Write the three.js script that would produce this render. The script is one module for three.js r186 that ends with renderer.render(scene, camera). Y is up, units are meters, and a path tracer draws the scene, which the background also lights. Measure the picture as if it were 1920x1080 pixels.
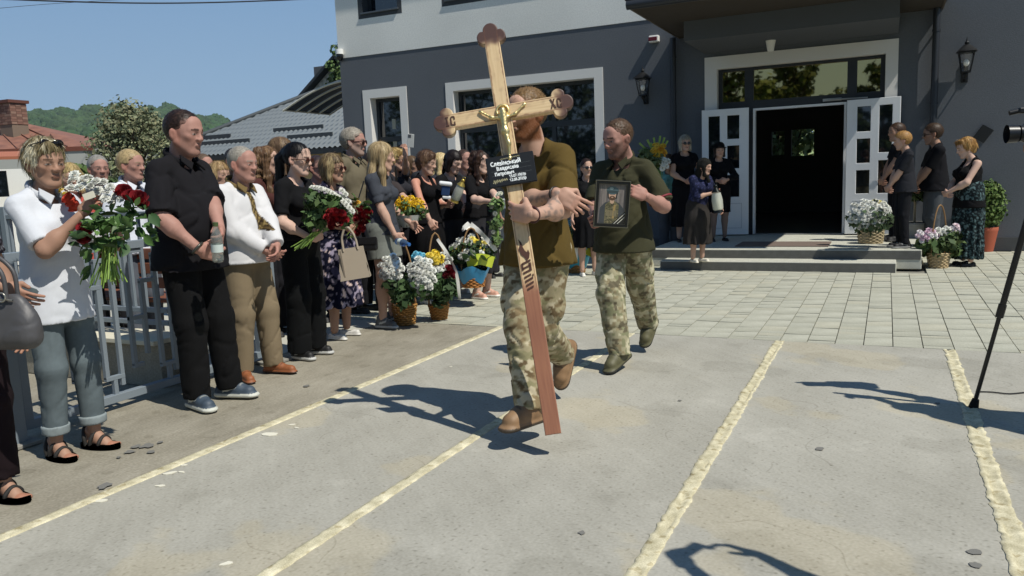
import * as THREE from 'three';
import { mergeGeometries, toCreasedNormals } from 'three/addons/utils/BufferGeometryUtils.js';
import { RoundedBoxGeometry } from 'three/addons/geometries/RoundedBoxGeometry.js';
import { ConvexGeometry } from 'three/addons/geometries/ConvexGeometry.js';

// ---------- camera, sky, sun, exposure ----------
const scene = new THREE.Scene();
const DEG = Math.PI / 180, V = (x, y, z) => new THREE.Vector3(x, y, z);
const camera = new THREE.PerspectiveCamera(40.5, 1920 / 1080, 0.05, 6000);
camera.position.set(0, 1.34, 0);
camera.rotation.set(-7.954 * DEG, 25.744 * DEG, -2.2715 * DEG, 'YXZ');
camera.updateMatrixWorld(true);
const FOC = 1463.64;

{ // clear summer sky: colour changes with elevation only
  const w = 64, h = 256, a = new Float32Array(w * h * 4);
  const stops = [[-90, .10, .10, .09], [-4, .20, .22, .22], [0, .36, .50, .62], [4, .30, .445, .61], [14, .205, .35, .56], [35, .09, .185, .36], [90, .048, .112, .245]];
  for (let j = 0; j < h; j++) {
    const e = ((j + .5) / h - .5) * 180; let k = 0; while (k < stops.length - 2 && e > stops[k + 1][0]) k++;
    const s = stops[k], t = stops[k + 1], u = Math.min(1, Math.max(0, (e - s[0]) / (t[0] - s[0])));
    for (let i = 0; i < w; i++) { const o = (j * w + i) * 4; for (let c = 0; c < 3; c++) a[o + c] = s[c + 1] + (t[c + 1] - s[c + 1]) * u; a[o + 3] = 1; }
  }
  const t = new THREE.DataTexture(a, w, h, THREE.RGBAFormat, THREE.FloatType);
  t.mapping = THREE.EquirectangularReflectionMapping; t.magFilter = t.minFilter = THREE.LinearFilter; t.colorSpace = THREE.LinearSRGBColorSpace; t.needsUpdate = true;
  scene.background = t; scene.environment = t; scene.backgroundIntensity = 1;
}
const AZ = 15 * DEG, EL = 55.6 * DEG;
const sun = new THREE.DirectionalLight(new THREE.Color().setRGB(1, .96, .865), 4.6);
sun.position.set(Math.cos(EL) * Math.cos(AZ) * 40 - 3, Math.sin(EL) * 40, Math.cos(EL) * Math.sin(AZ) * 40 - 8);
sun.target.position.set(-3, 0, -8); sun.castShadow = true; sun.shadow.mapSize.set(4096, 4096);
Object.assign(sun.shadow.camera, { left: -22, right: 22, top: 22, bottom: -22, near: 1, far: 90 });
scene.add(sun, sun.target);
const renderer = new THREE.WebGLRenderer({ antialias: true });
renderer.toneMapping = THREE.LinearToneMapping; renderer.toneMappingExposure = 1; renderer.shadowMap.enabled = true;
scene.fog = new THREE.FogExp2(new THREE.Color().setRGB(.45, .58, .72), .00012);

// ---------- helpers ----------
let seed = 7; const rnd = () => { seed = (seed * 1664525 + 1013904223) >>> 0; return seed / 4294967296; };
const rr = (a, b) => a + (b - a) * rnd();
// pixel of the 1920x1080 photograph -> a point in the place at a depth, on the ground, or on a wall
const dirPx = (px, py) => V((px - 960) / FOC, -(py - 540) / FOC, -1).applyEuler(camera.rotation);
const at = (px, py, D) => dirPx(px, py).multiplyScalar(D).add(camera.position);
const gp = (px, py, h = 0) => { const d = dirPx(px, py); return d.multiplyScalar((h - 1.34) / d.y).add(camera.position); };
const onZ = (px, py, z) => { const d = dirPx(px, py); return d.multiplyScalar(z / d.z).add(camera.position); };
const onX = (px, py, x) => { const d = dirPx(px, py); return d.multiplyScalar(x / d.x).add(camera.position); };
const pxOf = p => { const q = p.clone().sub(camera.position).applyMatrix4(new THREE.Matrix4().makeRotationFromEuler(camera.rotation).transpose()); return [960 + FOC * q.x / -q.z, 540 - FOC * q.y / -q.z, -q.z]; };

const taken = {};
const numbered = n => { const k = taken[n] = (taken[n] ?? -1) + 1; return k ? n + '_' + String(k).padStart(3, '0') : n; };
function tag(o, label, category, group) { o.userData.label = label; o.userData.category = category; if (group) o.userData.group = group; return o; }
function thing(name, label, category, pos, group) { const o = new THREE.Group(); o.name = numbered(name); scene.add(o); if (pos) o.position.copy(pos); return tag(o, label, category, group); }
function mesh(name, geo, mat, parent) { const m = new THREE.Mesh(Array.isArray(geo) ? (geo.length > 1 ? mergeGeometries(geo.map(g => clean(g))) : geo[0]) : geo, mat); m.name = parent ? name : numbered(name); m.castShadow = m.receiveShadow = true; (parent || scene).add(m); return m; }
function structure(name, geo, mat) { const m = mesh(name, geo, mat); m.userData.kind = 'structure'; return m; }
function structGroup(name) { const o = new THREE.Group(); o.name = numbered(name); o.userData.kind = 'structure'; scene.add(o); return o; }
function clean(g) { g = g.index ? g.toNonIndexed() : g; const r = new THREE.BufferGeometry(); for (const k of ['position', 'normal', 'uv', 'color']) if (g.attributes[k]) r.setAttribute(k, g.attributes[k]); if (!r.attributes.normal) r.computeVertexNormals(); return r; }
const box = (x0, x1, y0, y1, z0, z1) => boxUV(new THREE.BoxGeometry(x1 - x0, y1 - y0, z1 - z0).translate((x0 + x1) / 2, (y0 + y1) / 2, (z0 + z1) / 2));
const rbox = (x0, x1, y0, y1, z0, z1, r = .006, s = 2) => boxUV(new RoundedBoxGeometry(x1 - x0, y1 - y0, z1 - z0, s, r).translate((x0 + x1) / 2, (y0 + y1) / 2, (z0 + z1) / 2));
function boxUV(g) { // uv in metres from the dominant axis of each face
  const p = g.attributes.position, n = g.attributes.normal, uv = new Float32Array(p.count * 2);
  for (let i = 0; i < p.count; i++) { const ax = Math.abs(n.getX(i)), ay = Math.abs(n.getY(i)), az = Math.abs(n.getZ(i)); let u, v; if (ay >= ax && ay >= az) { u = p.getX(i); v = p.getZ(i); } else if (ax >= az) { u = p.getZ(i); v = p.getY(i); } else { u = p.getX(i); v = p.getY(i); } uv[i * 2] = u; uv[i * 2 + 1] = v; }
  g.setAttribute('uv', new THREE.BufferAttribute(uv, 2)); return g;
}
const tube = (pts, r, seg = 16, rad = 6, closed = false) => new THREE.TubeGeometry(new THREE.CatmullRomCurve3(pts, closed), seg, r, rad, closed);
function bar(a, b, r, rad = 8, r2 = r) { const d = b.clone().sub(a), L = d.length(), g = new THREE.CylinderGeometry(r2, r, L, rad); g.translate(0, L / 2, 0); g.applyQuaternion(new THREE.Quaternion().setFromUnitVectors(V(0, 1, 0), d.normalize())); g.translate(a.x, a.y, a.z); return g; }
function beam(a, b, w, h, up = V(0, 1, 0)) { // rectangular bar between two points
  const d = b.clone().sub(a), L = d.length(); d.normalize(); let u = V().crossVectors(up, d); if (u.lengthSq() < 1e-6) u = V(1, 0, 0); u.normalize(); const v = V().crossVectors(d, u);
  const g = new THREE.BoxGeometry(w, h, L); g.applyMatrix4(new THREE.Matrix4().makeBasis(u, v, d)); g.translate((a.x + b.x) / 2, (a.y + b.y) / 2, (a.z + b.z) / 2); return boxUV(g);
}
function frameShape(x0, x1, y0, y1, hx0, hx1, hy0, hy1, z, depth) { const s = new THREE.Shape([new THREE.Vector2(x0, y0), new THREE.Vector2(x1, y0), new THREE.Vector2(x1, y1), new THREE.Vector2(x0, y1)]); s.holes.push(new THREE.Path([new THREE.Vector2(hx0, hy0), new THREE.Vector2(hx0, hy1), new THREE.Vector2(hx1, hy1), new THREE.Vector2(hx1, hy0)])); return new THREE.ExtrudeGeometry(s, { depth, bevelEnabled: false }).translate(0, 0, z); }
const lin = (r, g, b) => new THREE.Color().setRGB(r, g, b);
const hex = h => new THREE.Color(h);
const std = (color, roughness = .85, o = {}) => new THREE.MeshStandardMaterial({ color, roughness, metalness: 0, ...o });

// gradient noise
const PERM = new Uint8Array(512); { const p = [...Array(256).keys()]; for (let i = 255; i > 0; i--) { const j = Math.floor(rnd() * (i + 1)); [p[i], p[j]] = [p[j], p[i]]; } for (let i = 0; i < 512; i++) PERM[i] = p[i & 255]; }
const fade = t => t * t * t * (t * (t * 6 - 15) + 10), mix = (a, b, t) => a + (b - a) * t, clamp = (x, a = 0, b = 1) => x < a ? a : x > b ? b : x, sstep = (a, b, x) => { x = clamp((x - a) / (b - a)); return x * x * (3 - 2 * x); };
const grad = (h, x, y, z) => { h &= 15; const u = h < 8 ? x : y, v = h < 4 ? y : (h === 12 || h === 14 ? x : z); return ((h & 1) ? -u : u) + ((h & 2) ? -v : v); };
function noise(x, y, z, per = 256, per2 = per) {
  const xf = Math.floor(x), yf = Math.floor(y), zf = Math.floor(z); const m = n => ((n % per) + per) % per & 255, m2 = n => ((n % per2) + per2) % per2 & 255;
  const X = m(xf), Y = m2(yf), Z = zf & 255, X1 = m(xf + 1), Y1 = m2(yf + 1), Z1 = (Z + 1) & 255; x -= xf; y -= yf; z -= zf; const u = fade(x), v = fade(y), w = fade(z);
  const a = PERM[X] + Y, a1 = PERM[X] + Y1, b = PERM[X1] + Y, b1 = PERM[X1] + Y1;
  return mix(mix(mix(grad(PERM[PERM[a & 511] + Z & 511], x, y, z), grad(PERM[PERM[b & 511] + Z & 511], x - 1, y, z), u), mix(grad(PERM[PERM[a1 & 511] + Z & 511], x, y - 1, z), grad(PERM[PERM[b1 & 511] + Z & 511], x - 1, y - 1, z), u), v),
    mix(mix(grad(PERM[PERM[a & 511] + Z1 & 511], x, y, z - 1), grad(PERM[PERM[b & 511] + Z1 & 511], x - 1, y, z - 1), u), mix(grad(PERM[PERM[a1 & 511] + Z1 & 511], x, y - 1, z - 1), grad(PERM[PERM[b1 & 511] + Z1 & 511], x - 1, y - 1, z - 1), u), v), w);
}
const fbm = (x, y, z, o = 4) => { let s = 0, a = .5; for (let i = 0; i < o; i++) { s += a * noise(x, y, z); x *= 2.03; y *= 2.03; z *= 2.03; a *= .5; } return s; };
function tex(w, h, fn, metres, srgb = true) { // tileable data texture, fn(u,v) in 0..1 -> [r,g,b] 0..255 or a number
  const a = new Uint8Array(w * h * 4);
  for (let j = 0; j < h; j++) for (let i = 0; i < w; i++) { const c = fn((i + .5) / w, (j + .5) / h, i, j), o = (j * w + i) * 4; if (typeof c === 'number') a[o] = a[o + 1] = a[o + 2] = clamp(c, 0, 255); else { a[o] = clamp(c[0], 0, 255); a[o + 1] = clamp(c[1], 0, 255); a[o + 2] = clamp(c[2], 0, 255); } a[o + 3] = 255; }
  const t = new THREE.DataTexture(a, w, h); t.wrapS = t.wrapT = THREE.RepeatWrapping; t.magFilter = THREE.LinearFilter; t.minFilter = THREE.LinearMipmapLinearFilter; t.generateMipmaps = true; if (srgb) t.colorSpace = THREE.SRGBColorSpace; if (metres) t.repeat.set(1 / (metres[0] ?? metres), 1 / (metres[1] ?? metres)); t.needsUpdate = true; return t;
}
const pn = (u, v, f, z = 0, fy = f) => noise(u * f, v * fy, z, Math.max(f, fy)); // periodic only when f = fy; close enough otherwise
const pf = (u, v, f, z, o = 4) => { let s = 0, a = .55, k = f; for (let i = 0; i < o; i++) { s += a * noise(u * k, v * k, z + i * 7.3, k); k *= 2; a *= .5; } return s; };
// ---------- ground ----------
const slabTex = tex(1024, 1024, (u, v) => {
  const blotch = pf(u, v, 3, 1.7, 5), fine = pn(u, v, 250, 3.1), grit = Math.max(0, pn(u, v, 180, 8.8) - .35), sm = noise((u + v) * 5, (v - u) * 44, 5.2, 5, 44) + .6 * noise((u + v) * 9, (v - u) * 110, 9.1, 9, 110), sm2 = noise(u * 26, v * 5, 3.3, 26, 5), f = pf(u, v, 4, 22.5, 5), beige = sstep(.13, .2, f) * .7 + sstep(.05, .3, f) * .4, dark = sstep(.16, .3, pf(u, v, 5, 41, 5)), pale = sstep(.3, .42, pf(u, v, 6, 57, 5)), cr = Math.abs(noise(u * 3 + .4 * noise(u * 9, v * 9, 4, 9), v * 3, 71.5, 3)), hair = cr < .006 && noise(u * 7, v * 7, 33, 7) > .1 ? 26 : 0;
  const b = 159 + blotch * 20 + fine * 10 + sm * 4 + sm2 * 5 - dark * 9 + pale * 8 - grit * 70 - hair * .5; return [b + 4 + beige * 6, b + 1 + beige * 3, b - 10 - beige * 3];
}, 3.1);
const slabBump = tex(512, 512, (u, v) => 128 + pn(u, v, 120, 3) * 55 + pf(u, v, 12, 8, 3) * 60 + pn(u, v, 60, 5, 8) * 30, 1.3, false);
const oldTex = tex(1024, 1024, (u, v) => {
  const blotch = pf(u, v, 3, 61.7, 5), fine = pn(u, v, 200, 13.1), streak = noise(u * 26 + 1.2 * noise(u * 6, v * 6, 2, 6), v * 9, 5.5, 26) + .7 * noise(u * 70, v * 20, 7.5, 70), spots = sstep(.38, .5, pn(u, v, 22, 77)) * 20;
  const b = 136 + blotch * 26 + fine * 16 + streak * 9 - spots * .5; return [b + 8, b + 2, b - 13];
}, 2.6);
const mortarTex = tex(512, 512, (u, v) => { const b = 196 + pf(u, v, 10, 4, 4) * 60 + pn(u, v, 120, 3) * 22; const d = sstep(.16, .34, pf(u, v, 14, 19, 3)) * 34; return [b - d * .8, b - 8 - d * .9, b - 38 - d]; }, .7);
const slabMat = std(0xffffff, .93, { map: slabTex, bumpMap: slabBump, bumpScale: .0015 });
const oldMat = std(0xffffff, .95, { map: oldTex, bumpMap: slabBump, bumpScale: .002 });
const mortarMat = std(0xffffff, .97, { map: mortarTex, bumpMap: slabBump, bumpScale: .0015 });
{ // earth sheet to the horizon
  const g = new THREE.PlaneGeometry(5000, 5000, 40, 40).rotateX(-Math.PI / 2).translate(0, -.12, 0);
  const t = tex(256, 256, (u, v) => { const b = pf(u, v, 6, 3, 4) * 50; return [92 + b, 98 + b, 66 + b * .7]; }, .02);
  structure('ground', g, std(0xffffff, 1, { map: t }));
}
const JX = [-3.16, -1.93, -.73, .435, 1.62], ZE = -6.3;
const apron = structGroup('concrete_apron');
for (let i = 0; i < JX.length; i++) { const x0 = JX[i] + .03, x1 = (JX[i + 1] ?? 3.6) - .03; const g = box(x0, x1, -.1, 0, ZE, 4); const u = g.attributes.uv; for (let k = 0; k < u.count; k++) u.setXY(k, u.getX(k) + i * 1.37, u.getY(k) + i * .61); mesh('slab', g, slabMat, apron); }
mesh('bedding', box(-3.3, 3.7, -.11, -.012, ZE, 4), mortarMat, apron);
{ const g = box(-4.42, JX[0] - .03, -.1, -.004, ZE, 4); mesh('slab', g, oldMat, apron).userData.label = 'browner old concrete strip with streaks'; mesh('slab', box(-7.2, -4.425, -.1, -.007, ZE, 4), oldMat, apron); }
function ribbon(x, z0, z1, w, jag, y, cracks) { // uneven mortar strip that fills a joint
  const P = [], UV = [], I = [], n = Math.round((z0 - z1) / .025); let k = 0;
  for (let i = 0; i <= n; i++) {
    const z = z0 + (z1 - z0) * i / n, e = j => (noise(z * 4, j, x) * .4 + noise(z * 19, j, x) * .5 + noise(z * 47, j, x) * .7) * jag, l = -w / 2 + e(1.5), r = w / 2 + e(9.5), c = (noise(z * 3, 4.4, x) * .03);
    const row = [[l, y - .012], [l + .002, y], [l * .5, y], [c, y], [r * .5, y], [r - .002, y], [r, y - .012]];
    if (cracks) row[3][1] -= .012 * sstep(.0, .2, noise(z * 9, 1.1, x) + .12);
    for (const [dx, yy] of row) { P.push(x + dx, yy, z); UV.push(x + dx, z); }
    if (i) for (let q = 0; q < 6; q++) { const a = (i - 1) * 7 + q, b = a + 7; I.push(a, a + 1, b, a + 1, b + 1, b); }
  }
  const g = new THREE.BufferGeometry(); g.setAttribute('position', new THREE.Float32BufferAttribute(P, 3)); g.setAttribute('uv', new THREE.Float32BufferAttribute(UV, 2)); g.setIndex(I); g.computeVertexNormals(); return g;
}
JX.slice(0, 4).forEach((x, i) => mesh('joint_strip', ribbon(x, .5, ZE + .005, [.07, .064, .072, .08][i], [.004, .008, .012, .016][i], .004, i > 1), mortarMat, apron));
{ // loose light chips and old oil spots beside the joints
  for (const [px, py, s] of [[318, 888, .05], [340, 886, .03], [300, 912, .035], [345, 873, .03], [505, 815, .09], [548, 797, .03], [556, 803, .025], [425, 1058, .04], [190, 940, .05], [845, 688, .02]]) { const p = gp(px, py), sh = new THREE.Shape([...Array(9)].map((_, k) => { const a = k / 9 * 6.283, r = s * rr(.35, .6); return new THREE.Vector2(Math.cos(a) * r * 1.3, Math.sin(a) * r * .6); })); mesh('plaster_chip', new THREE.ExtrudeGeometry(sh, { depth: .004, bevelEnabled: false }).rotateX(-Math.PI / 2).rotateY(rr(0, 1)).translate(p.x, .001, p.z), std(hex('#d9d5c4'), .95), apron); }
  for (const [px, py, s] of [[195, 912, .045], [255, 838, .035], [243, 848, .035], [277, 836, .05], [300, 830, .025], [283, 848, .03], [222, 858, .02], [1090, 1000, .02], [575, 724, .03], [1826, 1035, .03], [1830, 1060, .025], [1758, 757, .02], [1537, 843, .03], [1275, 752, .02]]) { const p = gp(px, py), sh = new THREE.Shape([...Array(11)].map((_, k) => { const a = k / 11 * 6.283, r = s * rr(.5, 1.05); return new THREE.Vector2(Math.cos(a) * r * .9, Math.sin(a) * r); })); mesh('oil_spot', new THREE.ShapeGeometry(sh).rotateX(-Math.PI / 2).translate(p.x, .004, p.z), std(lin(.17, .165, .15), .9), apron); }
}
// pavers in front of the building: columns along z with uneven lengths
const paverTex = tex(512, 512, (u, v) => { const b = 172 + pf(u, v, 5, 4, 4) * 26 + pn(u, v, 140, 3) * 14; return [b + 1, b, b - 16]; }, 1.9);
const pavement = structGroup('paved_forecourt');
mesh('bedding', box(-10.6, 9, -.11, -.03, -13.6, ZE), std(lin(.2, .19, .16), 1), pavement);
{
  const mats = [[1, 1, 1], [.96, .965, .97], [1.03, 1.01, .98], [.92, .92, .91]].map(c => std(lin(...c.map(x => Math.min(1, x * .93))), .9, { map: paverTex, bumpMap: slabBump, bumpScale: .003 }));
  const all = []; const W = .2;
  for (let i = -36; i < 44; i++) { const x0 = -.73 + i * W; let z = ZE - .004 - (rnd() < .5 ? 0 : .1); if (z < ZE - .01) all.push([x0, ZE - .004, .095]); while (z > -13.4) { const L = [.2, .3, .3, .1, .2][Math.floor(rnd() * 5)]; all.push([x0, z, L]); z -= L; } }
  const vis = all.filter(([x, z, L]) => { if (x > -2.85 && x < .45 && z < -10.7 && z > -13.5) return false; return true; }).map(a => { const q = pxOf(V(a[0] + .1, 0, a[1] - a[2] / 2)); const inside = q[2] > 0 && q[0] > 0 && q[0] < 1930 && q[1] < 1080; return { a, s: inside && q[0] > 900 ? 1 / (q[2] * q[2]) * a[2] : -1 / q[2] }; }).sort((p, q) => q.s - p.s);
  const geoCache = {}; const rest = [[], [], [], []];
  vis.forEach(({ a: [x, z, L] }, k) => {
    const key = L.toFixed(3); geoCache[key] ??= [0, 1, 2].map(v => { const g = new THREE.BoxGeometry(W - .007, .05, L - .007, 1, 1, 1), p = g.attributes.position; for (let i = 0; i < p.count; i++) if (p.getY(i) > 0) { const e = Math.sin(v * 5 + p.getX(i) * 40 + p.getZ(i) * 23); p.setY(i, p.getY(i) + e * .0018); } g.translate(W / 2, -.025, -L / 2); return boxUV(g); });
    const mi = rnd() < .62 ? 0 : rnd() < .5 ? 1 : rnd() < .6 ? 2 : 3, dy = rr(-.003, .002), g0 = geoCache[key][k % 3];
    if (k < 300) { const m = mesh('paver', g0, mats[mi], pavement); m.position.set(x, dy, z); } else rest[mi].push(g0.clone().translate(x, dy, z));
  });
  const far = []; rest.forEach((r, i) => { if (r.length) { const m = mesh('far_pavers', r, mats[i], pavement); m.userData.kind = 'stuff'; } });
}
// ---------- municipal building ----------
const WZ = -13.53;
const stucco = (c, rough = .92) => std(c, rough, { bumpMap: tex(512, 512, (u, v) => 128 + pn(u, v, 150, 3) * 90 + pn(u, v, 60, 5) * 50, .9, false), bumpScale: .003 });
const facadeTex = c => tex(512, 512, (u, v) => { const b = 1 + pf(u, v, 3, c[0], 4) * .07 + pn(u, v, 170, 3) * .05; return c.map(x => x * b); }, 4);
const darkWall = stucco(0xffffff); darkWall.map = facadeTex([91, 95, 101]);
const lightWall = stucco(0xffffff); lightWall.map = facadeTex([222, 222, 217]);
const whiteTrim = std(hex('#d8d6d2'), .75), darkFrame = std(hex('#23282d'), .5), pvc = std(hex('#e6e8ea'), .32), plinthMat = stucco(hex('#4c4e4f'));
const glassDark = new THREE.MeshPhysicalMaterial({ color: lin(.006, .008, .011), roughness: .03, ior: 1.9, specularIntensity: 1 });
const bronzeGlass = new THREE.MeshPhysicalMaterial({ color: lin(.42, .32, .14), roughness: .02, metalness: 1 });
const bld = thing('town_hall', 'two storey building with dark grey ground floor and pale upper floor', 'building');
function holed(x0, x1, y0, y1, holes, z, depth) { const v2 = (x, y) => new THREE.Vector2(x, y); const s = new THREE.Shape([v2(x0, y0), v2(x1, y0), v2(x1, y1), v2(x0, y1)]); for (const [a, b, c, d] of holes) s.holes.push(new THREE.Path([v2(a, c), v2(a, d), v2(b, d), v2(b, c)])); return new THREE.ExtrudeGeometry(s, { depth, bevelEnabled: false }).translate(0, 0, z); }
const X0 = -10.27, X1 = 9;
const SW = [-9.57, -8.85, .95, 3.08], LW = [-7.62, -4.74, .95, 3.065], DO = [-2.59, -.06, .02, 3.005];
mesh('ground_floor_wall', [holed(X0, X1, 0, 3.935, [SW, LW, DO], WZ - .34, .34)], darkWall, bld);
const UW = [[-9.62, -8.78, 4.75, 6.4], [-7.67, -4.8, 4.75, 6.4]];
mesh('upper_floor_wall', [holed(X0 - .012, X1, 3.935, 7.6, UW, WZ - .34, .352)], lightWall, bld).userData.label = 'pale grey rendered upper floor';
mesh('side_wall', box(X0, X0 + .3, 0, 7.6, -24, WZ - .341), darkWall, bld);
mesh('plinth', [box(X0 - .01, -2.9, 0, .2, WZ, WZ + .025), box(.4, X1, 0, .2, WZ, WZ + .025)], plinthMat, bld);
mesh('roof_slab', box(X0, X1, 7.6, 7.8, -24, WZ + .5), darkFrame, bld);
mesh('rear_wall', box(1.6, X1, 0, 7.6, -24.3, -24), darkWall, bld); mesh('rear_wall', box(X0, -4.2, 0, 7.6, -24.3, -24), darkWall, bld); mesh('rear_wall', box(-4.2, 1.6, 3.4, 7.6, -24.3, -24), darkWall, bld);
function windowIn([x0, x1, y0, y1], surround, mull, trans, name, dark) {
  const w = new THREE.Group(); w.name = 'window'; bld.add(w);
  if (surround) mesh('surround', frameShape(x0 - surround, x1 + surround, y0 - surround, y1 + surround, x0, x1, y0, y1, WZ - .01, .024), dark ? std(hex('#3b3f43'), .85) : whiteTrim, w);
  const d = .2; // painted reveals
  mesh('reveal', [box(x0 - .01, x0 + .004, y0, y1, WZ - d, WZ + .01), box(x1 - .004, x1 + .01, y0, y1, WZ - d, WZ + .01), box(x0, x1, y1 - .004, y1 + .01, WZ - d, WZ + .01)], dark ? std(hex('#3b3f43'), .85) : whiteTrim, w);
  mesh('sill', rbox(x0 - .03, x1 + .03, y0 - .02, y0 + .012, WZ - d, WZ + .05), dark ? std(hex('#5b6064'), .4, { metalness: .5 }) : whiteTrim, w);
  const z = WZ - d - .06, f = .07; mesh('frame', frameShape(x0, x1, y0, y1, x0 + f, x1 - f, y0 + f, y1 - f, z, .07), darkFrame, w);
  const xs = [x0 + f, ...mull.flatMap(m => [m - .04, m + .04]), x1 - f], ys = trans ? [y0 + f, trans - .05, trans + .05, y1 - f] : [y0 + f, y1 - f];
  for (const m of mull) mesh('mullion', box(m - .04, m + .04, y0 + f, y1 - f, z + .006, z + .064), darkFrame, w);
  if (trans) mesh('transom_bar', box(x0 + f, x1 - f, trans - .05, trans + .05, z + .003, z + .067), darkFrame, w);
  for (let i = 0; i < xs.length; i += 2) for (let j = 0; j < ys.length; j += 2) mesh('pane', box(xs[i] - .01, xs[i + 1] + .01, ys[j] - .01, ys[j + 1] + .01, z + .02, z + .035), glassDark, w);
  return w;
}
const swin = windowIn(SW, .17, [], 2.25); for (const y of [2.45, 2.08, 1.75]) mesh('notice_sheet', box(-9.22, -9.13, y, y + .2, WZ - .224, WZ - .22), std(hex('#9a9a8d'), .9), swin);
windowIn(LW, .165, [-6.75, -5.62], 2.32);
for (const u of UW) windowIn(u, .1, u[1] - u[0] > 1 ? [-6.25] : [], null, '', true);
// portal with transom lights
{
  const p = new THREE.Group(); p.name = 'portal'; bld.add(p);
  const [x0, x1, y0, y1] = DO;
  mesh('surround', holed(x0 - .2, x1 + .17, .245, y1 + .2, [[x0, x1, .2, y1]].map(h => [h[0], h[1], .2460, h[3]]), WZ - .012, .04), whiteTrim, p);
  mesh('reveal', [box(x0 - .01, x0 + .004, .25, y1, WZ - .2, WZ + .02), box(x1 - .004, x1 + .01, .25, y1, WZ - .2, WZ + .02), box(x0, x1, y1 - .004, y1 + .01, WZ - .2, WZ + .02)], whiteTrim, p);
  const z = WZ - .18; mesh('transom_bar', [box(x0, x1, 2.33, 2.46, z, z + .09), box(x0, x1, y1 - .05, y1 - .004, z, z + .09)], darkFrame, p);
  for (const m of [-2.09, -.53]) mesh('mullion', box(m - .07, m + .07, .25, y1 - .05, z + .004, z + .086), darkFrame, p);
  for (const [a, b] of [[x0 + .004, x0 + .07], [x1 - .07, x1 - .004]]) mesh('frame_edge', box(a, b, .25, y1 - .05, z + .002, z + .088), darkFrame, p);
  for (const [a, b] of [[x0 + .07, -2.16], [-2.02, -.6], [-.46, x1 - .07]]) mesh('transom_pane', box(a, b, 2.46, y1 - .05, z + .03, z + .045), bronzeGlass, p);
  mesh('side_light', box(x0 + .07, -2.16, .25, 2.33, z + .03, z + .045), glassDark, p); mesh('side_light', box(-.46, x1 - .07, .25, 2.33, z + .03, z + .045), glassDark, p);
  mesh('door_casing', [box(-2.02, -1.985, .25, 2.33, z + .01, z + .12), box(-.635, -.6, .25, 2.33, z + .01, z + .12), box(-1.985, -.635, 2.295, 2.33, z + .01, z + .12)], pvc, p);
  mesh('threshold', box(-2.02, -.6, .245, .268, z, z + .14), std(hex('#9b9c9a'), .4, { metalness: .6 }), p);
  mesh('door_closer', [box(-.95, -.68, 2.36, 2.4, z + .09, z + .14), bar(V(-.9, 2.38, z + .13), V(-.3, 2.36, z + .3), .012)], std(hex('#a9abab'), .4, { metalness: .5 }), p);
}
function doorLeaf(hx, dir, ang) { // leaf opened outwards against the wall, local x from the hinge
  const d = new THREE.Group(); d.name = 'door'; bld.add(d); d.position.set(hx, .275, WZ + .07); d.rotation.y = ang; const W = .74, H = 2.06, s = dir;
  const X = (a, b) => s > 0 ? [a, b] : [-b, -a];
  const cols = [[.1, .29, [[.62, 1.13], [1.24, 1.96]]], [.4, .6, [[.62, .99], [1.09, 1.47], [1.57, 1.96]]]];  // from the free edge side
  const v2 = (x, y) => new THREE.Vector2(x, y), sh = new THREE.Shape([v2(X(0, W)[0], 0), v2(X(0, W)[1], 0), v2(X(0, W)[1], H), v2(X(0, W)[0], H)]);
  const holes = []; for (const [a, b, ys] of cols) for (const [c, e] of ys) holes.push([W - b, W - a, c, e]); // measured from the free edge
  for (const [a, b, c, e] of holes) { const [p, q] = X(a, b); sh.holes.push(new THREE.Path([v2(p, c), v2(p, e), v2(q, e), v2(q, c)])); }
  mesh('leaf', new THREE.ExtrudeGeometry(sh, { depth: .05, bevelEnabled: true, bevelSize: .004, bevelThickness: .004, bevelSegments: 1 }), pvc, d);
  for (const [a, b, c, e] of holes) { const [p, q] = X(a, b); mesh('pane', box(p - .005, q + .005, c - .005, e + .005, .012, .03), glassDark, d); }
  const [p, q] = X(.1, W - .1); mesh('lower_panel', frameShape(p, q, .1, .52, p + .012, q - .012, .112, .508, .052, .008), std(hex('#c9ccd0'), .4), d);
  const [hx0, hx1] = X(W - .07, W - .045); mesh('handle', [rbox(hx0, hx1, .95, 1.18, .05, .062), bar(V((hx0 + hx1) / 2, 1.1, .06), V((hx0 + hx1) / 2, 1.1, .1), .008), bar(V((hx0 + hx1) / 2, 1.1, .1), V((hx0 + hx1) / 2 - s * .1, 1.1, .1), .009)], std(hex('#8c8f91'), .3, { metalness: .7 }), d);
}
doorLeaf(-2.07, -1, 6 * DEG); doorLeaf(-.58, 1, -4 * DEG);
// entrance hall behind the doors
{
  const h = new THREE.Group(); h.name = 'entrance_hall'; bld.add(h); const m = std(hex('#5d5a52'), .9), zb = -20.5;
  mesh('hall_floor', box(-4, 1.4, .1, .24, zb, WZ - .05), std(hex('#6b675d'), .35), h);
  mesh('hall_wall', box(-4.1, -4, .1, 3.3, zb, WZ - .34), m, h); mesh('hall_wall', box(1.4, 1.5, .1, 3.3, zb, WZ - .34), m, h);
  mesh('hall_ceiling', box(-4.1, 1.5, 3.3, 3.4, zb, WZ - .34), m, h);
  mesh('hall_wall', [holed(-4.1, 1.5, .1, 3.4, [[-2.6, -2.3, 1.66, 2.24], [-2.14, -1.62, 1.62, 2.26]], zb - .2, .2)], m, h);
}
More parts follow.
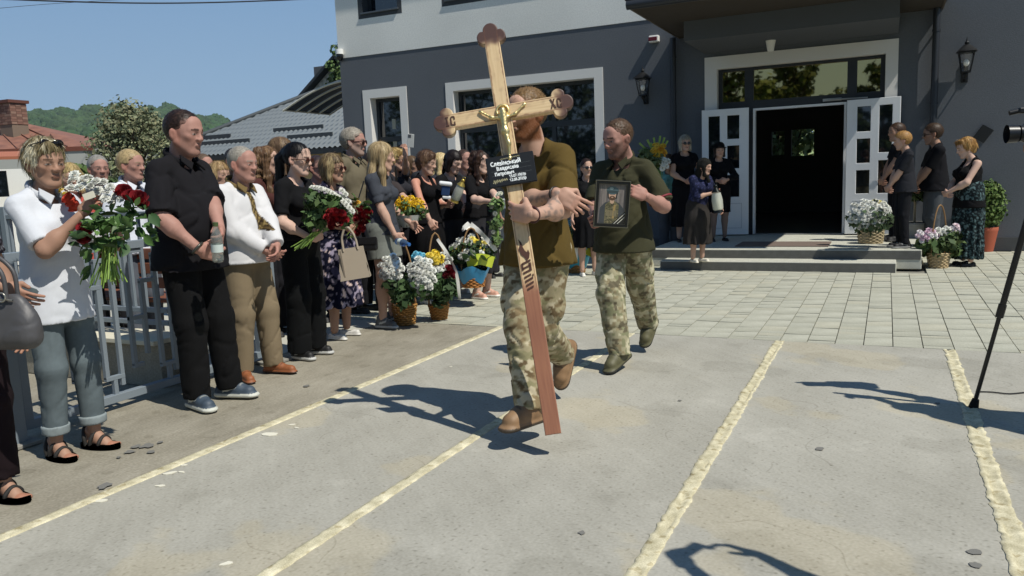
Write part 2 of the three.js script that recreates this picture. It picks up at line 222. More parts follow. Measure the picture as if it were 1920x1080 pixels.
// porch canopy
{
  const c = new THREE.Group(); c.name = 'porch_canopy'; bld.add(c); const ex0 = -3.2, ex1 = .66, zf = -10.75, ye = 3.59;
  const soff = std(hex('#3a332b'), .8), metal = std(hex('#31343a'), .45, { metalness: .3 });
  mesh('canopy_beam', [box(-2.8, .1, 3.28, 3.565, WZ + .001, -12.07)], stucco(hex('#50545a')), c);
  const sl = .16; // eaves boards
  for (let i = 0; i < 14; i++) { const z = WZ + .001 + i * (zf - WZ) / 14; mesh('soffit_board', box(ex0, ex1, ye - .02 - i * .0006, ye, z, z + (zf - WZ) / 14 - .006), soff, c); }
  mesh('fascia', [box(ex0 - .01, ex1 + .01, ye - .03, ye + .1, zf, zf + .025), box(ex0 - .025, ex0, ye - .03, ye + .1, WZ, zf), box(ex1, ex1 + .025, ye - .03, ye + .1, WZ, zf)], std(hex('#5a5148'), .7), c);
  // hipped roof of pressed metal tiles
  const P = [], I = [], nx = 110, nz = 34, xm = (ex0 + ex1) / 2, o = .08; const hgt = (x, z) => { const a = Math.min((zf + o - z), (x - ex0 + o), (ex1 + o - x)) * .42; return ye + .1 + a + .018 * Math.sin(x * 33) + .02 * ((((zf - z) * 3) % 1 + 1) % 1); };
  for (let j = 0; j <= nz; j++) for (let i = 0; i <= nx; i++) { const x = ex0 - o + (ex1 - ex0 + 2 * o) * i / nx, z = zf + o + (WZ - zf - o) * j / nz; P.push(x, hgt(x, z), z); if (i && j) { const b = j * (nx + 1) + i; I.push(b, b - 1, b - nx - 2, b, b - nx - 2, b - nx - 1); } }
  const g = new THREE.BufferGeometry(); g.setAttribute('position', new THREE.Float32BufferAttribute(P, 3)); g.setIndex(I); g.computeVertexNormals(); mesh('tiled_roof', g, std(hex('#2b2d31'), .3, { metalness: .2, side: THREE.DoubleSide }), c);
  // gutter and two downpipes
  mesh('gutter', [bar(V(ex0 - .05, ye + .02, zf + .07), V(ex1 + .05, ye + .02, zf + .07), .06, 10)], metal, c);
  for (const [x, y0] of [[-3.3, .06], [.6, .06]]) {
    const dp = mesh('downpipe', [bar(V(x, y0, WZ + .11), V(x, ye - .02, WZ + .11), .05, 14)], metal, c);
    for (const y of [1.0, 2.2, 3.25]) mesh('pipe_clip', [new THREE.CylinderGeometry(.058, .058, .03, 14).translate(x, y, WZ + .11), box(x - .012, x + .012, y - .01, y + .01, WZ, WZ + .07)], metal, dp);
  }
  // small white cone lamp under the beam
  mesh('downlight', [new THREE.CylinderGeometry(.075, .045, .16, 16).translate(-1.66, 3.2, -12.9)], std(hex('#e8e6e0'), .5), c);
}
// steps and landing (terrazzo)
{
  const t = tex(512, 512, (u, v) => { const b = 184 + pn(u, v, 120, 2) * 60 + pn(u, v, 200, 5) * 40 + pf(u, v, 4, 9, 3) * 20; return [b, b - 1, b - 14]; }, .5), m = std(0xffffff, .8, { map: t });
  const st = thing('entrance_steps', 'two terrazzo steps leading up to the open white doors', 'steps');
  mesh('lower_step', rbox(-2.84, .13, -.05, .125, -11.3, -10.69, .012), m, st);
  mesh('landing', rbox(-3.1, .42, .0, .25, WZ - .03, -11.08, .012), m, st); const rz = std(0xffffff, .85, { map: tex(256, 256, (u, v) => { const b = 92 + pn(u, v, 90, 2) * 30 + pf(u, v, 4, 9, 3) * 16; return [b, b, b - 4]; }, .5) }); mesh('shaded_riser', box(-2.83, .12, .0, .112, -10.692, -10.684), rz, st); mesh('shaded_riser', box(-3.09, .41, .125, .236, -11.082, -11.074), rz, st);  // thin riser facings darker than the treads: grazing-light shade put into their colour
  tag(mesh('door_mat', rbox(-1.95, -.7, .252, .264, -12.15, -11.45, .005), std(hex('#6d5e55'), 1)), 'thin brown door mat lying on the landing before the doors', 'mat');
}
// fittings on the wall
function wallLantern(x, y, label) {
  const L = thing('wall_lantern', label, 'lamp', V(x, y, WZ), 'lanterns on the dark facade'); const iron = std(hex('#1c1d1f'), .45, { metalness: .4 }), gl = new THREE.MeshPhysicalMaterial({ color: 0xffffff, transmission: 1, roughness: .15, thickness: 0 });
  mesh('wall_plate', [rbox(-.045, .045, -.3, -.02, 0, .02)], iron, L);
  mesh('bracket', [tube([V(0, -.24, .015), V(0, -.3, .09), V(0, -.24, .17), V(0, -.2, .19)], .011, 14), tube([V(0, -.05, .015), V(0, -.1, .08), V(0, -.2, .12)], .009, 12)], iron, L);
  const z = .2; mesh('cage', [-1, 1].flatMap(a => [-1, 1].map(b => bar(V(a * .055, -.16, z + b * .055), V(a * .095, .1, z + b * .095), .008, 5))).concat([rbox(-.062, .062, -.18, -.155, z - .062, z + .062), rbox(-.105, .105, .095, .115, z - .105, z + .105), new THREE.SphereGeometry(.03, 10, 8).scale(1, 1.4, 1).translate(0, -.2, z)]), iron, L);
  mesh('hood', [new THREE.CylinderGeometry(.05, .185, .1, 4).rotateY(Math.PI / 4).translate(0, .165, z), new THREE.SphereGeometry(.03, 10, 8).translate(0, .24, z), new THREE.ConeGeometry(.018, .09, 8).translate(0, .29, z)], iron, L);
  mesh('glass', new THREE.CylinderGeometry(.125, .075, .25, 4, 1, true).rotateY(Math.PI / 4).translate(0, -.03, z), gl, L);
  mesh('bulb', new THREE.SphereGeometry(.04, 12, 10).scale(1, 1.25, 1).translate(0, -.04, z), std(hex('#f0eee6'), .3), L);
}
wallLantern(.99, 2.78, 'black iron wall lantern with clear panes in full sun'); wallLantern(-3.8, 2.83, 'black iron wall lantern in the shade of the porch canopy');
{ const s = thing('alarm_siren', 'small white and dark red alarm box high on the facade', 'alarm', onZ(1228, 74, WZ)); mesh('case', rbox(-.085, .085, -.055, .055, 0, .1, .015), std(hex('#e5e2dc'), .4), s); mesh('red_lens', rbox(-.09, .06, -.035, .03, .06, .108, .01), std(hex('#5c0f18'), .25), s); }
{ const s = thing('dome_camera', 'small white and black dome camera on the building corner', 'camera', onZ(641, 100, WZ)); mesh('mount', [new THREE.CylinderGeometry(.08, .08, .1, 18).translate(0, .02, .08)], std(hex('#e9e9e6'), .4), s); mesh('dome', new THREE.SphereGeometry(.075, 18, 12).scale(1, 1.3, 1).translate(0, -.07, .08), std(hex('#141517'), .15), s); mesh('arm', box(-.02, .02, -.02, .04, 0, .08), std(hex('#222'), .5), s); }
{ const s = thing('wall_plaque', 'small tilted dark plate fixed to the sunlit grey wall', 'plate', onZ(1842, 251, WZ + .02)); mesh('plate', beam(V(-.05, -.09, 0), V(.07, .09, .02), .17, .015, V(0, 0, 1)), std(hex('#191c22'), .35), s); mesh('bracket', box(-.01, .01, -.02, .02, -.02, .0), darkFrame, s); }
// ---------- wooded hill ----------
const dirAz = (az, d) => V(-Math.sin(az * DEG) * d, 0, -Math.cos(az * DEG) * d);
{
  const prof = [[20, .6], [36, 1.6], [42, 3.0], [43.5, 3.5], [45, 4.2], [46.5, 4.62], [47.5, 4.8], [49, 5.12], [51.2, 5.28], [53.7, 5.08], [58, 4.7], [66, 4.4], [80, 3.2], [95, 1.2]];
  const el = a => { let k = 0; while (k < prof.length - 2 && a > prof[k + 1][0]) k++; const t = clamp((a - prof[k][0]) / (prof[k + 1][0] - prof[k][0])); return mix(prof[k][1], prof[k + 1][1], t); };
  const hh = (a, d) => { const r = (d - 260) / 1000; const e = Math.tan(el(a) * DEG) * 1260; return Math.max(-2, (r < 1 ? e * (r * r * (2.1 - 1.1 * r)) : e - (d - 1260) * .08)) + noise(a * .9, d * .006, 3) * 14 * clamp(r); };
  const P = [], I = [], na = 90, nd = 26;
  for (let i = 0; i <= na; i++) for (let j = 0; j <= nd; j++) { const a = 20 + 75 * i / na, d = 260 + 1200 * j / nd, p = dirAz(a, d); P.push(p.x, hh(a, d), p.z); if (i && j) { const b = i * (nd + 1) + j, c = b - nd - 1; I.push(b, c, c - 1, b, c - 1, b - 1); } }
  const g = new THREE.BufferGeometry(); g.setAttribute('position', new THREE.Float32BufferAttribute(P, 3)); g.setIndex(I); g.computeVertexNormals(); structure('hill', g, std(lin(.03, .05, .02), 1, { side: THREE.DoubleSide }));
  const ico = new THREE.IcosahedronGeometry(1, 2), ip = ico.attributes.position; for (let i = 0; i < ip.count; i++) { const x = ip.getX(i), y = ip.getY(i), z = ip.getZ(i), k = 1 + .35 * noise(x * 2.3, y * 2.3, z * 2.3) + .2 * noise(x * 5, y * 5, z * 5); ip.setXYZ(i, x * k, y * k * 1.15, z * k); } ico.computeVertexNormals();
  const N = 22000, im = new THREE.InstancedMesh(ico, std(0xffffff, 1), N), m = new THREE.Matrix4(), q = new THREE.Quaternion(), c = new THREE.Color();
  for (let i = 0; i < N; i++) { const a = rr(41, 60), d = Math.sqrt(rr(300 * 300, 1300 * 1300)), p = dirAz(a, d), s = rr(3.2, 6.5); q.setFromEuler(new THREE.Euler(rr(0, 6), rr(0, 6), rr(0, 6))); m.compose(V(p.x, hh(a, d) + s * .5, p.z), q, V(s, s * rr(.9, 1.4), s)); im.setMatrixAt(i, m); const k = rr(.7, 1.25), w = noise(a * .8, d * .01, 9) * .3 + 1; c.setRGB(.04 * k * w, .074 * k, .022 * k * w); im.setColorAt(i, c); }
  im.name = 'forest'; im.userData.kind = 'stuff'; tag(im, 'dense green forest covering the hill', 'forest'); scene.add(im);
}
// ---------- trees and shrubs ----------
const leafMat = new THREE.MeshStandardMaterial({ color: 0xffffff, roughness: .75, vertexColors: true, side: THREE.DoubleSide });
const barkMat = std(lin(.09, .07, .05), .95);
function leafCloud(clumps, n, size, col, flat = .35) { // many leaf blades spread through clumps
  const P = [], C = [], N = [], tot = clumps.reduce((s, c) => s + c[3] ** 2, 0);
  for (const [cx, cy, cz, r, sy = .8] of clumps) {
    const k = Math.round(n * r * r / tot), tone = rr(.75, 1.2);
    for (let i = 0; i < k; i++) {
      const d = V(rr(-1, 1), rr(-1, 1), rr(-1, 1)).normalize(), u = Math.pow(rnd(), .45) * (1 + .25 * noise(d.x * 3 + cx, d.y * 3 + cy, d.z * 3)), p = V(cx + d.x * r * u, cy + d.y * r * u * sy, cz + d.z * r * u);
      const nrm = d.clone().multiplyScalar(.8).add(V(rr(-1, 1), rr(-.4, 1), rr(-1, 1))).normalize(), t = V().crossVectors(nrm, V(rr(-1, 1), rr(-1, 1), rr(-1, 1))).normalize(), b = V().crossVectors(nrm, t), s = size * rr(.6, 1.35), w = s * flat;
      const A = p.clone().addScaledVector(t, -s / 2), B = p.clone().addScaledVector(b, w).addScaledVector(nrm, s * .06), D = p.clone().addScaledVector(t, s / 2), E = p.clone().addScaledVector(b, -w).addScaledVector(nrm, s * .06);
      for (const q of [A, D, B, A, E, D]) { P.push(q.x, q.y, q.z); N.push(nrm.x, nrm.y, nrm.z); }
      const l = tone * rr(.7, 1.3), y = rr(.9, 1.15); for (let j = 0; j < 6; j++) C.push(col[0] * l * y, col[1] * l, col[2] * l);
    }
  }
  const g = new THREE.BufferGeometry(); g.setAttribute('position', new THREE.Float32BufferAttribute(P, 3)); g.setAttribute('normal', new THREE.Float32BufferAttribute(N, 3)); g.setAttribute('color', new THREE.Float32BufferAttribute(C, 3)); return g;
}
function tree(name, label, pos, H, cw, col, { n = 3000, leaf = .25, y0 = .3, clumps = 22, trunk = .16, group, flat = .4 } = {}) {
  const t = thing(name, label, 'tree', pos, group), cl = [];
  const wood = [bar(V(0, -.1, 0), V(rr(-.1, .1), H * y0 + .3, rr(-.1, .1)), trunk, 9, trunk * .7)];
  for (let i = 0; i < clumps; i++) { const a = i * 2.4, v = (i + .5) / clumps, y = mix(y0, .95, v), rad = cw * Math.sqrt(Math.max(.05, 1 - Math.pow(Math.abs(v - .4) / .62, 2))), q = rad * Math.sqrt(rnd()) * .85, c = V(Math.cos(a) * q, H * y, Math.sin(a) * q); cl.push([c.x, c.y, c.z, cw * rr(.2, .42), .85]); wood.push(bar(V(0, Math.max(H * y0 * .7, c.y - cw * .8), 0), c, trunk * .35, 5, trunk * .1)); }
  wood.push(bar(V(0, H * y0, 0), V(0, H * .85, 0), trunk * .7, 7, trunk * .15));
  mesh('trunk', wood, barkMat, t); mesh('crown', leafCloud(cl, n, leaf, col, flat), leafMat, t).userData.kind = 'stuff'; return t;
}
const g0 = (px, py, D) => { const p = at(px, py, D); return V(p.x, 0, p.z); };
tree('silver_willow', 'tall grey green silvery tree behind the grieving crowd', g0(246, 250, 17), 3.3, 1.12, [.2, .22, .12], { n: 13000, leaf: .085, clumps: 60, y0: .22, trunk: .1, flat: .3 });
tree('garden_bush', 'dark green leafy bush beside the red roofed house', g0(135, 300, 15), 1.95, .75, [.07, .13, .03], { n: 3500, leaf: .1, clumps: 22, y0: .2, trunk: .05, flat: .5 });
tree('garden_bush', 'green shrub growing behind the grey haired men', g0(205, 320, 13.5), 1.6, .6, [.06, .1, .03], { n: 2600, leaf: .09, clumps: 18, y0: .15, trunk: .05, flat: .5 });
tree('roadside_tree', 'green tree top showing past the corner of the building', g0(642, 100, 34), 7.6, 1.15, [.09, .15, .04], { n: 3200, leaf: .17, clumps: 20, y0: .6 });
for (const [x, z, h, w] of [[-7.6, 15, 8.6, 3.0], [-4.6, 17.5, 7.6, 2.2], [1.9, 15.5, 9.4, 2.8], [.1, 20, 7.0, 2.2], [-12, 16, 9, 3.2], [-17.5, 17, 9.5, 3.4], [-24, 18, 9.4, 3.6], [5.5, 16, 9.2, 3.2], [-30, 20, 10, 4], [-2.2, 22, 5.4, 2.6]]) tree('park_tree', 'leafy park tree standing across the road from the building', V(x, 0, z), h, w, [.075, .12, .03], { n: 2600, leaf: .34, clumps: 24, y0: .16, group: 'park trees facing the building' });
tree('rear_tree', 'leafy tree seen through the hall window behind the open doors', V(-3.2, 0, -26.6), 5.6, 2.6, [.2, .26, .12], { n: 9000, leaf: .22, y0: .08, clumps: 60, flat: .5 });
// ---------- house with dark metal tile roof ----------
{
  const h = thing('dark_roofed_house', 'house with dark grey metal tile hip roof beside the building', 'house'); const ey = 2.59, ez = -21.39, cx = -26.02, W = 16, Dp = 11, pit = Math.tan(28 * DEG), roof = std(hex('#71777a'), .5, { side: THREE.DoubleSide });
  const ex = cx + W, zb = ez - Dp, ry = ey + pit * Dp / 2;
  const wave = (u, v) => .028 * Math.sin(u * 2 * Math.PI / .22) + .05 * (1 - ((v / .38) % 1 + 1) % 1);
  const P = [], I = []; const put = (nx, nv, f) => { const b0 = P.length / 3; for (let j = 0; j <= nv; j++) for (let i = 0; i <= nx; i++) { P.push(...f(i / nx, j / nv)); if (i && j) { const b = b0 + j * (nx + 1) + i; I.push(b - nx - 2, b - nx - 1, b, b - nx - 2, b, b - 1); } } };
  const L = Dp / 2 / Math.cos(28 * DEG), slope = (s, v) => { const d = v * Dp / 2; return d; };
  put(420, 108, (s, v) => { const d = v * Dp / 2, x0 = cx + d, x1 = ex - d, x = mix(x0, x1, s); return [x, ey + d * pit + wave(x, d / Math.cos(28 * DEG)), ez - d]; });
  put(60, 60, (s, v) => { const d = v * Dp / 2, z = mix(ez - d, zb + d, 1 - s); return [cx + d, ey + d * pit + wave(z, d / Math.cos(28 * DEG)), z]; });
  put(20, 20, (s, v) => { const d = v * Dp / 2, z = mix(ez - d, zb + d, s); return [ex - d, ey + d * pit, z]; });
  put(20, 20, (s, v) => { const d = v * Dp / 2; return [mix(cx + d, ex - d, s), ey + d * pit, zb + d]; });
  const g = new THREE.BufferGeometry(); g.setAttribute('position', new THREE.Float32BufferAttribute(P, 3)); g.setIndex(I); g.computeVertexNormals(); mesh('tiled_roof', g, roof, h);
  mesh('hip_cap', [bar(V(cx, ey + .06, ez), V(cx + Dp / 2, ry + .06, ez - Dp / 2), .09, 7), bar(V(cx + Dp / 2, ry + .06, ez - Dp / 2), V(ex - Dp / 2, ry + .06, ez - Dp / 2), .09, 7)], std(hex('#4a4f51'), .5), h);
  mesh('fascia', box(cx, ex, ey - .16, ey + .02, ez + .0, ez + .04), std(hex('#24272a'), .6), h);
  mesh('wall', box(cx + .5, ex - .5, 0, ey - .02, zb + .5, ez - .5), std(hex('#b39a6a'), .9), h);
  for (const [x0, x1, d] of [[-20.6, -18.3, 1.5], [-19.4, -17.4, .85], [-24, -22.6, 1.35], [-23.6, -21.2, .85], [-16.6, -14, 1.3]]) mesh('snow_guard', beam(V(x0, ey + d * pit + .08, ez - d), V(x1, ey + d * pit + .08, ez - d), .05, .15), std(hex('#3a3e40'), .5), h);
}
{ // gabled house behind it
  const h = thing('gabled_house', 'house with pale board gable and dark verge behind the tile roof', 'house'); const A = at(500, 208, 34), B = at(636, 112, 34), z = B.z, r = V(B.x, B.y, z), l = V(A.x, A.y, z + .0); const rx = 2 * r.x - l.x;
  const s = new THREE.Shape([new THREE.Vector2(l.x, 0), new THREE.Vector2(rx, 0), new THREE.Vector2(rx, l.y), new THREE.Vector2(r.x, r.y), new THREE.Vector2(l.x, l.y)]);
  mesh('gable_wall', new THREE.ExtrudeGeometry(s, { depth: .2, bevelEnabled: false }).translate(0, 0, z - .2), std(hex('#a9a89c'), .9), h);
  for (let x = l.x + .1; x < rx; x += .22) { const t = 1 - Math.abs(x - r.x) / (r.x - l.x), top = mix(l.y, r.y, t); mesh('gable_board', box(x, x + .19, l.y - .5, top - .02, z, z + .03), std(hex('#b9b8ab'), .85), h); }
  for (const e of [l.x, rx]) { const d = V(e, l.y, 0).sub(V(r.x, r.y, 0)).normalize(); const p = V(e, l.y, z).addScaledVector(d, .6), g = beam(V(r.x, r.y + .1, z - 3.8), V(p.x, p.y + .1, z - 3.8), 8.4, .12, V(0, 1, 0)); mesh('roof_slope', g, std(hex('#2c2f31'), .6), h); }
  mesh('chimney', box(-.25, .25, -.6, .28, -.25, .25).translate(...at(604, 138, 35).toArray()), std(hex('#5a5c5e'), .9), h);
  mesh('body', box(l.x + .1, rx - .1, 0, l.y, z - 8, z - .21), std(hex('#a9a89c'), .9), h);
}
{ // smoked plastic awning on the side of the building
  const a = thing('arched_awning', 'arched awning of smoked plastic with pale ribs on the building side', 'awning'); const lo = at(548, 208, 17.5), hi = at(648, 162, 17.5), z0 = lo.z + .3, z1 = z0 - 1.6, smoke = std(hex('#2a2826'), .25, { side: THREE.DoubleSide }), rib = std(hex('#c6c2b2'), .5); const arc = t => [mix(lo.x, X0 - .02, t), lo.y + (hi.y - lo.y) * Math.sin(t * Math.PI / 2)];
  for (let k = 0; k < 4; k++) { const P = [], I = []; for (let i = 0; i <= 14; i++) for (const z of [z0 - k * .4, z0 - k * .4 - .385]) { const [x, y] = arc(i / 14); P.push(x, y, z); if (i && z < z0 - k * .4) { const b = i * 2 + 1; I.push(b, b - 1, b - 3, b, b - 3, b - 2); } } void I; const J = []; for (let i = 0; i < 14; i++) { const b = i * 2; J.push(b, b + 1, b + 3, b, b + 3, b + 2); } const g = new THREE.BufferGeometry(); g.setAttribute('position', new THREE.Float32BufferAttribute(P, 3)); g.setIndex(J); g.computeVertexNormals(); mesh('panel', g, smoke, a); }
  for (let k = 0; k <= 4; k++) mesh('rib', tube([...Array(9)].map((_, i) => { const [x, y] = arc(i / 8); return V(x, y - .02, z0 - k * .4); }), .022, 16, 5), rib, a);
  mesh('edge_rail', bar(V(lo.x, lo.y, z0), V(lo.x, lo.y, z1), .022), rib, a);
}
// ---------- red roofed house with brick chimney ----------
{
  const h = thing('red_roofed_house', 'low house with rusty red sheet roof and brick chimney', 'house'); const rust = std(0xffffff, .75, { map: tex(256, 256, (u, v) => { const b = pf(u, v, 5, 2, 4) * 40; return [134 + b, 92 + b * .7, 76 + b * .5]; }, 2), side: THREE.DoubleSide });
  const ey = 2.9, FR = at(174, 276, 25), FL = at(-260, 262, 24.5); FR.y = FL.y = ey; const back = V(-3.2, 0, -5.5), RR = at(48, 231, 28), RL = FL.clone().addScaledVector(back, .5); RL.y = RR.y; const BR = FR.clone().add(back), BL = FL.clone().add(back);
  const tri = (...p) => { const g = new THREE.BufferGeometry(); g.setAttribute('position', new THREE.Float32BufferAttribute(p.flatMap(q => q.toArray()), 3)); g.setAttribute('uv', new THREE.Float32BufferAttribute(p.flatMap(q => [q.x, q.z]), 2)); g.computeVertexNormals(); return g; };
  mesh('roof', [tri(FL, FR, RR, FL, RR, RL), tri(FR, BR, RR), tri(BR, BL, RL, BR, RL, RR)], rust, h);
  for (let k = 1; k < 9; k++) { const a = FL.clone().lerp(FR, k / 9), b = RL.clone().lerp(RR, k / 9); a.y += .02; b.y += .02; mesh('seam', beam(a, b, .025, .05), rust, h); }
  const dd = at(96, 262, 25.6); mesh('roof_vent', new THREE.ConeGeometry(.28, .5, 4).rotateY(.7).translate(dd.x, dd.y - .05, dd.z), std(hex('#4a2c22'), .8), h);
  const inn = (p, k = .05) => p.clone().lerp(FL.clone().add(BR).multiplyScalar(.5), k); const w = [inn(FL), inn(FR), inn(BR), inn(BL)];
  for (let k = 0; k < 4; k++) { const a = w[k], b = w[(k + 1) % 4]; mesh('wall', beam(V(a.x, ey / 2, a.z), V(b.x, ey / 2, b.z), .3, ey - .1), std(hex('#a3a49e'), .9), h); }
  mesh('eaves', beam(V(FL.x, ey - .06, FL.z), V(FR.x, ey - .06, FR.z), .06, .14), std(hex('#6b3b2c'), .8), h);
  // brick chimney: courses of single bricks
  const c0 = at(26, 232, 26.5), brick = ['#7a594d', '#866557', '#6f5247', '#8d7162'].map(c => std(hex(c), .9)), ch = mesh('chimney', box(-.33, .33, -.5, .68, -.28, .28).translate(...c0.toArray()), std(hex('#7a6a5c'), .95), h);
  for (let r = 0; r < 8; r++) for (let i = 0; i < 3; i++) { const o = (r % 2) * .11, x0 = Math.max(-.36, -.36 + i * .25 - o), x1 = Math.min(.36, -.36 + i * .25 + .235 - o + (i === 2 ? .1 : 0)); if (x1 - x0 > .05) mesh('brick', box(x0, x1, r * .085 - .04, r * .085 + .035, .28, .3).translate(...c0.toArray()), brick[(r * 3 + i * 7) % 4], ch); mesh('brick', box(.33, .35, r * .085 - .04, r * .085 + .035, -.28 + i * .19, -.1 + i * .19).translate(...c0.toArray()), brick[(r * 5 + i * 3 + 1) % 4], ch); }
  mesh('chimney_cap', box(-.4, .4, .66, .76, -.36, .36).translate(...c0.toArray()), std(hex('#5f3a30'), .9), ch);
}
{ // lean-to with white wall in front of it
  const h = thing('white_outbuilding', 'white walled outbuilding with brown sheet roof', 'outbuilding'); const a = at(-200, 300, 15), b = at(92, 306, 16), d = b.clone().sub(a).setY(0).normalize(), n = V(d.z, 0, -d.x); if (n.z > 0) n.negate();
  const ya = b.y; mesh('roof', beam(V(a.x, ya, a.z).addScaledVector(n, .9).setY(ya + .22), V(b.x, ya, b.z).addScaledVector(n, .9).setY(ya + .22), 2, .06, V(n.x * -.1, 1, n.z * -.1).normalize()), std(hex('#a8674c'), .8), h);
  mesh('wall', beam(V(a.x, ya / 2 - .05, a.z), V(b.x, ya / 2 - .05, b.z), .25, ya - .1), std(hex('#e4e3dc'), .9), h);
  const wq = at(4, 345, 15.3); mesh('window_pane', beam(wq.clone().addScaledVector(d, -.3).addScaledVector(n, -.13), wq.clone().addScaledVector(d, .12).addScaledVector(n, -.13), .04, .5), glassDark, h);
}
// ---------- overhead wires ----------
for (const [a, b, c, r, l] of [[[-300, -14, 15], [300, 6, 18.5], [760, -10, 22], .017, 'thick black overhead cable sagging across the sky'], [[-300, 48, 18], [60, 10, 21], [330, -6, 24], .006, 'thin grey overhead wire crossing behind the thick cable']]) tag(mesh('overhead_wire', tube([a, b, c].map(p => at(...p)), r, 40, 5), std(hex('#1a1b1d'), .7)), l, 'wire');
// ---------- gate, posts, low wall and railing ----------
const paintGrey = std(hex('#7c868e'), .5), paintDark = std(hex('#5d666d'), .5);
for (const [px, py, h, l] of [[38, 838, .95, 'grey steel gate post beside the sandalled woman'], [520, 680, 1.25, 'grey steel gate post behind the man in beige trousers']]) { const p = gp(px, py); const t = thing('gate_post', l, 'post', V(p.x - .05, 0, p.z)); mesh('shaft', rbox(-.05, .05, 0, h, -.05, .05, .006), paintGrey, t); mesh('cap', rbox(-.056, .056, h, h + .012, -.056, .056, .004), paintGrey, t); mesh('foot', rbox(-.1, .1, 0, .02, -.1, .1, .004), std(hex('#8b8880'), .9), t); }
{ // gate leaf along the strip, meander pattern of square bars
  const gx = -4.36, G = thing('steel_gate', 'grey steel gate of square bars in a meander pattern', 'gate', V(gx, 0, 0)); const b = (z0, y0, z1, y1, w = .028, m = paintGrey) => mesh('bar', z0 === z1 ? rbox(-w / 2, w / 2, Math.min(y0, y1), Math.max(y0, y1), z0 - w / 2, z0 + w / 2, .003, 1) : rbox(-w / 2 - .001, w / 2 + .001, y0 - w / 2, y0 + w / 2, Math.min(z0, z1) - w / 2, Math.max(z0, z1) + w / 2, .003, 1), m, G);
  const zs = -2.66, ze = -4.5; b(zs, .07, ze, .07, .05); b(zs, 1.02, ze, 1.02, .05); b(zs, .05, zs, 1.03, .05); b(ze, .05, ze, 1.03, .05);
  for (let i = 0, z = zs - .1; z > ze + .08; z -= .105, i++) { const k = i % 4; const y0 = [.2, .14, .24, .3][k], y1 = [.94, .84, .98, .78][k]; b(z, y0, z, y1); if (k === 0) { b(z, y0, z - .105, y0); b(z - .05, .07, z - .05, y0); } if (k === 2) { b(z, y1, z - .105, y1 - 0); b(z, y0, z - .05, y0); } if (k === 3) { b(z, y1, z - .105, y1); b(z, .55, z + .105, .55); } if (k === 1) { b(z, .94, z + .105, .94); b(z + .02, .94, z + .02, 1.02); } }
}
{ // low wall at right angles to the gate with a railing on it
  const t = thing('low_wall', 'low grey concrete wall with a pale coping behind the gate', 'wall'); mesh('body', box(-9, -4.5, 0, .3, -3.95, -3.7), std(0xffffff, .95, { map: oldTex }), t); for (let i = 0; i < 6; i++) mesh('coping_slab', rbox(-9 + i * .75, -8.254 + i * .75, .3, .335, -4, -3.66, .006), std(hex('#cfc9b4'), .9), t);
  const r = thing('grey_railing', 'grey steel railing standing on the low wall', 'railing'); for (let x = -8.8; x < -4.5; x += .86) mesh('post', rbox(x - .03, x + .03, .335, 1.28, -3.86, -3.8, .004), paintGrey, r); for (const y of [.43, .52, 1.2]) mesh('rail', rbox(-8.9, -4.52, y - .017, y + .017, -3.85, -3.81, .003), paintGrey, r); for (let x = -8.7; x < -4.55; x += .12) mesh('bar', rbox(x - .011, x + .011, .52 + .018, 1.18, -3.841, -3.819, .002, 1), paintGrey, r);
  const q = thing('park_bench', 'brown slatted bench with black iron legs behind the railing', 'bench', V(-5.9, 0, -4.75)); for (let i = 0; i < 4; i++) mesh('seat_slat', rbox(-.85, .85, .43, .46, -.22 + i * .11, -.125 + i * .11, .006), std(hex('#7a4a35'), .6), q); for (let i = 0; i < 3; i++) mesh('back_slat', rbox(-.85, .85, .56 + i * .12, .65 + i * .12, .23, .255, .006), std(hex('#7a4a35'), .6), q); for (const s of [-.6, .6]) mesh('leg', [tube([V(s, .0, -.24), V(s, .22, -.18), V(s, .42, -.2), V(s, .42, .2), V(s, .9, .28)], .017, 20), tube([V(s, 0, .24), V(s, .2, .14), V(s, .42, .2)], .017, 12)], std(hex('#151515'), .5), q);
  const pav = structGroup('side_path'); mesh('paving', box(-20, -4.43, -.1, -.002, -6.3, -3.95), std(hex('#b4b2a6'), .95, { bumpMap: slabBump, bumpScale: .003 }), pav); mesh('verge', box(-60, -7.2, -.115, -.06, -3.95, 6), std(hex('#7d8262'), 1), pav); mesh('road', box(-60, -10.6, -.115, -.03, -40, -6.3), std(hex('#8d8c86'), 1, { bumpMap: slabBump, bumpScale: .003 }), pav);
}
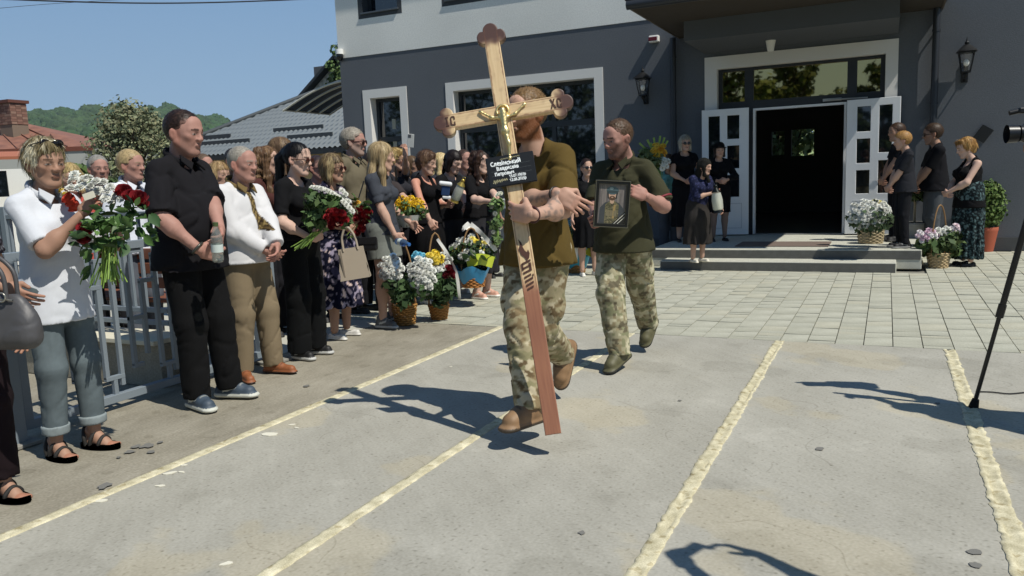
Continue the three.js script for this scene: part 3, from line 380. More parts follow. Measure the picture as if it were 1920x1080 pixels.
// ---------- figures: signed distance fields meshed with surface nets ----------
// a prim is a tapered capsule {a,b,ra,rb}; n,s flatten it along the unit axis n by the factor s; capB cuts it flat at b; sub carves it out
const cap = (a, b, ra, rb = ra, o = {}) => ({ a, b, ra, rb, ...o });
const ell = (c, rx, ry, rz, o = {}) => ({ c, r: V(rx, ry, rz), ...o });
function netMesh(prims, { cell = .012, k = .03, disp, color, cuts = [], pad = .03 } = {}) {
  const B = new THREE.Box3();
  const bbox = p => { const b = new THREE.Box3(); if (p.c) { const m = Math.max(p.r.x, p.r.y, p.r.z); p.q ? b.set(p.c.clone().subScalar(m), p.c.clone().addScalar(m)) : b.set(p.c.clone().sub(p.r), p.c.clone().add(p.r)); } else { b.expandByPoint(p.a.clone().subScalar(p.ra)); b.expandByPoint(p.a.clone().addScalar(p.ra)); b.expandByPoint(p.b.clone().subScalar(p.rb)); b.expandByPoint(p.b.clone().addScalar(p.rb)); } return b; };
  for (const p of prims) if (!p.sub) B.union(bbox(p)); B.expandByScalar(pad);
  const o = B.min, nx = Math.ceil((B.max.x - o.x) / cell) + 1, ny = Math.ceil((B.max.y - o.y) / cell) + 1, nz = Math.ceil((B.max.z - o.z) / cell) + 1, F = new Float32Array(nx * ny * nz).fill(.2), sx = nx, sy = nx * ny;
  for (const p of prims) {
    const kk = p.k ?? k, bb = bbox(p).expandByScalar(kk + cell * 2 + (p.sub ? .01 : .015)), lo = v => Math.max(0, Math.floor(v)), i0 = lo((bb.min.x - o.x) / cell), i1 = Math.min(nx - 1, Math.ceil((bb.max.x - o.x) / cell)), j0 = lo((bb.min.y - o.y) / cell), j1 = Math.min(ny - 1, Math.ceil((bb.max.y - o.y) / cell)), l0 = lo((bb.min.z - o.z) / cell), l1 = Math.min(nz - 1, Math.ceil((bb.max.z - o.z) / cell));
    const { a, b, ra, rb, c, r, q, n } = p; let dx, dy, dz, L2, iL; if (a) { dx = b.x - a.x; dy = b.y - a.y; dz = b.z - a.z; L2 = dx * dx + dy * dy + dz * dz || 1e-9; iL = 1 / Math.sqrt(L2); }
    const e = q ? new THREE.Matrix4().makeRotationFromQuaternion(q).transpose().elements : null, inv = n ? 1 / p.s - 1 : 0, rmin = r ? Math.min(r.x, r.y, r.z) : 0;
    for (let l = l0; l <= l1; l++) for (let j = j0; j <= j1; j++) for (let i = i0; i <= i1; i++) {
      const x = o.x + i * cell, y = o.y + j * cell, z = o.z + l * cell; let d;
      if (c) { let X = x - c.x, Y = y - c.y, Z = z - c.z; if (e) { const u = e[0] * X + e[4] * Y + e[8] * Z, v = e[1] * X + e[5] * Y + e[9] * Z, w = e[2] * X + e[6] * Y + e[10] * Z; X = u; Y = v; Z = w; } const k0 = Math.hypot(X / r.x, Y / r.y, Z / r.z), k1 = Math.hypot(X / (r.x * r.x), Y / (r.y * r.y), Z / (r.z * r.z)); d = k1 > 1e-9 ? k0 * (k0 - 1) / k1 : -rmin; }
      else { const px = x - a.x, py = y - a.y, pz = z - a.z; let t = (px * dx + py * dy + pz * dz) / L2; const tc = t < 0 ? 0 : t > 1 ? 1 : t; let X = px - dx * tc, Y = py - dy * tc, Z = pz - dz * tc; const R = ra + (rb - ra) * tc; if (n) { const m = X * n.x + Y * n.y + Z * n.z; X += n.x * m * inv; Y += n.y * m * inv; Z += n.z * m * inv; d = (Math.hypot(X, Y, Z) - R) * (p.s < 1 ? Math.max(p.s, .6) : 1); } else d = Math.hypot(X, Y, Z) - R; if (p.capB) d = Math.max(d, (t - 1) / iL); if (p.capA) d = Math.max(d, -t / iL); }
      const f = l * sy + j * sx + i, v = F[f];
      if (p.sub) { const h = Math.max(kk - Math.abs(-d - v), 0) / kk; F[f] = Math.max(v, -d) + h * h * kk * .25; }
      else { const h = Math.max(kk - Math.abs(d - v), 0) / kk; F[f] = Math.min(v, d) - h * h * kk * .25; }
    }
  }
  if (disp || cuts.length) for (let l = 0, f = 0; l < nz; l++) for (let j = 0; j < ny; j++) for (let i = 0; i < nx; i++, f++) { if (Math.abs(F[f]) > .06) { if (cuts.length && F[f] < 0) { const x = o.x + i * cell, y = o.y + j * cell, z = o.z + l * cell; for (const c of cuts) { const d = c(x, y, z); if (d > F[f]) F[f] = d; } } continue; } const x = o.x + i * cell, y = o.y + j * cell, z = o.z + l * cell; if (disp) F[f] += disp(x, y, z); for (const c of cuts) { const d = c(x, y, z); if (d > F[f]) F[f] = d; } }
  const idx = new Int32Array(F.length).fill(-1), P = [], I = [];
  for (let l = 0; l < nz - 1; l++) for (let j = 0; j < ny - 1; j++) for (let i = 0; i < nx - 1; i++) {
    const f = l * sy + j * sx + i; const v0 = F[f], v1 = F[f + 1], v2 = F[f + sx], v3 = F[f + sx + 1], v4 = F[f + sy], v5 = F[f + sy + 1], v6 = F[f + sy + sx], v7 = F[f + sy + sx + 1];
    const s = (v0 < 0) + (v1 < 0) + (v2 < 0) + (v3 < 0) + (v4 < 0) + (v5 < 0) + (v6 < 0) + (v7 < 0); if (s === 0 || s === 8) continue;
    let X = 0, Y = 0, Z = 0, c = 0; const e = (a, b, ax, ay, az, ux, uy, uz) => { if ((a < 0) !== (b < 0)) { const t = a / (a - b); X += ax + ux * t; Y += ay + uy * t; Z += az + uz * t; c++; } };
    e(v0, v1, 0, 0, 0, 1, 0, 0); e(v2, v3, 0, 1, 0, 1, 0, 0); e(v4, v5, 0, 0, 1, 1, 0, 0); e(v6, v7, 0, 1, 1, 1, 0, 0); e(v0, v2, 0, 0, 0, 0, 1, 0); e(v1, v3, 1, 0, 0, 0, 1, 0); e(v4, v6, 0, 0, 1, 0, 1, 0); e(v5, v7, 1, 0, 1, 0, 1, 0); e(v0, v4, 0, 0, 0, 0, 0, 1); e(v1, v5, 1, 0, 0, 0, 0, 1); e(v2, v6, 0, 1, 0, 0, 0, 1); e(v3, v7, 1, 1, 0, 0, 0, 1);
    idx[f] = P.length / 3; P.push(o.x + (i + X / c) * cell, o.y + (j + Y / c) * cell, o.z + (l + Z / c) * cell);
  }
  const quad = (a, b, c, d, flip) => { if (a < 0 || b < 0 || c < 0 || d < 0) return; if (flip) I.push(a, c, b, a, d, c); else I.push(a, b, c, a, c, d); };
  for (let l = 1; l < nz - 1; l++) for (let j = 1; j < ny - 1; j++) for (let i = 1; i < nx - 1; i++) {
    const f = l * sy + j * sx + i, n = F[f] < 0;
    if (n !== F[f + 1] < 0) quad(idx[f - sx - sy], idx[f - sy], idx[f], idx[f - sx], !n);
    if (n !== F[f + sx] < 0) quad(idx[f - 1 - sy], idx[f - sy], idx[f], idx[f - 1], n);
    if (n !== F[f + sy] < 0) quad(idx[f - 1 - sx], idx[f - sx], idx[f], idx[f - 1], !n);
  }
  const g = new THREE.BufferGeometry(); g.setAttribute('position', new THREE.Float32BufferAttribute(P, 3)); g.setIndex(I); g.computeVertexNormals();
  if (color) paint(g, color); return g;
}
function paint(g, fn) { const p = g.attributes.position, nn = g.attributes.normal, C = new Float32Array(p.count * 3); for (let i = 0; i < p.count; i++) { const c = fn(p.getX(i), p.getY(i), p.getZ(i), nn.getX(i), nn.getY(i), nn.getZ(i)); C[i * 3] = c[0]; C[i * 3 + 1] = c[1]; C[i * 3 + 2] = c[2]; } g.setAttribute('color', new THREE.BufferAttribute(C, 3)); return g; }
const L3 = h => { const c = hex(h); return [c.r, c.g, c.b]; };
const mul = (c, k) => [c[0] * k, c[1] * k, c[2] * k], mixc = (a, b, t) => [mix(a[0], b[0], t), mix(a[1], b[1], t), mix(a[2], b[2], t)];
const skinMat = new THREE.MeshPhysicalMaterial({ color: 0xffffff, vertexColors: true, roughness: .58, specularIntensity: .5 });
const clothMat = new THREE.MeshPhysicalMaterial({ color: 0xffffff, vertexColors: true, roughness: .92, specularIntensity: .3 });
const hairMat = new THREE.MeshPhysicalMaterial({ side: THREE.DoubleSide, color: 0xffffff, vertexColors: true, roughness: .5, specularIntensity: .5 });
const shoeMat = new THREE.MeshStandardMaterial({ color: 0xffffff, vertexColors: true, roughness: .6 });

// ---- head, about 0.235 m from chin to crown, looking along +z ----
function headPrims(o) {
  const w = o.female ? .94 : 1, j = o.jaw ?? (o.female ? .88 : 1), f = o.fat ?? 0, P = [
    ell(V(0, .036, -.014), .074 * w + f * .3, .086, .094), ell(V(0, .012, .02), .066 * w + f * .5, .082, .07), ell(V(0, -.04, .028), .054 * j + f, .068, .058),
    cap(V(0, -.092, .066), V(0, -.088, .05), .019 * j, .025 * j), ...[-1, 1].flatMap(s => [cap(V(s * .056 * j + s * f, -.04, .0), V(s * .022 * j, -.09, .054), .017 + f * .3, .019 + f * .3), ell(V(s * .04, -.008, .06), .019, .015, .015), cap(V(s * .012, .026, .087), V(s * .042, .026, .07), .009, .008)]),
    ell(V(0, .056, .06), .046, .036, .026),
    cap(V(0, -.075, -.02), V(0, -.17, -.035), .046 * (o.neck ?? 1) * (o.female ? .86 : 1), .053 * (o.neck ?? 1) * (o.female ? .86 : 1)),
    cap(V(0, .016, .084), V(0, -.018, .103), .008, .011, { k: .014 }), ...[-1, 1].map(s => ell(V(s * .0115, -.024, .095), .0095, .0085, .012, { k: .01 })),
    ...[-1, 1].map(s => ell(V(s * .031, .006, .1), .0155, .0105, .014, { sub: true, k: .012 })), ...[-1, 1].map(s => ell(V(s * .031, .005, .0745), .0135, .0115, .0135, { k: .004 })),
    ell(V(0, -.0495, .086), .019, .0055, .0075, { k: .01 }), ell(V(0, -.0585, .0845), .016, .006, .0075, { k: .01 }), cap(V(-.018, -.0555, .097), V(.018, -.0555, .097), .0022, .0022, { sub: true, k: .005 }), ...[-1, 1].map(s => cap(V(s * .019, -.03, .094), V(s * .03, -.058, .083), .003, .003, { sub: true, k: .01 })),
    ...[-1, 1].flatMap(s => [ell(V(s * .078 * w + s * f * .4, -.002, -.008), .009, .031, .019, { k: .008, q: new THREE.Quaternion().setFromEuler(new THREE.Euler(-.2, s * -.45, 0)) }), ell(V(s * .088 * w + s * f * .4, .002, .0), .006, .016, .009, { sub: true, k: .006 })])];
  return P;
}
function headColor(o) {
  const S = o.skin, hair = o.hairC, beard = o.beard ?? 0, bc = o.beardC ?? hair, lipc = o.lip ?? [S[0] * .78, S[1] * .5, S[2] * .5];
  return (x, y, z) => {
    let k = 1 + noise(x * 60, y * 60, z * 60) * .05, c = mul(S, k); const ax = Math.abs(x);
    const flush = Math.exp(-(((ax - .042) / .02) ** 2 + ((y + .022) / .022) ** 2)) * .5 + Math.exp(-((x / .014) ** 2 + ((y + .02) / .015) ** 2)) * .5; if (z > .03) c = mixc(c, [S[0] * 1.02, S[1] * .78, S[2] * .72], flush * .6);
    if (Math.abs(x) > .068 && z < .03) c = mixc(c, [S[0], S[1] * .74, S[2] * .68], .5);
    if (z > .06) {
      const ex = ax - .031, ey = y - .005, ee = (ex / .0125) ** 2 + (ey / .0045) ** 2; if (ee < 1) c = Math.abs(ex) < .0058 ? [.03, .025, .02] : [.26, .23, .21]; else if (ee < 2.4) c = mixc(c, mul(S, .4), o.female ? .55 : .35);
      if (Math.abs(y - .0275 + ax * .05 - .002) < .0048 && ax > .012 && ax < .049) c = mixc(c, o.browC ?? mul(hair, .8), .8);
      const l = (x / .0195) ** 2 + ((y + .0545 + ax * ax * 4) / .0092) ** 2; if (l < 1 && z > .076) c = mixc(c, lipc, o.female ? .65 : .4); if (Math.abs(y + .0555 + ax * ax * 5) < .0022 && ax < .02) c = mul(S, .4);
    }
    if (beard) { const n = noise(x * 150, y * 150, z * 150) * .25, m = sstep(-.02, -.045, y + (ax > .04 ? -.03 * (ax - .04) / .03 : .0)) * sstep(-.03, .0, z + .02) * (1 - sstep(-.1, -.125, y)), mouth = z > .07 && (x / .024) ** 2 + ((y + .054) / .0095) ** 2 < 1, chk = z > .05 && ax < .018 && y > -.042 ? 0 : 1; if (!mouth) c = mixc(c, bc, clamp(m * chk * beard * (1 + n))); }
    if (o.stubble) { const m = sstep(.035, .06, y - z * .62 + .0) * (1 - sstep(.095, .1, z)) ; const back = z < .03 && y > -.05 - z * .2 && !(ax > .07 && y < .03 && y > -.04) ? sstep(-.075, -.05, y - Math.max(0, z) * 1.2) * sstep(.045, -.02, z) : 0; c = mixc(c, hair, clamp(Math.max(m, back)) * o.stubble * (1 + noise(x * 160, y * 160, z * 160) * .3)); }
    return c;
  };
}
const headCache = {};
function headGeo(o, cell) { const key = [!!o.female, o.jaw, o.fat, o.neck, cell].join(); headCache[key] ??= netMesh(headPrims(o), { cell, k: .022 }); return paint(headCache[key].clone(), headColor(o)); }

// ---- hair and headgear, in head space ----
function hairGeo(st, C, cell, o) {
  const w = o.female ? .94 : 1, streak = (x, y, z) => { const a = Math.atan2(x, z + .02), n = noise(a * 9, y * 14, 3.3) * .5 + noise(a * 26, y * 12, 8.1) * .5; return n; };
  const col = (x, y, z) => { const n = streak(x, y, z); let c = mul(C, 1 + n * .55); if (o.hairC2) c = mixc(c, o.hairC2, sstep(-.05, .35, n + noise(x * 20, y * 9, z * 20) * .4)); return c; };
  const dsp = amp => (x, y, z) => streak(x, y, z) * amp;
  const skull = t => [ell(V(0, .038, -.016), (.0745 * w + t), .0875 + t, .0955 + t)];
  const hairline = (front, slope, nape) => (x, y, z) => { const ax = Math.abs(x); return Math.max(Math.min(front + slope * (z - .08) - y, 9), -9) ; };
  if (st === 'crop') { const t = o.hairT ?? .006; return netMesh(skull(t), { cell, k: .01, disp: (x, y, z) => noise(x * 90, y * 90, z * 90) * .003, color: (x, y, z) => { const e = z > .03 ? sstep(.03, .0, y - .072 - (z - .07) * .35) : sstep(.035, 0, y + .058 - sstep(-.06, .02, z) * .07); return mixc(mul(col(x, y, z), 1 + noise(x * 130, y * 130, z * 130) * .5), o.skin, clamp(e * .4 + noise(x * 90, y * 90, z * 90 + 4) * .2, 0, .6) * (t < .009 ? .9 : .4)); }, cuts: [(x, y, z) => { const f = .072 + (z - .07) * .35 + (Math.abs(x) > .045 ? -.012 : 0); const back = -.058; const side = Math.abs(x) > .055 && z > .028 ? .02 : -1; const ear = Math.abs(x) > .064 && z > -.03 && z < .035 ? .022 : -1; let lim = z > .035 ? f : mix(back, .012, sstep(-.06, .02, z)); lim = Math.max(lim, side, ear); return lim - y; }] }); }
  if (st === 'bald') { return netMesh(skull(.005), { cell, k: .01, disp: dsp(.002), color: col, cuts: [(x, y, z) => Math.max((z > .03 ? 1 : mix(-.06, .01, sstep(-.06, .02, z))) - y, y - .075 - (z < -.05 ? .03 : 0))] }); }
  if (st === 'short') { const t = o.hairT ?? .013, sd = o.sd ?? 1; return netMesh([...skull(t), ell(V(.008, .075, -.028), .066, .058, .08), cap(V(.042, .098, .048), V(-.03, .092, .07), .02, .022), cap(V(-.03, .09, .07), V(-.06, .05, .052), .02, .014), cap(V(.045, .095, .045), V(.064, .045, .045), .016, .012), cap(V(0, .0, -.085), V(0, -.055, -.07), .05, .034), ...[-1, 1].map(k => cap(V(k * .07, .03, -.02), V(k * .07, o.ears ? .0 : -.03, .012), .02, .012))], { cell, k: .022, disp: (x, y, z) => streak(x, y, z) * .008 + noise(x * 45, y * 28, z * 45 + sd) * .005, color: col, cuts: [(x, y, z) => { const ax = Math.abs(x), n = noise(x * 60, 2 + sd, z * 60) * .02; let lim = z > .05 ? .058 + x * .22 + n : z > .02 ? (ax > .052 ? .0 + n : .05) : z > -.03 ? (o.ears && ax > .06 ? .01 : -.025) + n : -.075 + n; return lim - y; }] }); }
  const strands = (list, rad) => list.map(([a, b, r, r2]) => cap(a, b, r * rad, (r2 ?? r) * rad));
  if (st === 'bob') return netMesh([...skull(.017), ...[-1, 1].map(s => cap(V(s * .07, .03, -.01), V(s * .072, -.085, .005), .028, .024)), ell(V(0, -.03, -.06), .075, .08, .045)], { cell, k: .03, disp: dsp(.007), color: col, cuts: [(x, y, z) => (z > .05 ? .055 + noise(x * 40, 2, 1) * .012 : z > .028 ? (Math.abs(x) > .05 ? -.1 : .05) : -.11) - y] });
  if (st === 'long' || st === 'wavy') { const d = o.hairLen ?? .42, wv = st === 'wavy' ? .016 : .005; return netMesh([...skull(.014), ...[-1, 1].flatMap(s => [cap(V(s * .066, .05, -.0), V(s * .08, -.12, .005), .024, .028), cap(V(s * .08, -.12, .005), V(s * (o.hairOut ?? .1), -d * .75, .03), .03, .02)]), cap(V(0, .03, -.06), V(0, -.14, -.085), .07, .07, { n: V(0, 0, 1), s: .6 }), cap(V(0, -.14, -.085), V(0, -d, -.1), .08, .06, { n: V(0, 0, 1), s: .4 })], { cell, k: .03, disp: (x, y, z) => streak(x, y * .3, z) * wv + (st === 'wavy' ? noise(x * 14, y * 22, z * 14) * .014 : 0), color: (x, y, z) => { const n = noise(Math.atan2(x, z + .02) * 16, y * 3, 3) * .6 + noise(Math.atan2(x, z + .02) * 34, y * 4, 8) * .4; let c = mul(C, 1 + n * .5); if (o.hairC2) c = mixc(c, o.hairC2, sstep(0, .5, n)); return c; }, cuts: [(x, y, z) => (z > .052 ? .066 - Math.abs(x) * .5 + .0 : z > .03 ? (Math.abs(x) > .058 ? -9 : .06) : -9) - y] }); }
  if (st === 'pony') { const tl = o.hairLen ?? .3; return netMesh([...skull(.009), ell(V(0, .055, -.105), .022, .022, .022), cap(V(0, .055, -.11), V(.0, .0, -.15), .026, .034), cap(V(0, .0, -.15), V(0, -tl * .6, -.14), .034, .032), cap(V(0, -tl * .6, -.14), V(0, -tl, -.125), .032, .012)], { cell, k: .022, disp: dsp(.004), color: col, cuts: [(x, y, z) => { const ax = Math.abs(x); let lim = z > .03 ? .07 + (z - .08) * .3 - (ax > .05 ? .01 : 0) : z > -.05 ? mix(-.05, .012, sstep(-.05, .0, z)) + (ax > .066 && z > -.03 ? .015 : 0) : z > -.1 ? -.062 : -9; return lim - y; }] }); }
  if (st === 'scarf') return netMesh([...skull(.016), ...[-1, 1].map(s => cap(V(s * .07, .02, .03), V(s * .045, -.105, .035), .026, .024)), cap(V(-.04, -.115, .035), V(.04, -.115, .035), .024), cap(V(0, .0, -.06), V(0, -.2, -.1), .085, .12, { n: V(0, 0, 1), s: .6 }), cap(V(0, -.12, .05), V(.02, -.2, .08), .018, .03), ell(V(0, -.035, .085), .052, .085, .06, { sub: true, k: .012 })], { cell, k: .035, disp: (x, y, z) => noise(x * 20, y * 14, z * 20) * .006, color: (x, y, z) => mul(C, 1 + noise(x * 30, y * 30, z * 30) * .25) });
  if (st === 'bandana') return netMesh([...skull(.013), cap(V(0, .0, -.06), V(0, -.12, -.1), .075, .04, { n: V(0, 0, 1), s: .5 })], { cell, k: .03, disp: (x, y, z) => noise(x * 18, y * 18, z * 18) * .006, color: (x, y, z) => mul(C, 1 + noise(x * 30, y * 30, z * 30) * .2), cuts: [(x, y, z) => (z > .04 ? .062 : z > -.05 ? .02 : -9) - y] });
  if (st === 'hat') return netMesh([ell(V(0, .075, -.01), .088, .07, .1), cap(V(0, .05, -.005), V(0, .052, -.006), .125, .125, { n: V(0, 1, 0), s: .1, k: .02 })], { cell, k: .02, disp: (x, y, z) => noise(x * 16, y * 16, z * 16) * .005, color: (x, y, z) => mul(C, 1 + noise(x * 30, y * 30, z * 30) * .15), cuts: [(x, y, z) => .036 - y] });
}
// loose strands lying over a hair mesh
function fuzz(g, n, len, wid, up = 0) {
  const p = g.attributes.position, nn = g.attributes.normal, cc = g.attributes.color, P = [], N = [], C = []; if (!p.count) return g;
  for (let k = 0; k < n; k++) {
    const i = Math.floor(rnd() * p.count), a = V().fromBufferAttribute(p, i), m = V().fromBufferAttribute(nn, i); if (up === 0 && m.y < -.3) continue; const t = V(rr(-.35, .35), up ? rr(-.2, .6) : -1, rr(-.35, .35)); if (!up && m.y > .7) t.set(a.x * 9 + rr(-.4, .4), -.3, rr(-.2, .9)); t.addScaledVector(m, -t.dot(m) * (up ? .4 : 1)).normalize(); const s = V().crossVectors(t, m).normalize().multiplyScalar(wid / 2), L = len * rr(.5, 1.2), o = rr(-.02, .16);
    const q = [a.clone().addScaledVector(m, .0005), a.clone().addScaledVector(t, L * .5).addScaledVector(m, L * (.08 + o * .4)), a.clone().addScaledVector(t, L).addScaledVector(m, L * o)], f = rr(.65, 1.5);
    const A = q[0].clone().sub(s), B = q[0].clone().add(s), D = q[1].clone().sub(s), E = q[1].clone().add(s); for (const v of [A, B, D, B, E, D, D, E, q[2]]) { P.push(v.x, v.y, v.z); N.push(m.x, m.y, m.z); C.push(cc.getX(i) * f, cc.getY(i) * f, cc.getZ(i) * f); }
  }
  const h = new THREE.BufferGeometry(); h.setAttribute('position', new THREE.Float32BufferAttribute(P, 3)); h.setAttribute('normal', new THREE.Float32BufferAttribute(N, 3)); h.setAttribute('color', new THREE.Float32BufferAttribute(C, 3)); return mergeGeometries([clean(g), h]);
}
// ---- hand: wrist at the origin, fingers along -y, palm facing +z, thumb on +x ----
function handPrims(curl, spread, thumb) {
  const P = [cap(V(0, .01, 0), V(0, -.02, 0), .026, .03, { n: V(0, 0, 1), s: .72 }), cap(V(-.024, -.03, 0), V(-.025, -.088, 0), .018, .0135, { n: V(0, 0, 1), s: .8 }), cap(V(.024, -.03, 0), V(.024, -.09, 0), .019, .0135, { n: V(0, 0, 1), s: .8 }), cap(V(0, -.03, 0), V(0, -.092, 0), .02, .0135, { n: V(0, 0, 1), s: .75 })];
  const fl = [[.0298, .92, .0087], [.0101, 1.02, .0089], [-.0098, .95, .0085], [-.0285, .77, .0077]];
  fl.forEach(([x, len, r], i) => { let p = V(x, -.09, 0), a = 0; const c = Array.isArray(curl) ? curl[i] : curl, sp = (x / .03) * spread; [.042, .028, .022].forEach((L, m) => { a += c * [.75, 1.05, .7][m]; const d = V(Math.sin(sp), -Math.cos(a), Math.sin(a)).normalize(), q = p.clone().addScaledVector(d, L * len); P.push(cap(p, q, r * (1 - m * .06), r * (1 - (m + 1) * .07), { k: m ? .003 : .006 })); p = q; }); });
  const t0 = V(.028, -.022, .006), t1 = V(.05 + thumb * .006, -.055, .012 + thumb * .022), t2 = V(.052 - thumb * .02, -.085, .02 + thumb * .034); P.push(cap(t0, t1, .0165, .0125, { k: .014 }), cap(t1, t2, .0122, .0095, { k: .004 })); return P;
}
const HANDS = { relaxed: [[.26, .36, .44, .52], .16, .3], grip: [[1.0, 1.08, 1.12, 1.18], .06, 1], hold: [[.5, .62, .72, .84], .14, .8], flat: [[.12, .1, .1, .14], .16, .2], pinch: [[.7, .8, .92, 1.05], .1, 1] };
const handCache = {};
function handGeo(pose, cell, S) { handCache[pose + cell] ??= netMesh(handPrims(...HANDS[pose]), { cell, k: .012 }); return paint(handCache[pose + cell].clone(), (x, y, z, nx, ny, nz) => { const n = noise(x * 70, y * 70, z * 70) * .06; const red = y < -.085 ? .35 : .12; return mixc(mul(S, 1 + n), [S[0] * 1.02, S[1] * .72, S[2] * .66], red); }); }
// ---- shoes, toe along +z, sole on y = 0, ankle above the origin ----
const shoeCache = {};
function shoeGeo(st, c1, c2, cell) {
  const base = { sneaker: [cap(V(0, .04, -.045), V(0, .035, .12), .042, .036, { n: V(0, 1, 0), s: .95 }), cap(V(0, .085, -.03), V(0, .05, .06), .04, .036), cap(V(0, .012, -.05), V(0, .012, .135), .047, .045, { n: V(0, 1, 0), s: .38 })], dress: [cap(V(0, .035, -.045), V(0, .028, .15), .036, .03), cap(V(0, .07, -.03), V(0, .045, .06), .038, .033), cap(V(0, .008, -.05), V(0, .008, .16), .041, .036, { n: V(0, 1, 0), s: .28 })], boot: [cap(V(0, .045, -.05), V(0, .04, .115), .045, .042), cap(V(0, .17, -.022), V(0, .07, .0), .036, .046), cap(V(0, .09, -.02), V(0, .06, .07), .048, .042), cap(V(0, .014, -.055), V(0, .014, .135), .05, .048, { n: V(0, 1, 0), s: .38 })], flat: [cap(V(0, .028, -.045), V(0, .022, .115), .032, .03), cap(V(0, .006, -.05), V(0, .006, .125), .035, .033, { n: V(0, 1, 0), s: .25 }), ell(V(0, .065, .015), .03, .04, .055, { sub: true, k: .008 })] }[st];
  const key = st + cell; shoeCache[key] ??= netMesh(base, { cell, k: .022, cuts: [(x, y, z) => -y] }); const sole = { sneaker: .026, dress: .012, boot: .022, flat: .008 }[st];
  return paint(shoeCache[key].clone(), (x, y, z) => y < sole ? mul(c2, 1 + noise(x * 50, y * 50, z * 50) * .1) : st === 'sneaker' && Math.abs(Math.abs(x) - .03) < .014 && z > -.02 && z < .06 && Math.abs(y - .05 - z * .3) < .009 ? c2 : (st !== 'flat' && z > .02 && z < .085 && Math.abs(x) < .024 && y > .055 && Math.sin(z * 260) > .3) ? mul(mixc(c1, c2, .5), .8) : mul(c1, 1 + noise(x * 40, y * 40, z * 40) * .18));
}
const footPrims = [cap(V(0, .035, -.045), V(0, .03, .07), .032, .03), cap(V(0, .09, -.025), V(0, .05, .03), .036, .034), cap(V(0, .022, .06), V(0, .02, .115), .034, .024, { n: V(0, 1, 0), s: .6 }), ...[-.026, -.012, .002, .015, .03].map((x, i) => cap(V(x, .016, .1), V(x, .014, .128 + i * .004), .0095, .009 + i * .0008, { k: .006 }))];
let footG; const sandalMat = std(lin(.02, .018, .016), .75);
function sandalGeo() { const arc = (z, h, w, t) => new THREE.TubeGeometry(new THREE.CatmullRomCurve3([V(-w, .015, z), V(-w, h * .65, z + t * .3), V(0, h + .012, z + t), V(w, h * .65, z + t * .3), V(w, .015, z)]), 14, .011, 5).scale(1, 1, 1); const s = new THREE.Shape(); s.absellipse(0, .03, .049, .125, 0, 6.283); return [new THREE.ExtrudeGeometry(s, { depth: .018, bevelEnabled: true, bevelSize: .004, bevelThickness: .005, bevelSegments: 2 }).rotateX(-Math.PI / 2).scale(1, 1, -1).rotateY(0), arc(.055, .05, .04, .005), arc(.0, .082, .042, .02), arc(-.03, .1, .04, -.03)].map(g => g.translate(0, -.0, 0)); }

// ---- a whole figure ----
function ik(a, t, l1, l2, pole) { const d = t.clone().sub(a); let L = d.length(); const m = (l1 + l2) * .998; if (L > m) { t = a.clone().addScaledVector(d, m / L); L = m; } d.normalize(); const c = clamp((l1 * l1 + L * L - l2 * l2) / (2 * l1 * L), -1, 1), s = Math.sqrt(1 - c * c), u = pole.clone().addScaledVector(d, -pole.dot(d)).normalize(); return [a.clone().addScaledVector(d, l1 * c).addScaledVector(u, l1 * s), t.clone()]; }
const SKIN = { fair: L3('#ba9683'), tan: L3('#a37f6b'), red: L3('#a98073'), pale: L3('#c8a695'), dark: L3('#916e5c') };
const crease = (n, w) => Math.exp(-(n / w) * (n / w));
const wr = (A, fx, fy, fz, s = 0) => (x, y, z) => { const m = sstep(-.4, .2, noise(x * 3 + s, y * 3.3, z * 3 + 5)), m2 = sstep(-.35, .2, noise(x * 3 + s + 9, y * 3, z * 3)); return A * m * crease(noise(x * 4.5 + y * 3.2 + s, y * 4 - x * 3 + s, z * 4.5 + s), .07) + A * .8 * m2 * crease(noise(x * 6 - y * 4 + s, y * 7 + z * 4, z * 6 + s + 7), .07) - A * .35 * noise(x * 6 + s, y * 6, z * 6); };
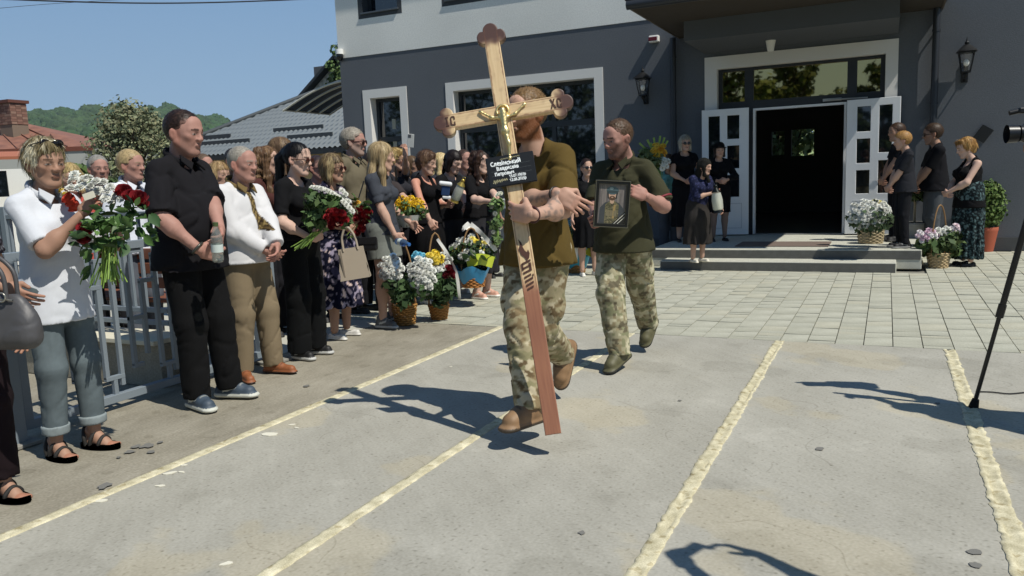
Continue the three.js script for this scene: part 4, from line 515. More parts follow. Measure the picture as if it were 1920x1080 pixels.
function person(o) {
  const H = o.H, s = H / 1.7, fem = !!o.female, root = thing('person', o.label, 'person', o.pos, o.group); root.rotation.y = o.yaw * DEG;
  const q = o.q ?? 1, cb = .013 * q, cc = .0115 * q, ch = .0042 * q, w = o.w ?? 1, bel = o.belly ?? 0, S = SKIN[o.skin ?? 'fair'], lean = (o.lean ?? 0) * DEG, turn = (o.turn ?? 0) * DEG;
  const hipY = .9 + (o.drop ?? 0), hipC = V(o.hipX ?? 0, hipY, 0);
  const T = v => { v = v.clone().sub(V(0, .9, 0)); v.applyEuler(new THREE.Euler(lean, turn * clamp((v.y) / .4), (o.side ?? 0) * DEG, 'YXZ')); return v.add(hipC); }; // torso frame
  const sw = (fem ? .147 : .166) * (.62 + w * .38), P = {};
  P.sh = [-1, 1].map(k => T(V(k * sw, 1.358 + (o.shrug ?? 0), -.01))); P.hip = [-1, 1].map(k => V(k * .085 * (.6 + w * .4) + hipC.x, hipY, 0));
  const inv = new THREE.Matrix4().makeRotationY(-o.yaw * DEG), loc = p => p.isVector3 ? p.clone().sub(o.pos).applyMatrix4(inv).divideScalar(s) : V(...p);
  P.arm = [0, 1].map(i => { const a = (i ? o.armL : o.armR) ?? {}, k = i ? 1 : -1, t = loc(a.w ?? [k * .25, .84, .05]), pole = V(...(a.pole ?? [k * .5, -.5, -.6])); const [e, wv] = ik(P.sh[i], t, .285, .25, pole); return { e, w: wv, hand: a.hand ?? 'relaxed', n: V(...(a.n ?? [-k, 0, .2])), dir: a.dir ? V(...a.dir) : null, none: a.none }; });
  P.leg = [0, 1].map(i => { const a = (i ? o.legL : o.legR) ?? {}, k = i ? 1 : -1, t = a.t ? loc(a.t) : V(k * .1, .085, 0); const [kn, an] = ik(P.hip[i], t, .41, .405, V(...(a.pole ?? [k * .08, 0, 1]))); return { k: kn, a: an, yaw: (a.yaw ?? k * 8) * DEG, pitch: (a.pitch ?? 0) * DEG }; });
  const zf = V(0, 0, 1).applyEuler(new THREE.Euler(lean, 0, 0));
  // torso masses shared by skin and clothes, e = ease added all round
  const torso = (e, k = 1) => [
    ell(T(V(0, .92, -.01)), (fem ? .158 : .148) * (.35 + w * .65) * k + e, .115 + e, .108 * (.5 + w * .5) * k + e), ell(T(V(0, 1.06, .005 + bel * .55)), (fem ? .12 : .134) * (.2 + w * .8) * k + e + bel * .35, .15 + e, .1 * (.3 + w * .7) * k + e + bel * .55),
    ell(T(V(0, 1.24, .004)), (fem ? .135 : .153) * (.4 + w * .6) * k + e, .16 + e, (.107) * (.4 + w * .6) * k + e), cap(P.sh[0].clone().lerp(P.sh[1], .1), P.sh[1].clone().lerp(P.sh[0], .1), .05 * k + e * .75), ...[0, 1].map(i => cap(T(V(0, 1.43, -.02)), P.sh[i].clone().lerp(T(V(0, 1.38, -.015)), .2), .042 * k + e * .8, .046 * k + e * .7)),
    ...(fem ? [-1, 1].map(a => ell(T(V(a * .068 * (.3 + .7 * w), 1.235, .085 * (.4 + w * .6))), .066 * (.4 + .6 * w) + e, .062 + e, .058 * (.2 + .8 * w) + e)) : [])];
  const armP = (e, i, f = 1, o2 = {}) => { const A = P.arm[i], am = fem ? .86 : .96, wf = .74 + w * .26; return [cap(P.sh[i], A.e, .05 * am * wf + e, .042 * am * wf + e, o2), cap(A.e, A.w, .043 * am * wf + e, .0275 * am * (.7 + .3 * w) + e)]; };
  const legP = (e0, e1, i, ext = 0) => { const l = P.leg[i], wf = .5 + w * .5; return [cap(P.hip[i], l.k, .088 * wf + e0, .06 * wf + mix(e0, e1, .5)), cap(l.k, l.a, .058 * wf + mix(e0, e1, .5), .037 + e1)]; };
  const calf = i => { const l = P.leg[i], m = l.k.clone().lerp(l.a, .32); return ell(m.add(V(0, 0, -.018)), .05, .1, .05); };
  // head frame
  const hl = o.head ?? {}, neckT = T(V(0, 1.44, .014 + (hl.fwd ?? 0))), hs = (o.headS ?? 1.07), hm = new THREE.Matrix4().compose(neckT.clone().add(V(0, .125, .022).applyEuler(new THREE.Euler(lean * .6 + (hl.pitch ?? 0) * DEG * .6, turn, 0))), new THREE.Quaternion().setFromEuler(new THREE.Euler((hl.pitch ?? 0) * DEG + lean * .3, turn + (hl.yaw ?? 0) * DEG, (hl.roll ?? 0) * DEG, 'YXZ')), V(hs, hs, hs));
  const ho = { ...o, skin: S, hairC: L3(o.hairCol ?? '#3a2a20'), hairC2: o.hairCol2 && L3(o.hairCol2), beardC: o.beardCol && L3(o.beardCol), browC: o.browCol && L3(o.browCol) };
  // skin
  const bodyPr = [...torso(-.014, .9), cap(T(V(0, 1.38, -.02)), neckT.clone().add(V(0, .03, -.01)), fem ? .047 : .056, fem ? .041 : .05), ...[0, 1].flatMap(i => P.arm[i].none ? [] : [...armP(0, i), ell(P.arm[i].e.clone().lerp(P.arm[i].w, .28), .042 * (.74 + w * .26) * (fem ? .86 : .98), .05, .042 * (.74 + w * .26) * (fem ? .86 : .98))]), ...[0, 1].flatMap(i => o.bareLegs ? [...legP(0, 0, i), calf(i)] : legP(-.012, -.004, i))];
  const tat = o.tattoo; const bodyG = netMesh(bodyPr, { cell: cb, k: .035, color: (x, y, z) => { let c = mul(S, 1 + noise(x * 25, y * 25, z * 25) * .06); if (o.burn && y > 1.1) c = mixc(c, [S[0] * 1.08, S[1] * .72, S[2] * .66], .7); if (tat) { const A = P.arm[1]; const t = V(x, y, z).sub(A.e).dot(A.w.clone().sub(A.e)) / A.w.distanceToSquared(A.e); if (t > .2 && t < .75 && noise(x * 40, y * 40, z * 40 + 3) > .12 && V(x, y, z).distanceTo(A.e) < .22) c = mixc(c, [.1, .11, .11], .55); } if (o.stockings && y < .5) c = mixc(c, [.05, .045, .04], .6); return c; } });
  const parts = [bodyG, headGeo(ho, ch).applyMatrix4(hm)];
  [0, 1].forEach(i => { const A = P.arm[i]; if (A.none) return; const d = (A.dir ?? A.w.clone().sub(A.e)).clone().normalize(), n = A.n.clone().addScaledVector(d, -A.n.dot(d)).normalize(), y = d.clone().negate(), x = V().crossVectors(y, n), m = new THREE.Matrix4().makeBasis(x, y, n); const hg = handGeo(A.hand, .0035 * q, S); const want = i ? (o.thumbL ?? 1) : (o.thumbR ?? 1); let g = hg; const right = i === 0; if (right ? want > 0 : want < 0) { g = hg.clone().scale(-1, 1, 1); const I = g.index.array; for (let k = 0; k < I.length; k += 3) { const t = I[k]; I[k] = I[k + 1]; I[k + 1] = t; } g.computeVertexNormals(); } const hsz = fem ? .92 : 1.04; parts.push(g.applyMatrix4(new THREE.Matrix4().makeScale(hsz, hsz, hsz)).applyMatrix4(m).translate(A.w.x, A.w.y, A.w.z)); });
  const footM = i => { const l = P.leg[i]; return new THREE.Matrix4().compose(l.a.clone().add(V(0, -.085, 0).applyEuler(new THREE.Euler(l.pitch, 0, 0))), new THREE.Quaternion().setFromEuler(new THREE.Euler(l.pitch, l.yaw, 0, 'YXZ')), V(1, 1, 1)); };
  if (o.bareFeet) { footG ??= netMesh(footPrims, { cell: .006, k: .016, cuts: [(x, y, z) => .002 - y] }); [0, 1].forEach(i => parts.push(paint(footG.clone(), (x, y, z) => mul(z > .11 ? [S[0], S[1] * .8, S[2] * .75] : S, 1)).scale(fem ? .92 : 1, 1, fem ? .92 : 1).applyMatrix4(footM(i)))); }
  root.scale.setScalar(s);
  const add = (n, g, m) => { const r = mesh(n, g, m, root); return r; };
  add('body', mergeGeometries(parts.map(g => { const r = new THREE.BufferGeometry(); for (const k of ['position', 'normal', 'color']) r.setAttribute(k, g.attributes[k]); r.setIndex(g.index); return r; })), skinMat);
  if (o.hair) { let g = hairGeo(o.hair, o.hair === 'scarf' || o.hair === 'hat' || o.hair === 'bandana' ? L3(o.gearCol ?? '#101012') : ho.hairC, .0048 * q, ho); if (!['scarf', 'hat', 'bandana'].includes(o.hair)) g = o.hair === 'crop' || o.hair === 'bald' ? fuzz(g, 700 / q, .011, .0022, 1) : fuzz(g, 900 / q, .055, .0024); add({ scarf: 'head_scarf', hat: 'hat', bandana: 'head_scarf' }[o.hair] ?? 'hair', g.applyMatrix4(hm), ['scarf', 'hat', 'bandana'].includes(o.hair) ? clothMat : hairMat); }
  if (o.hair2) { const g = hairGeo(o.hair2, ho.hairC, .0055 * q, ho); add('hair', g.applyMatrix4(hm), hairMat); }
  if (o.glasses) { const G = std(hex(o.glasses), .12), up = o.glassUp ? .1 : 0, dz = o.glassUp ? -.022 : 0, gs = []; for (const k of [-1, 1]) gs.push(new THREE.SphereGeometry(1, 14, 10).scale(.027, .0215, .006).translate(k * .031, .004 + up, .1 + dz), bar(V(k * .056, .01 + up, .094 + dz), V(k * .079, .008 + up * .8, -.005 + dz), .0028, 5)); gs.push(bar(V(-.008, .01 + up, .103 + dz), V(.008, .01 + up, .103 + dz), .003, 5)); add('sunglasses', mergeGeometries(gs.map(clean)).applyMatrix4(hm), G); }
  // upper garment
  const t = o.top; if (t) {
    const e = t.ease ?? .016, hem = t.hem ?? .84, pr = [...torso(e)]; const hemC = T(V(0, hem, 0)), up = T(V(0, 1.12, bel * .4)); pr.push(cap(up, hemC, (fem ? .125 : .135) * (.3 + w * .7) + e * 1.2 + bel * .3, (t.flare ?? ((fem ? .158 : .148) * (.35 + w * .65) + Math.max(o.bottom?.type === 'skirt' ? .02 : o.bottom?.ease ?? .016, .012) + (fem ? .022 : .042))) + bel * .12, { n: V(0, 0, 1), s: fem ? .8 : .88, capB: true }));
    const c1 = t.col, sl = t.sleeve ?? .62;
    [0, 1].forEach(i => { if (P.arm[i].none) return; const A = P.arm[i], wf = (.55 + w * .45) * (fem ? .88 : 1), se = t.se ?? .014; if (sl > 0 && sl <= 1) pr.push(cap(P.sh[i], P.sh[i].clone().lerp(A.e, sl), .05 * wf + e * .8, .046 * wf + se + .004, { capB: true })); else if (sl > 1) { pr.push(cap(P.sh[i], A.e, .057 * wf + e, .046 * wf + se + .004), cap(A.e, A.e.clone().lerp(A.w, Math.min(1, sl - 1)), .047 * wf + se + .004, .033 * wf + se, { capB: true })); } });
    const nk = t.neck ?? .062; pr.push(cap(T(V(0, 1.395, .02 + (t.vneck ?? 0) * .5)), T(V(0, 1.6, .03)), nk, nk + .03, { sub: true, k: .012 })); if (t.vneck) pr.push(cap(T(V(0, 1.42, .07)), T(V(0, 1.42 - t.vneck * 1.6, .16)), .05, .012, { sub: true, k: .012 }));
    if (t.tank) { for (const k of [-1, 1]) pr.push(ell(T(V(k * (sw + .03), 1.36, 0)), .075, .15, .14, { sub: true, k: .012 })); pr.push(ell(T(V(0, 1.41, .07)), .085, .1, .09, { sub: true, k: .015 })); }
    const hemPlane = hemC.clone(), axis = V(0, 1, 0).applyEuler(new THREE.Euler(lean, 0, 0)); const A = t.wr ?? .007, wf = wr(A, 9, 7, 9, (o.sd ?? 0) * 3.7);
    const colf = typeof c1 === 'function' ? c1 : (x, y, z) => mul(c1, 1 + noise(x * 12, y * 12, z * 12) * .08 + noise(x * 90, y * 90, z * 90) * .06);
    add(t.name ?? 'shirt', netMesh(pr, { cell: cc, k: .028, disp: wf, color: colf, cuts: [(x, y, z) => (hemPlane.x - x) * axis.x + (hemPlane.y - y) * axis.y + (hemPlane.z - z) * axis.z] }), clothMat);
    if (t.collar) { const cg = new THREE.TorusGeometry(.074 * (fem ? .9 : 1), .014, 8, 30, Math.PI * 1.62).rotateZ(Math.PI * .69 + Math.PI).rotateX(-Math.PI / 2 + .42).scale(1, 1.5, 1.08); const m = cg.clone(); paint(m, () => t.collarCol ?? (typeof c1 === 'function' ? mul(c1(0, 1.2, .1), .9) : mul(c1, .9))); add('collar', m.applyMatrix4(new THREE.Matrix4().makeRotationFromEuler(new THREE.Euler(lean, turn, 0, 'YXZ'))).translate(...T(V(0, 1.435, -.002)).toArray()), clothMat); for (const k of [-1, 1]) { const f = new THREE.ExtrudeGeometry(new THREE.Shape([[k * .006, .0], [k * .062, .052], [k * .07, .012], [k * .036, -.046]].map(q => new THREE.Vector2(...q))), { depth: .006, bevelEnabled: true, bevelSize: .003, bevelThickness: .003, bevelSegments: 1 }); f.rotateX(-.62).rotateY(k * .3); paint(f, () => t.collarCol ?? (typeof c1 === 'function' ? mul(c1(0, 1.2, .1), .85) : mul(c1, .85))); add('collar_flap', f.applyMatrix4(new THREE.Matrix4().makeRotationFromEuler(new THREE.Euler(lean, turn, 0, 'YXZ'))).translate(...T(V(k * .012, 1.4, .083 + e)).toArray()), clothMat); } }
  }
  // lower garment
  const b = o.bottom; if (b) {
    const c = b.col, colf = typeof c === 'function' ? c : (x, y, z) => mul(c, 1 + noise(x * 10, y * 10, z * 10) * .1 + noise(x * 90, y * 90, z * 90) * .08), e = b.ease ?? .016, A = b.wr ?? .008;
    if (b.type === 'skirt') { const top = b.top ?? 1.02, hem = b.hem ?? .4, r0 = (b.r0 ?? .15) * (.3 + w * .7), r1 = b.r1 ?? .23, n = b.folds ?? 11; const mid = V(hipC.x, hem, b.fz ?? 0); add(b.name ?? 'skirt', netMesh([...(torso(.012).slice(0, 1)), cap(T(V(0, top, bel * .3)), mid.clone().lerp(T(V(0, top, 0)), .62), r0 + .012 + bel * .4, (r0 + r1) / 2 + .012, { n: V(0, 0, 1), s: .8, k: .05 }), cap(mid.clone().lerp(T(V(0, top, 0)), .62), mid, (r0 + r1) / 2 + .012, r1, { n: V(0, 0, 1), s: .85, capB: true, k: .05 })], { cell: cc, k: .03, disp: (x, y, z) => Math.cos(Math.atan2(x, z) * n + noise(x * 3, y * 2, z * 3) * 3) * .016 * sstep(top - .1, hem, y) + noise(x * 12, y * 6, z * 12) * .008, color: colf, cuts: [(x, y, z) => hem - y + noise(x * 9, 1, z * 9) * .01] }), clothMat); }
    else { const an = b.ankle ?? 0, pr = [...torso(e).slice(0, 1), ...[0, 1].flatMap(i => { const l = P.leg[i]; if (b.type === 'shorts') return [cap(P.hip[i], P.hip[i].clone().lerp(l.k, b.len ?? .6), .09 * (.5 + w * .5) + e, .082 + e + .01, { capB: true })]; const end = l.a.clone().lerp(l.k, an), d = l.a.clone().sub(l.k).normalize(); if (!an) end.addScaledVector(d, .03); return [cap(P.hip[i], l.k, .083 * (.6 + w * .4) + e, .054 * (.6 + w * .4) + (b.knee ?? e)), cap(l.k, end, .054 * (.6 + w * .4) + (b.knee ?? e), .038 + (b.cuff ?? .025), { capB: true })]; })]; if (b.pockets) [0, 1].forEach(i => { const l = P.leg[i], c0 = P.hip[i].clone().lerp(l.k, .68); pr.push(ell(c0.add(V((i ? 1 : -1) * .075, 0, .0)), .03, .09, .075, { k: .012 })); });
      const kz = [0, 1].map(i => P.leg[i]); add(b.type === 'shorts' ? 'shorts' : 'trousers', netMesh(pr, { cell: cc, k: .03, disp: (x, y, z) => { const near = Math.max(...kz.map(l => Math.exp(-(((y - l.k.y) / .13) ** 2)) * .8 + Math.exp(-(((y - l.a.y - .05) / .1) ** 2)) * (b.stack ?? 1))); const sd = o.sd ?? 0, h = crease(noise(x * 5 + sd, y * 13 + x * 8 - z * 4, z * 5), .09), h2 = crease(noise(x * 7 + sd + 3, y * 5 - z * 5, z * 7 + 9), .06); const mm = sstep(-.1, .35, noise(x * 4 + sd, y * 4, z * 4 + 8)); return A * near * 1.1 * h * mm + A * .7 * h2 * (1 - mm) - A * .25 * near - A * .3 * noise(x * 7, y * 7, z * 7 + 2 + sd); }, color: colf, cuts: [(x, y, z) => { const wy = T(V(0, b.waist ?? 1.0, 0)).y; return y - wy; }] }), clothMat);
      if (b.cuffs) [0, 1].forEach(i => { const l = P.leg[i], a0 = l.a.clone().lerp(l.k, an - .005), a1 = l.a.clone().lerp(l.k, an + .12); add('cuff', netMesh([cap(a1, a0, .049 + (b.cuff ?? .02), .047 + (b.cuff ?? .02), { capB: true, capA: true })], { cell: .009 * q, disp: wr(.003, 10, 20, 10), color: () => b.cuffs }), clothMat); }); }
  }
  if (o.shoes) [0, 1].forEach(i => add('shoe', shoeGeo(o.shoes[0], L3(o.shoes[1]), L3(o.shoes[2]), .007 * q).scale(fem ? .9 : 1.04, 1, fem ? .92 : 1.06).applyMatrix4(footM(i)), shoeMat));
  if (o.sandals) [0, 1].forEach(i => { const gs = sandalGeo(); add('sandal', mergeGeometries(gs.map(clean)).applyMatrix4(footM(i)), sandalMat); });
  root.userData.figure = undefined; delete root.userData.figure;
  const worldOf = v => v.clone().multiplyScalar(s).applyAxisAngle(V(0, 1, 0), o.yaw * DEG).add(o.pos);
  return { root, P, hm, s, T, wrist: i => worldOf(P.arm[i].w), W: worldOf, add };
}
// place a figure from the pixel of its feet and of the top of its head
function stand(fx, fy, topY, o) { const pos = o.on != null ? gp(fx, fy, o.on) : gp(fx, fy); let lo = 1, hi = 2.4; for (let i = 0; i < 30; i++) { const m = (lo + hi) / 2; if (pxOf(V(pos.x, pos.y + m, pos.z))[1] > topY) lo = m; else hi = m; } return person({ ...o, pos, H: o.H ?? lo }); }
// for those whose feet are hidden: pixel of the crown and a depth
function standD(tx, ty, D, o) { const p = at(tx, ty, D), y0 = o.on ?? 0; return person({ ...o, pos: V(p.x, y0, p.z), H: o.H ?? (p.y - y0) }); }
// ---------- cloth colour functions ----------
const plain = (h, v = .08) => { const c = L3(h); return (x, y, z) => mul(c, 1 + noise(x * 8, y * 8, z * 8) * v + noise(x * 110, y * 110, z * 110) * v); };
const cA = L3('#9a9073'), cB = L3('#868162'), cC = L3('#817155'), cD = L3('#b9af94'), cE = L3('#65563f');
const multicam = (x, y, z) => { const n = noise(x * 10, y * 16, z * 10) + .5 * noise(x * 28, y * 40, z * 28), m = noise(x * 12 + 30, y * 20, z * 12) + .5 * noise(x * 30, y * 46, z * 30 + 5), k = noise(x * 22 + 60, y * 40, z * 22); let c = n > .14 ? cB : n < -.2 ? cC : cA; if (m > .22) c = cD; if (k > .36) c = cE; return mul(c, 1 + noise(x * 90, y * 90, z * 90) * .1); };
const pixelcam = (x, y, z) => { const f = v => Math.floor(v * 52) / 52; x = f(x); y = f(y); z = f(z); const n = noise(x * 13, y * 17, z * 13) + .6 * noise(x * 30, y * 30, z * 30), m = noise(x * 15 + 20, y * 18, z * 15) + .4 * noise(x * 28, y * 28, z * 28 + 4); let c = n > .16 ? L3('#7f7f62') : n < -.18 ? L3('#8a7f63') : L3('#9b957a'); if (m > .24) c = L3('#bcb69a'); if (m < -.34) c = L3('#635c4a'); return c; };
const floral = (base, f1, f2, fr = 14) => { const b = L3(base), p = L3(f1), r = L3(f2); return (x, y, z) => { const n = noise(x * fr, y * fr, z * fr) + .4 * noise(x * fr * 2.6, y * fr * 2.6, z * fr * 2.6), m = noise(x * fr + 40, y * fr, z * fr); return n > .2 ? mul(m > .1 ? r : p, 1 + n * .3) : n < -.38 ? mul(p, .45) : b; }; };
const denim = h => { const c = L3(h); return (x, y, z) => mul(c, 1 + .22 * noise(x * 5, y * 4, z * 5) + .12 * noise(x * 60, y * 120, z * 60) + (z > .03 && y > .5 && y < .8 ? .15 : 0)); };
const embroidered = (x, y, z) => { const w = L3('#cdcccd'), on = (z > .06 && Math.abs(x) < .025 && y < 1.4 && y > 1.09) || (y > 1.405 && Math.abs(x) < .085); if (!on) return mul(w, 1 + noise(x * 14, y * 14, z * 14) * .04); const a = Math.sin(x * 190) * Math.sin(y * 150), n = noise(x * 70, y * 70, z * 20); return a + n * .8 > .35 ? L3('#8a774c') : a + n < -.4 ? L3('#2a2016') : L3('#57472c'); };
const trim = (base, n) => base;
// ---------- the two soldiers ----------
const crossAt = (px, py) => at(px, py, mix(3.99, 3.79, (py - 50) / 760));
const S1pos = V(-1.725, 0, -3.91);
const S1 = person({ label: 'bearded soldier in olive brown t-shirt and camouflage trousers carrying the wooden cross', pos: S1pos, H: 1.845, yaw: -8, lean: 1, q: .82, w: .98, skin: 'fair', head: { yaw: -14, pitch: 3 }, hair: 'crop', hairCol: '#6b5334', hairT: .007, beard: .95, beardCol: '#6e4326', browCol: '#5b422a', jaw: 1.05, neck: 1.12, tattoo: true, sd: 1, drop: -.03,
  top: { col: plain('#5a4a26'), hem: .83, sleeve: .86, se: .03, wr: .011, neck: .066 }, bottom: { col: multicam, ease: .022, knee: .034, cuff: .032, pockets: true, wr: .013, waist: .98 }, shoes: ['boot', '#86694b', '#41362a'],
  armR: { w: at(1046, 364, 3.94), pole: [-.35, -1, .1], hand: 'hold', n: [-.1, -.35, -.9], dir: [.9, -.5, -.1] }, armL: { w: at(997, 403, 3.79), pole: [.35, -1, -.1], hand: 'hold', n: [0, .1, -1], dir: [-1, .13, -.02] },
  legR: { t: V(-1.6, .096, -3.47), yaw: -12 }, legL: { t: V(-1.76, .28, -4.3), pole: [.1, 0, 1], pitch: 58, yaw: 4 } });
const S2 = person({ label: 'soldier in dark olive polo and pixel camouflage trousers holding a framed portrait', pos: V(-1.66, 0, -5.27), H: 1.715, q: .82, yaw: -8, w: 1.08, belly: .03, skin: 'red', head: { yaw: -22, pitch: 12 }, hair: 'crop', hairCol: '#4a3828', beard: .6, beardCol: '#3a2c22', neck: 1.15, jaw: 1.06, fat: .004, sd: 2,
  top: { col: plain('#3d3c2b'), hem: .8, sleeve: .9, collar: true, vneck: .03, wr: .011, se: .028 }, bottom: { col: pixelcam, ease: .026, knee: .038, cuff: .038, wr: .014, pockets: true }, shoes: ['boot', '#565338', '#26251c'],
  armR: { w: at(1118, 410, 5.18), pole: [-.5, -1, -.3], hand: 'hold', n: [.6, .3, -.5], dir: [.1, -.2, 1] }, armL: { w: at(1212, 368, 5.08), pole: [.5, -1, -.2], hand: 'hold', n: [-.7, -.2, -.5], dir: [-.6, .35, .6] },
  legR: { t: V(-1.64, .135, -5.06), yaw: -6, pitch: 16 }, legL: { t: V(-1.62, .2, -5.72), yaw: 4, pitch: 40 } });
// ---------- mourners along the strip ----------
const clasp = (y = .96, z = .27, d = .05) => ({ armR: { w: [-d, y, z], hand: 'hold', n: [.4, .1, -1], dir: [.9, -.25, .3], pole: [-1, -.3, -.4] }, armL: { w: [d, y + .012, z + .035], hand: 'hold', n: [-.4, .1, -1], dir: [-.9, -.25, .2], pole: [1, -.3, -.4] } });
const far0 = person({ label: 'woman in dark trousers and black sandals with a grey handbag', pos: gp(-42, 945), H: 1.6, yaw: 84, female: true, w: 1.25, skin: 'tan', hair: 'bob', hairCol: '#3a2418', top: { col: floral('#16141a', '#8a8a92', '#55525c', 40), hem: .9, sleeve: .7 }, bottom: { col: plain('#1d1417'), ease: .02, cuff: .03, ankle: .05 }, bareFeet: true, sandals: true, armR: { w: at(44, 562, 3.25), hand: 'relaxed', n: [.8, 0, -.4], pole: [-.6, -.4, -.6] }, legR: { t: [-.1, .085, .02] }, legL: { t: [.1, .085, .06] }, sd: 3 });
const W1 = stand(140, 846, 262, { label: 'blonde woman in white polo and rolled jeans holding a bouquet', female: true, yaw: 94, w: 1.06, skin: 'tan', head: { yaw: -10, pitch: 2 }, hair: 'short', hairCol: '#75684a', hairCol2: '#d0c8ae', hairT: .016, ears: true, browCol: '#4a3626', glasses: '#15100e', glassUp: true, sd: 4,
  top: { col: plain('#cacdd3', .04), hem: .74, sleeve: .85, collar: true, vneck: .025, wr: .0045 }, bottom: { col: denim('#5c666a'), ease: .012, knee: .016, ankle: .13, cuff: .022, cuffs: L3('#858e90'), wr: .008, stack: .4 }, bareFeet: true, sandals: true,
  armR: { w: at(153, 402, 3.86), pole: [-.5, -.9, -.2], hand: 'pinch', n: [.9, -.3, -.2], dir: [.2, .75, .6] }, armL: { w: at(226, 462, 4.0), pole: [.6, -.8, -.3], hand: 'hold', n: [-.5, .3, -.7], dir: [-.3, .8, .3] }, legR: { t: [-.1, .085, .0], yaw: -10 }, legL: { t: [.09, .085, .06], yaw: 6 } });
const M1 = stand(382, 754, 207, { label: 'heavy man in black polo and black trousers holding a water bottle', yaw: 98, w: 1.14, belly: .08, skin: 'red', head: { yaw: 2, pitch: 6 }, hair: 'crop', hairCol: '#231813', hairT: .0062, beard: .3, beardCol: '#6a4c3e', neck: 1.2, fat: .006, jaw: 1.05, sd: 5,
  top: { col: plain('#1b1a1d', .05), hem: .8, sleeve: .92, collar: true, vneck: .03, se: .03, wr: .01 }, bottom: { col: plain('#121213', .06), ease: .02, knee: .03, cuff: .036, wr: .012 }, shoes: ['sneaker', '#3d4a58', '#c4c5bb'],
  armR: { w: at(374, 468, 4.6), hand: 'hold', n: [.5, .2, -.8], dir: [.8, -.35, .4], pole: [-.9, -.4, -.4] }, armL: { w: at(420, 452, 4.6), hand: 'hold', n: [-.6, .1, -.7], dir: [-.6, -.4, .5], pole: [.9, -.3, -.5] }, legR: { t: [-.11, .085, .05], yaw: -25 }, legL: { t: [.12, .085, .1], yaw: 5 } });
const M2 = stand(478, 704, 275, { label: 'grey haired man in white embroidered shirt and beige trousers', yaw: 90, w: 1.1, belly: .045, skin: 'red', head: { yaw: 2, pitch: 3, fwd: .02 }, hair: 'bald', hair2: 'crop', hairCol: '#8d887e', hairT: .004, browCol: '#8a8278', neck: 1.15, fat: .005, sd: 6,
  top: { col: embroidered, hem: .86, sleeve: 1.93, se: .02, wr: .006, collar: true, collarCol: L3('#6b5a3a') }, bottom: { col: plain('#7d6f59', .05), ease: .024, knee: .034, cuff: .034, wr: .012, waist: 1.0 }, shoes: ['dress', '#8a5230', '#3a2418'],
  armR: { w: at(499, 470, 5.42), hand: 'hold', n: [.5, .2, -.8], dir: [.6, -.3, .3], pole: [-.9, -.3, -.5] }, armL: { w: at(520, 462, 5.4), hand: 'hold', n: [-.6, .1, -.7], dir: [-.5, -.5, .4], pole: [.9, -.3, -.5] }, legR: { t: [-.11, .085, .0], yaw: -30 }, legL: { t: [.12, .085, .08], yaw: 6 } });
const G1 = stand(578, 668, 268, { label: 'woman with black ponytail and glasses in black t-shirt and wide trousers', female: true, yaw: 92, w: 1.0, skin: 'pale', head: { yaw: 8, pitch: 6 }, hair: 'pony', hairCol: '#0d0b0d', hairLen: .34, browCol: '#120e0c', glasses: '#3a1c14', sd: 7,
  top: { col: plain('#141416', .06), hem: .95, sleeve: .8, neck: .075 }, bottom: { col: plain('#101112', .08), ease: .02, knee: .04, cuff: .055, waist: 1.02, wr: .01 }, shoes: ['sneaker', '#161617', '#b8b8b4'], armR: { w: at(585, 448, 5.92), pole: [-.7, -.8, -.2], hand: 'grip', n: [.4, .2, -.9], dir: [.8, .25, .4] }, armL: { w: at(622, 424, 5.86), pole: [.8, -.7, -.2], hand: 'hold', n: [-.6, .5, -.6], dir: [-.5, .5, .2] } });
const F1 = stand(640, 632, 290, { label: 'woman in sunglasses and dark floral dress carrying a beige handbag', female: true, yaw: 94, w: 1.1, skin: 'tan', head: { yaw: 6 }, hair: 'bob', hairCol: '#64523a', hairCol2: '#a08e68', glasses: '#2a0f0c', sd: 8, top: { col: floral('#17172a', '#9a8f9c', '#c9b3ae', 16), hem: .95, sleeve: .7, name: 'blouse' }, bottom: { type: 'skirt', name: 'dress', col: floral('#15162a', '#8d8496', '#cdb6b0', 15), hem: .3, r1: .25, top: 1.1 }, bareLegs: true, shoes: ['flat', '#c9c6c0', '#dcd8cf'], armR: { w: at(650, 428, 6.72), hand: 'grip', n: [.8, .0, -.4], pole: [-.7, -.6, -.3] }, armL: { w: [.12, 1.1, .25] } });
const G2 = stand(728, 611, 268, { label: 'girl with long straight blonde hair in grey t-shirt and shorts', female: true, yaw: 98, w: .92, skin: 'fair', head: { yaw: 26, pitch: 4 }, hair: 'long', hairCol: '#937e5c', hairCol2: '#bfae8a', hairLen: .44, hairOut: .085, sd: 9, top: { col: plain('#3e4148'), hem: .86, sleeve: .75, wr: .01 }, bottom: { type: 'shorts', col: denim('#6f726c'), ease: .03, len: .62 }, bareLegs: true, shoes: ['sneaker', '#5a5e62', '#b9bcbc'], armR: { w: at(743, 446, 7.12), hand: 'grip', n: [.8, .2, -.5], pole: [-.5, -.4, -.8], dir: [.4, -.6, .5] }, armL: { w: [.2, .95, .2] } });
const P1 = standD(714, 293, 8.2, { label: 'short haired woman hugging a silver pot of yellow chrysanthemums', female: true, q: 1.35, yaw: 55, w: 1.1, skin: 'fair', hair: 'short', hairCol: '#4a2f22', ears: true, top: { col: plain('#3a3434'), hem: .86, sleeve: .7 }, bottom: { col: plain('#1a1a1c') }, shoes: ['flat', '#222222', '#222222'], armR: { w: at(740, 418, 7.7), hand: 'hold', n: [.6, .4, -.6], pole: [-.8, -.5, -.3] }, armL: { w: at(790, 415, 7.75), hand: 'hold', n: [-.6, .4, -.6], pole: [.8, -.5, -.3] } });
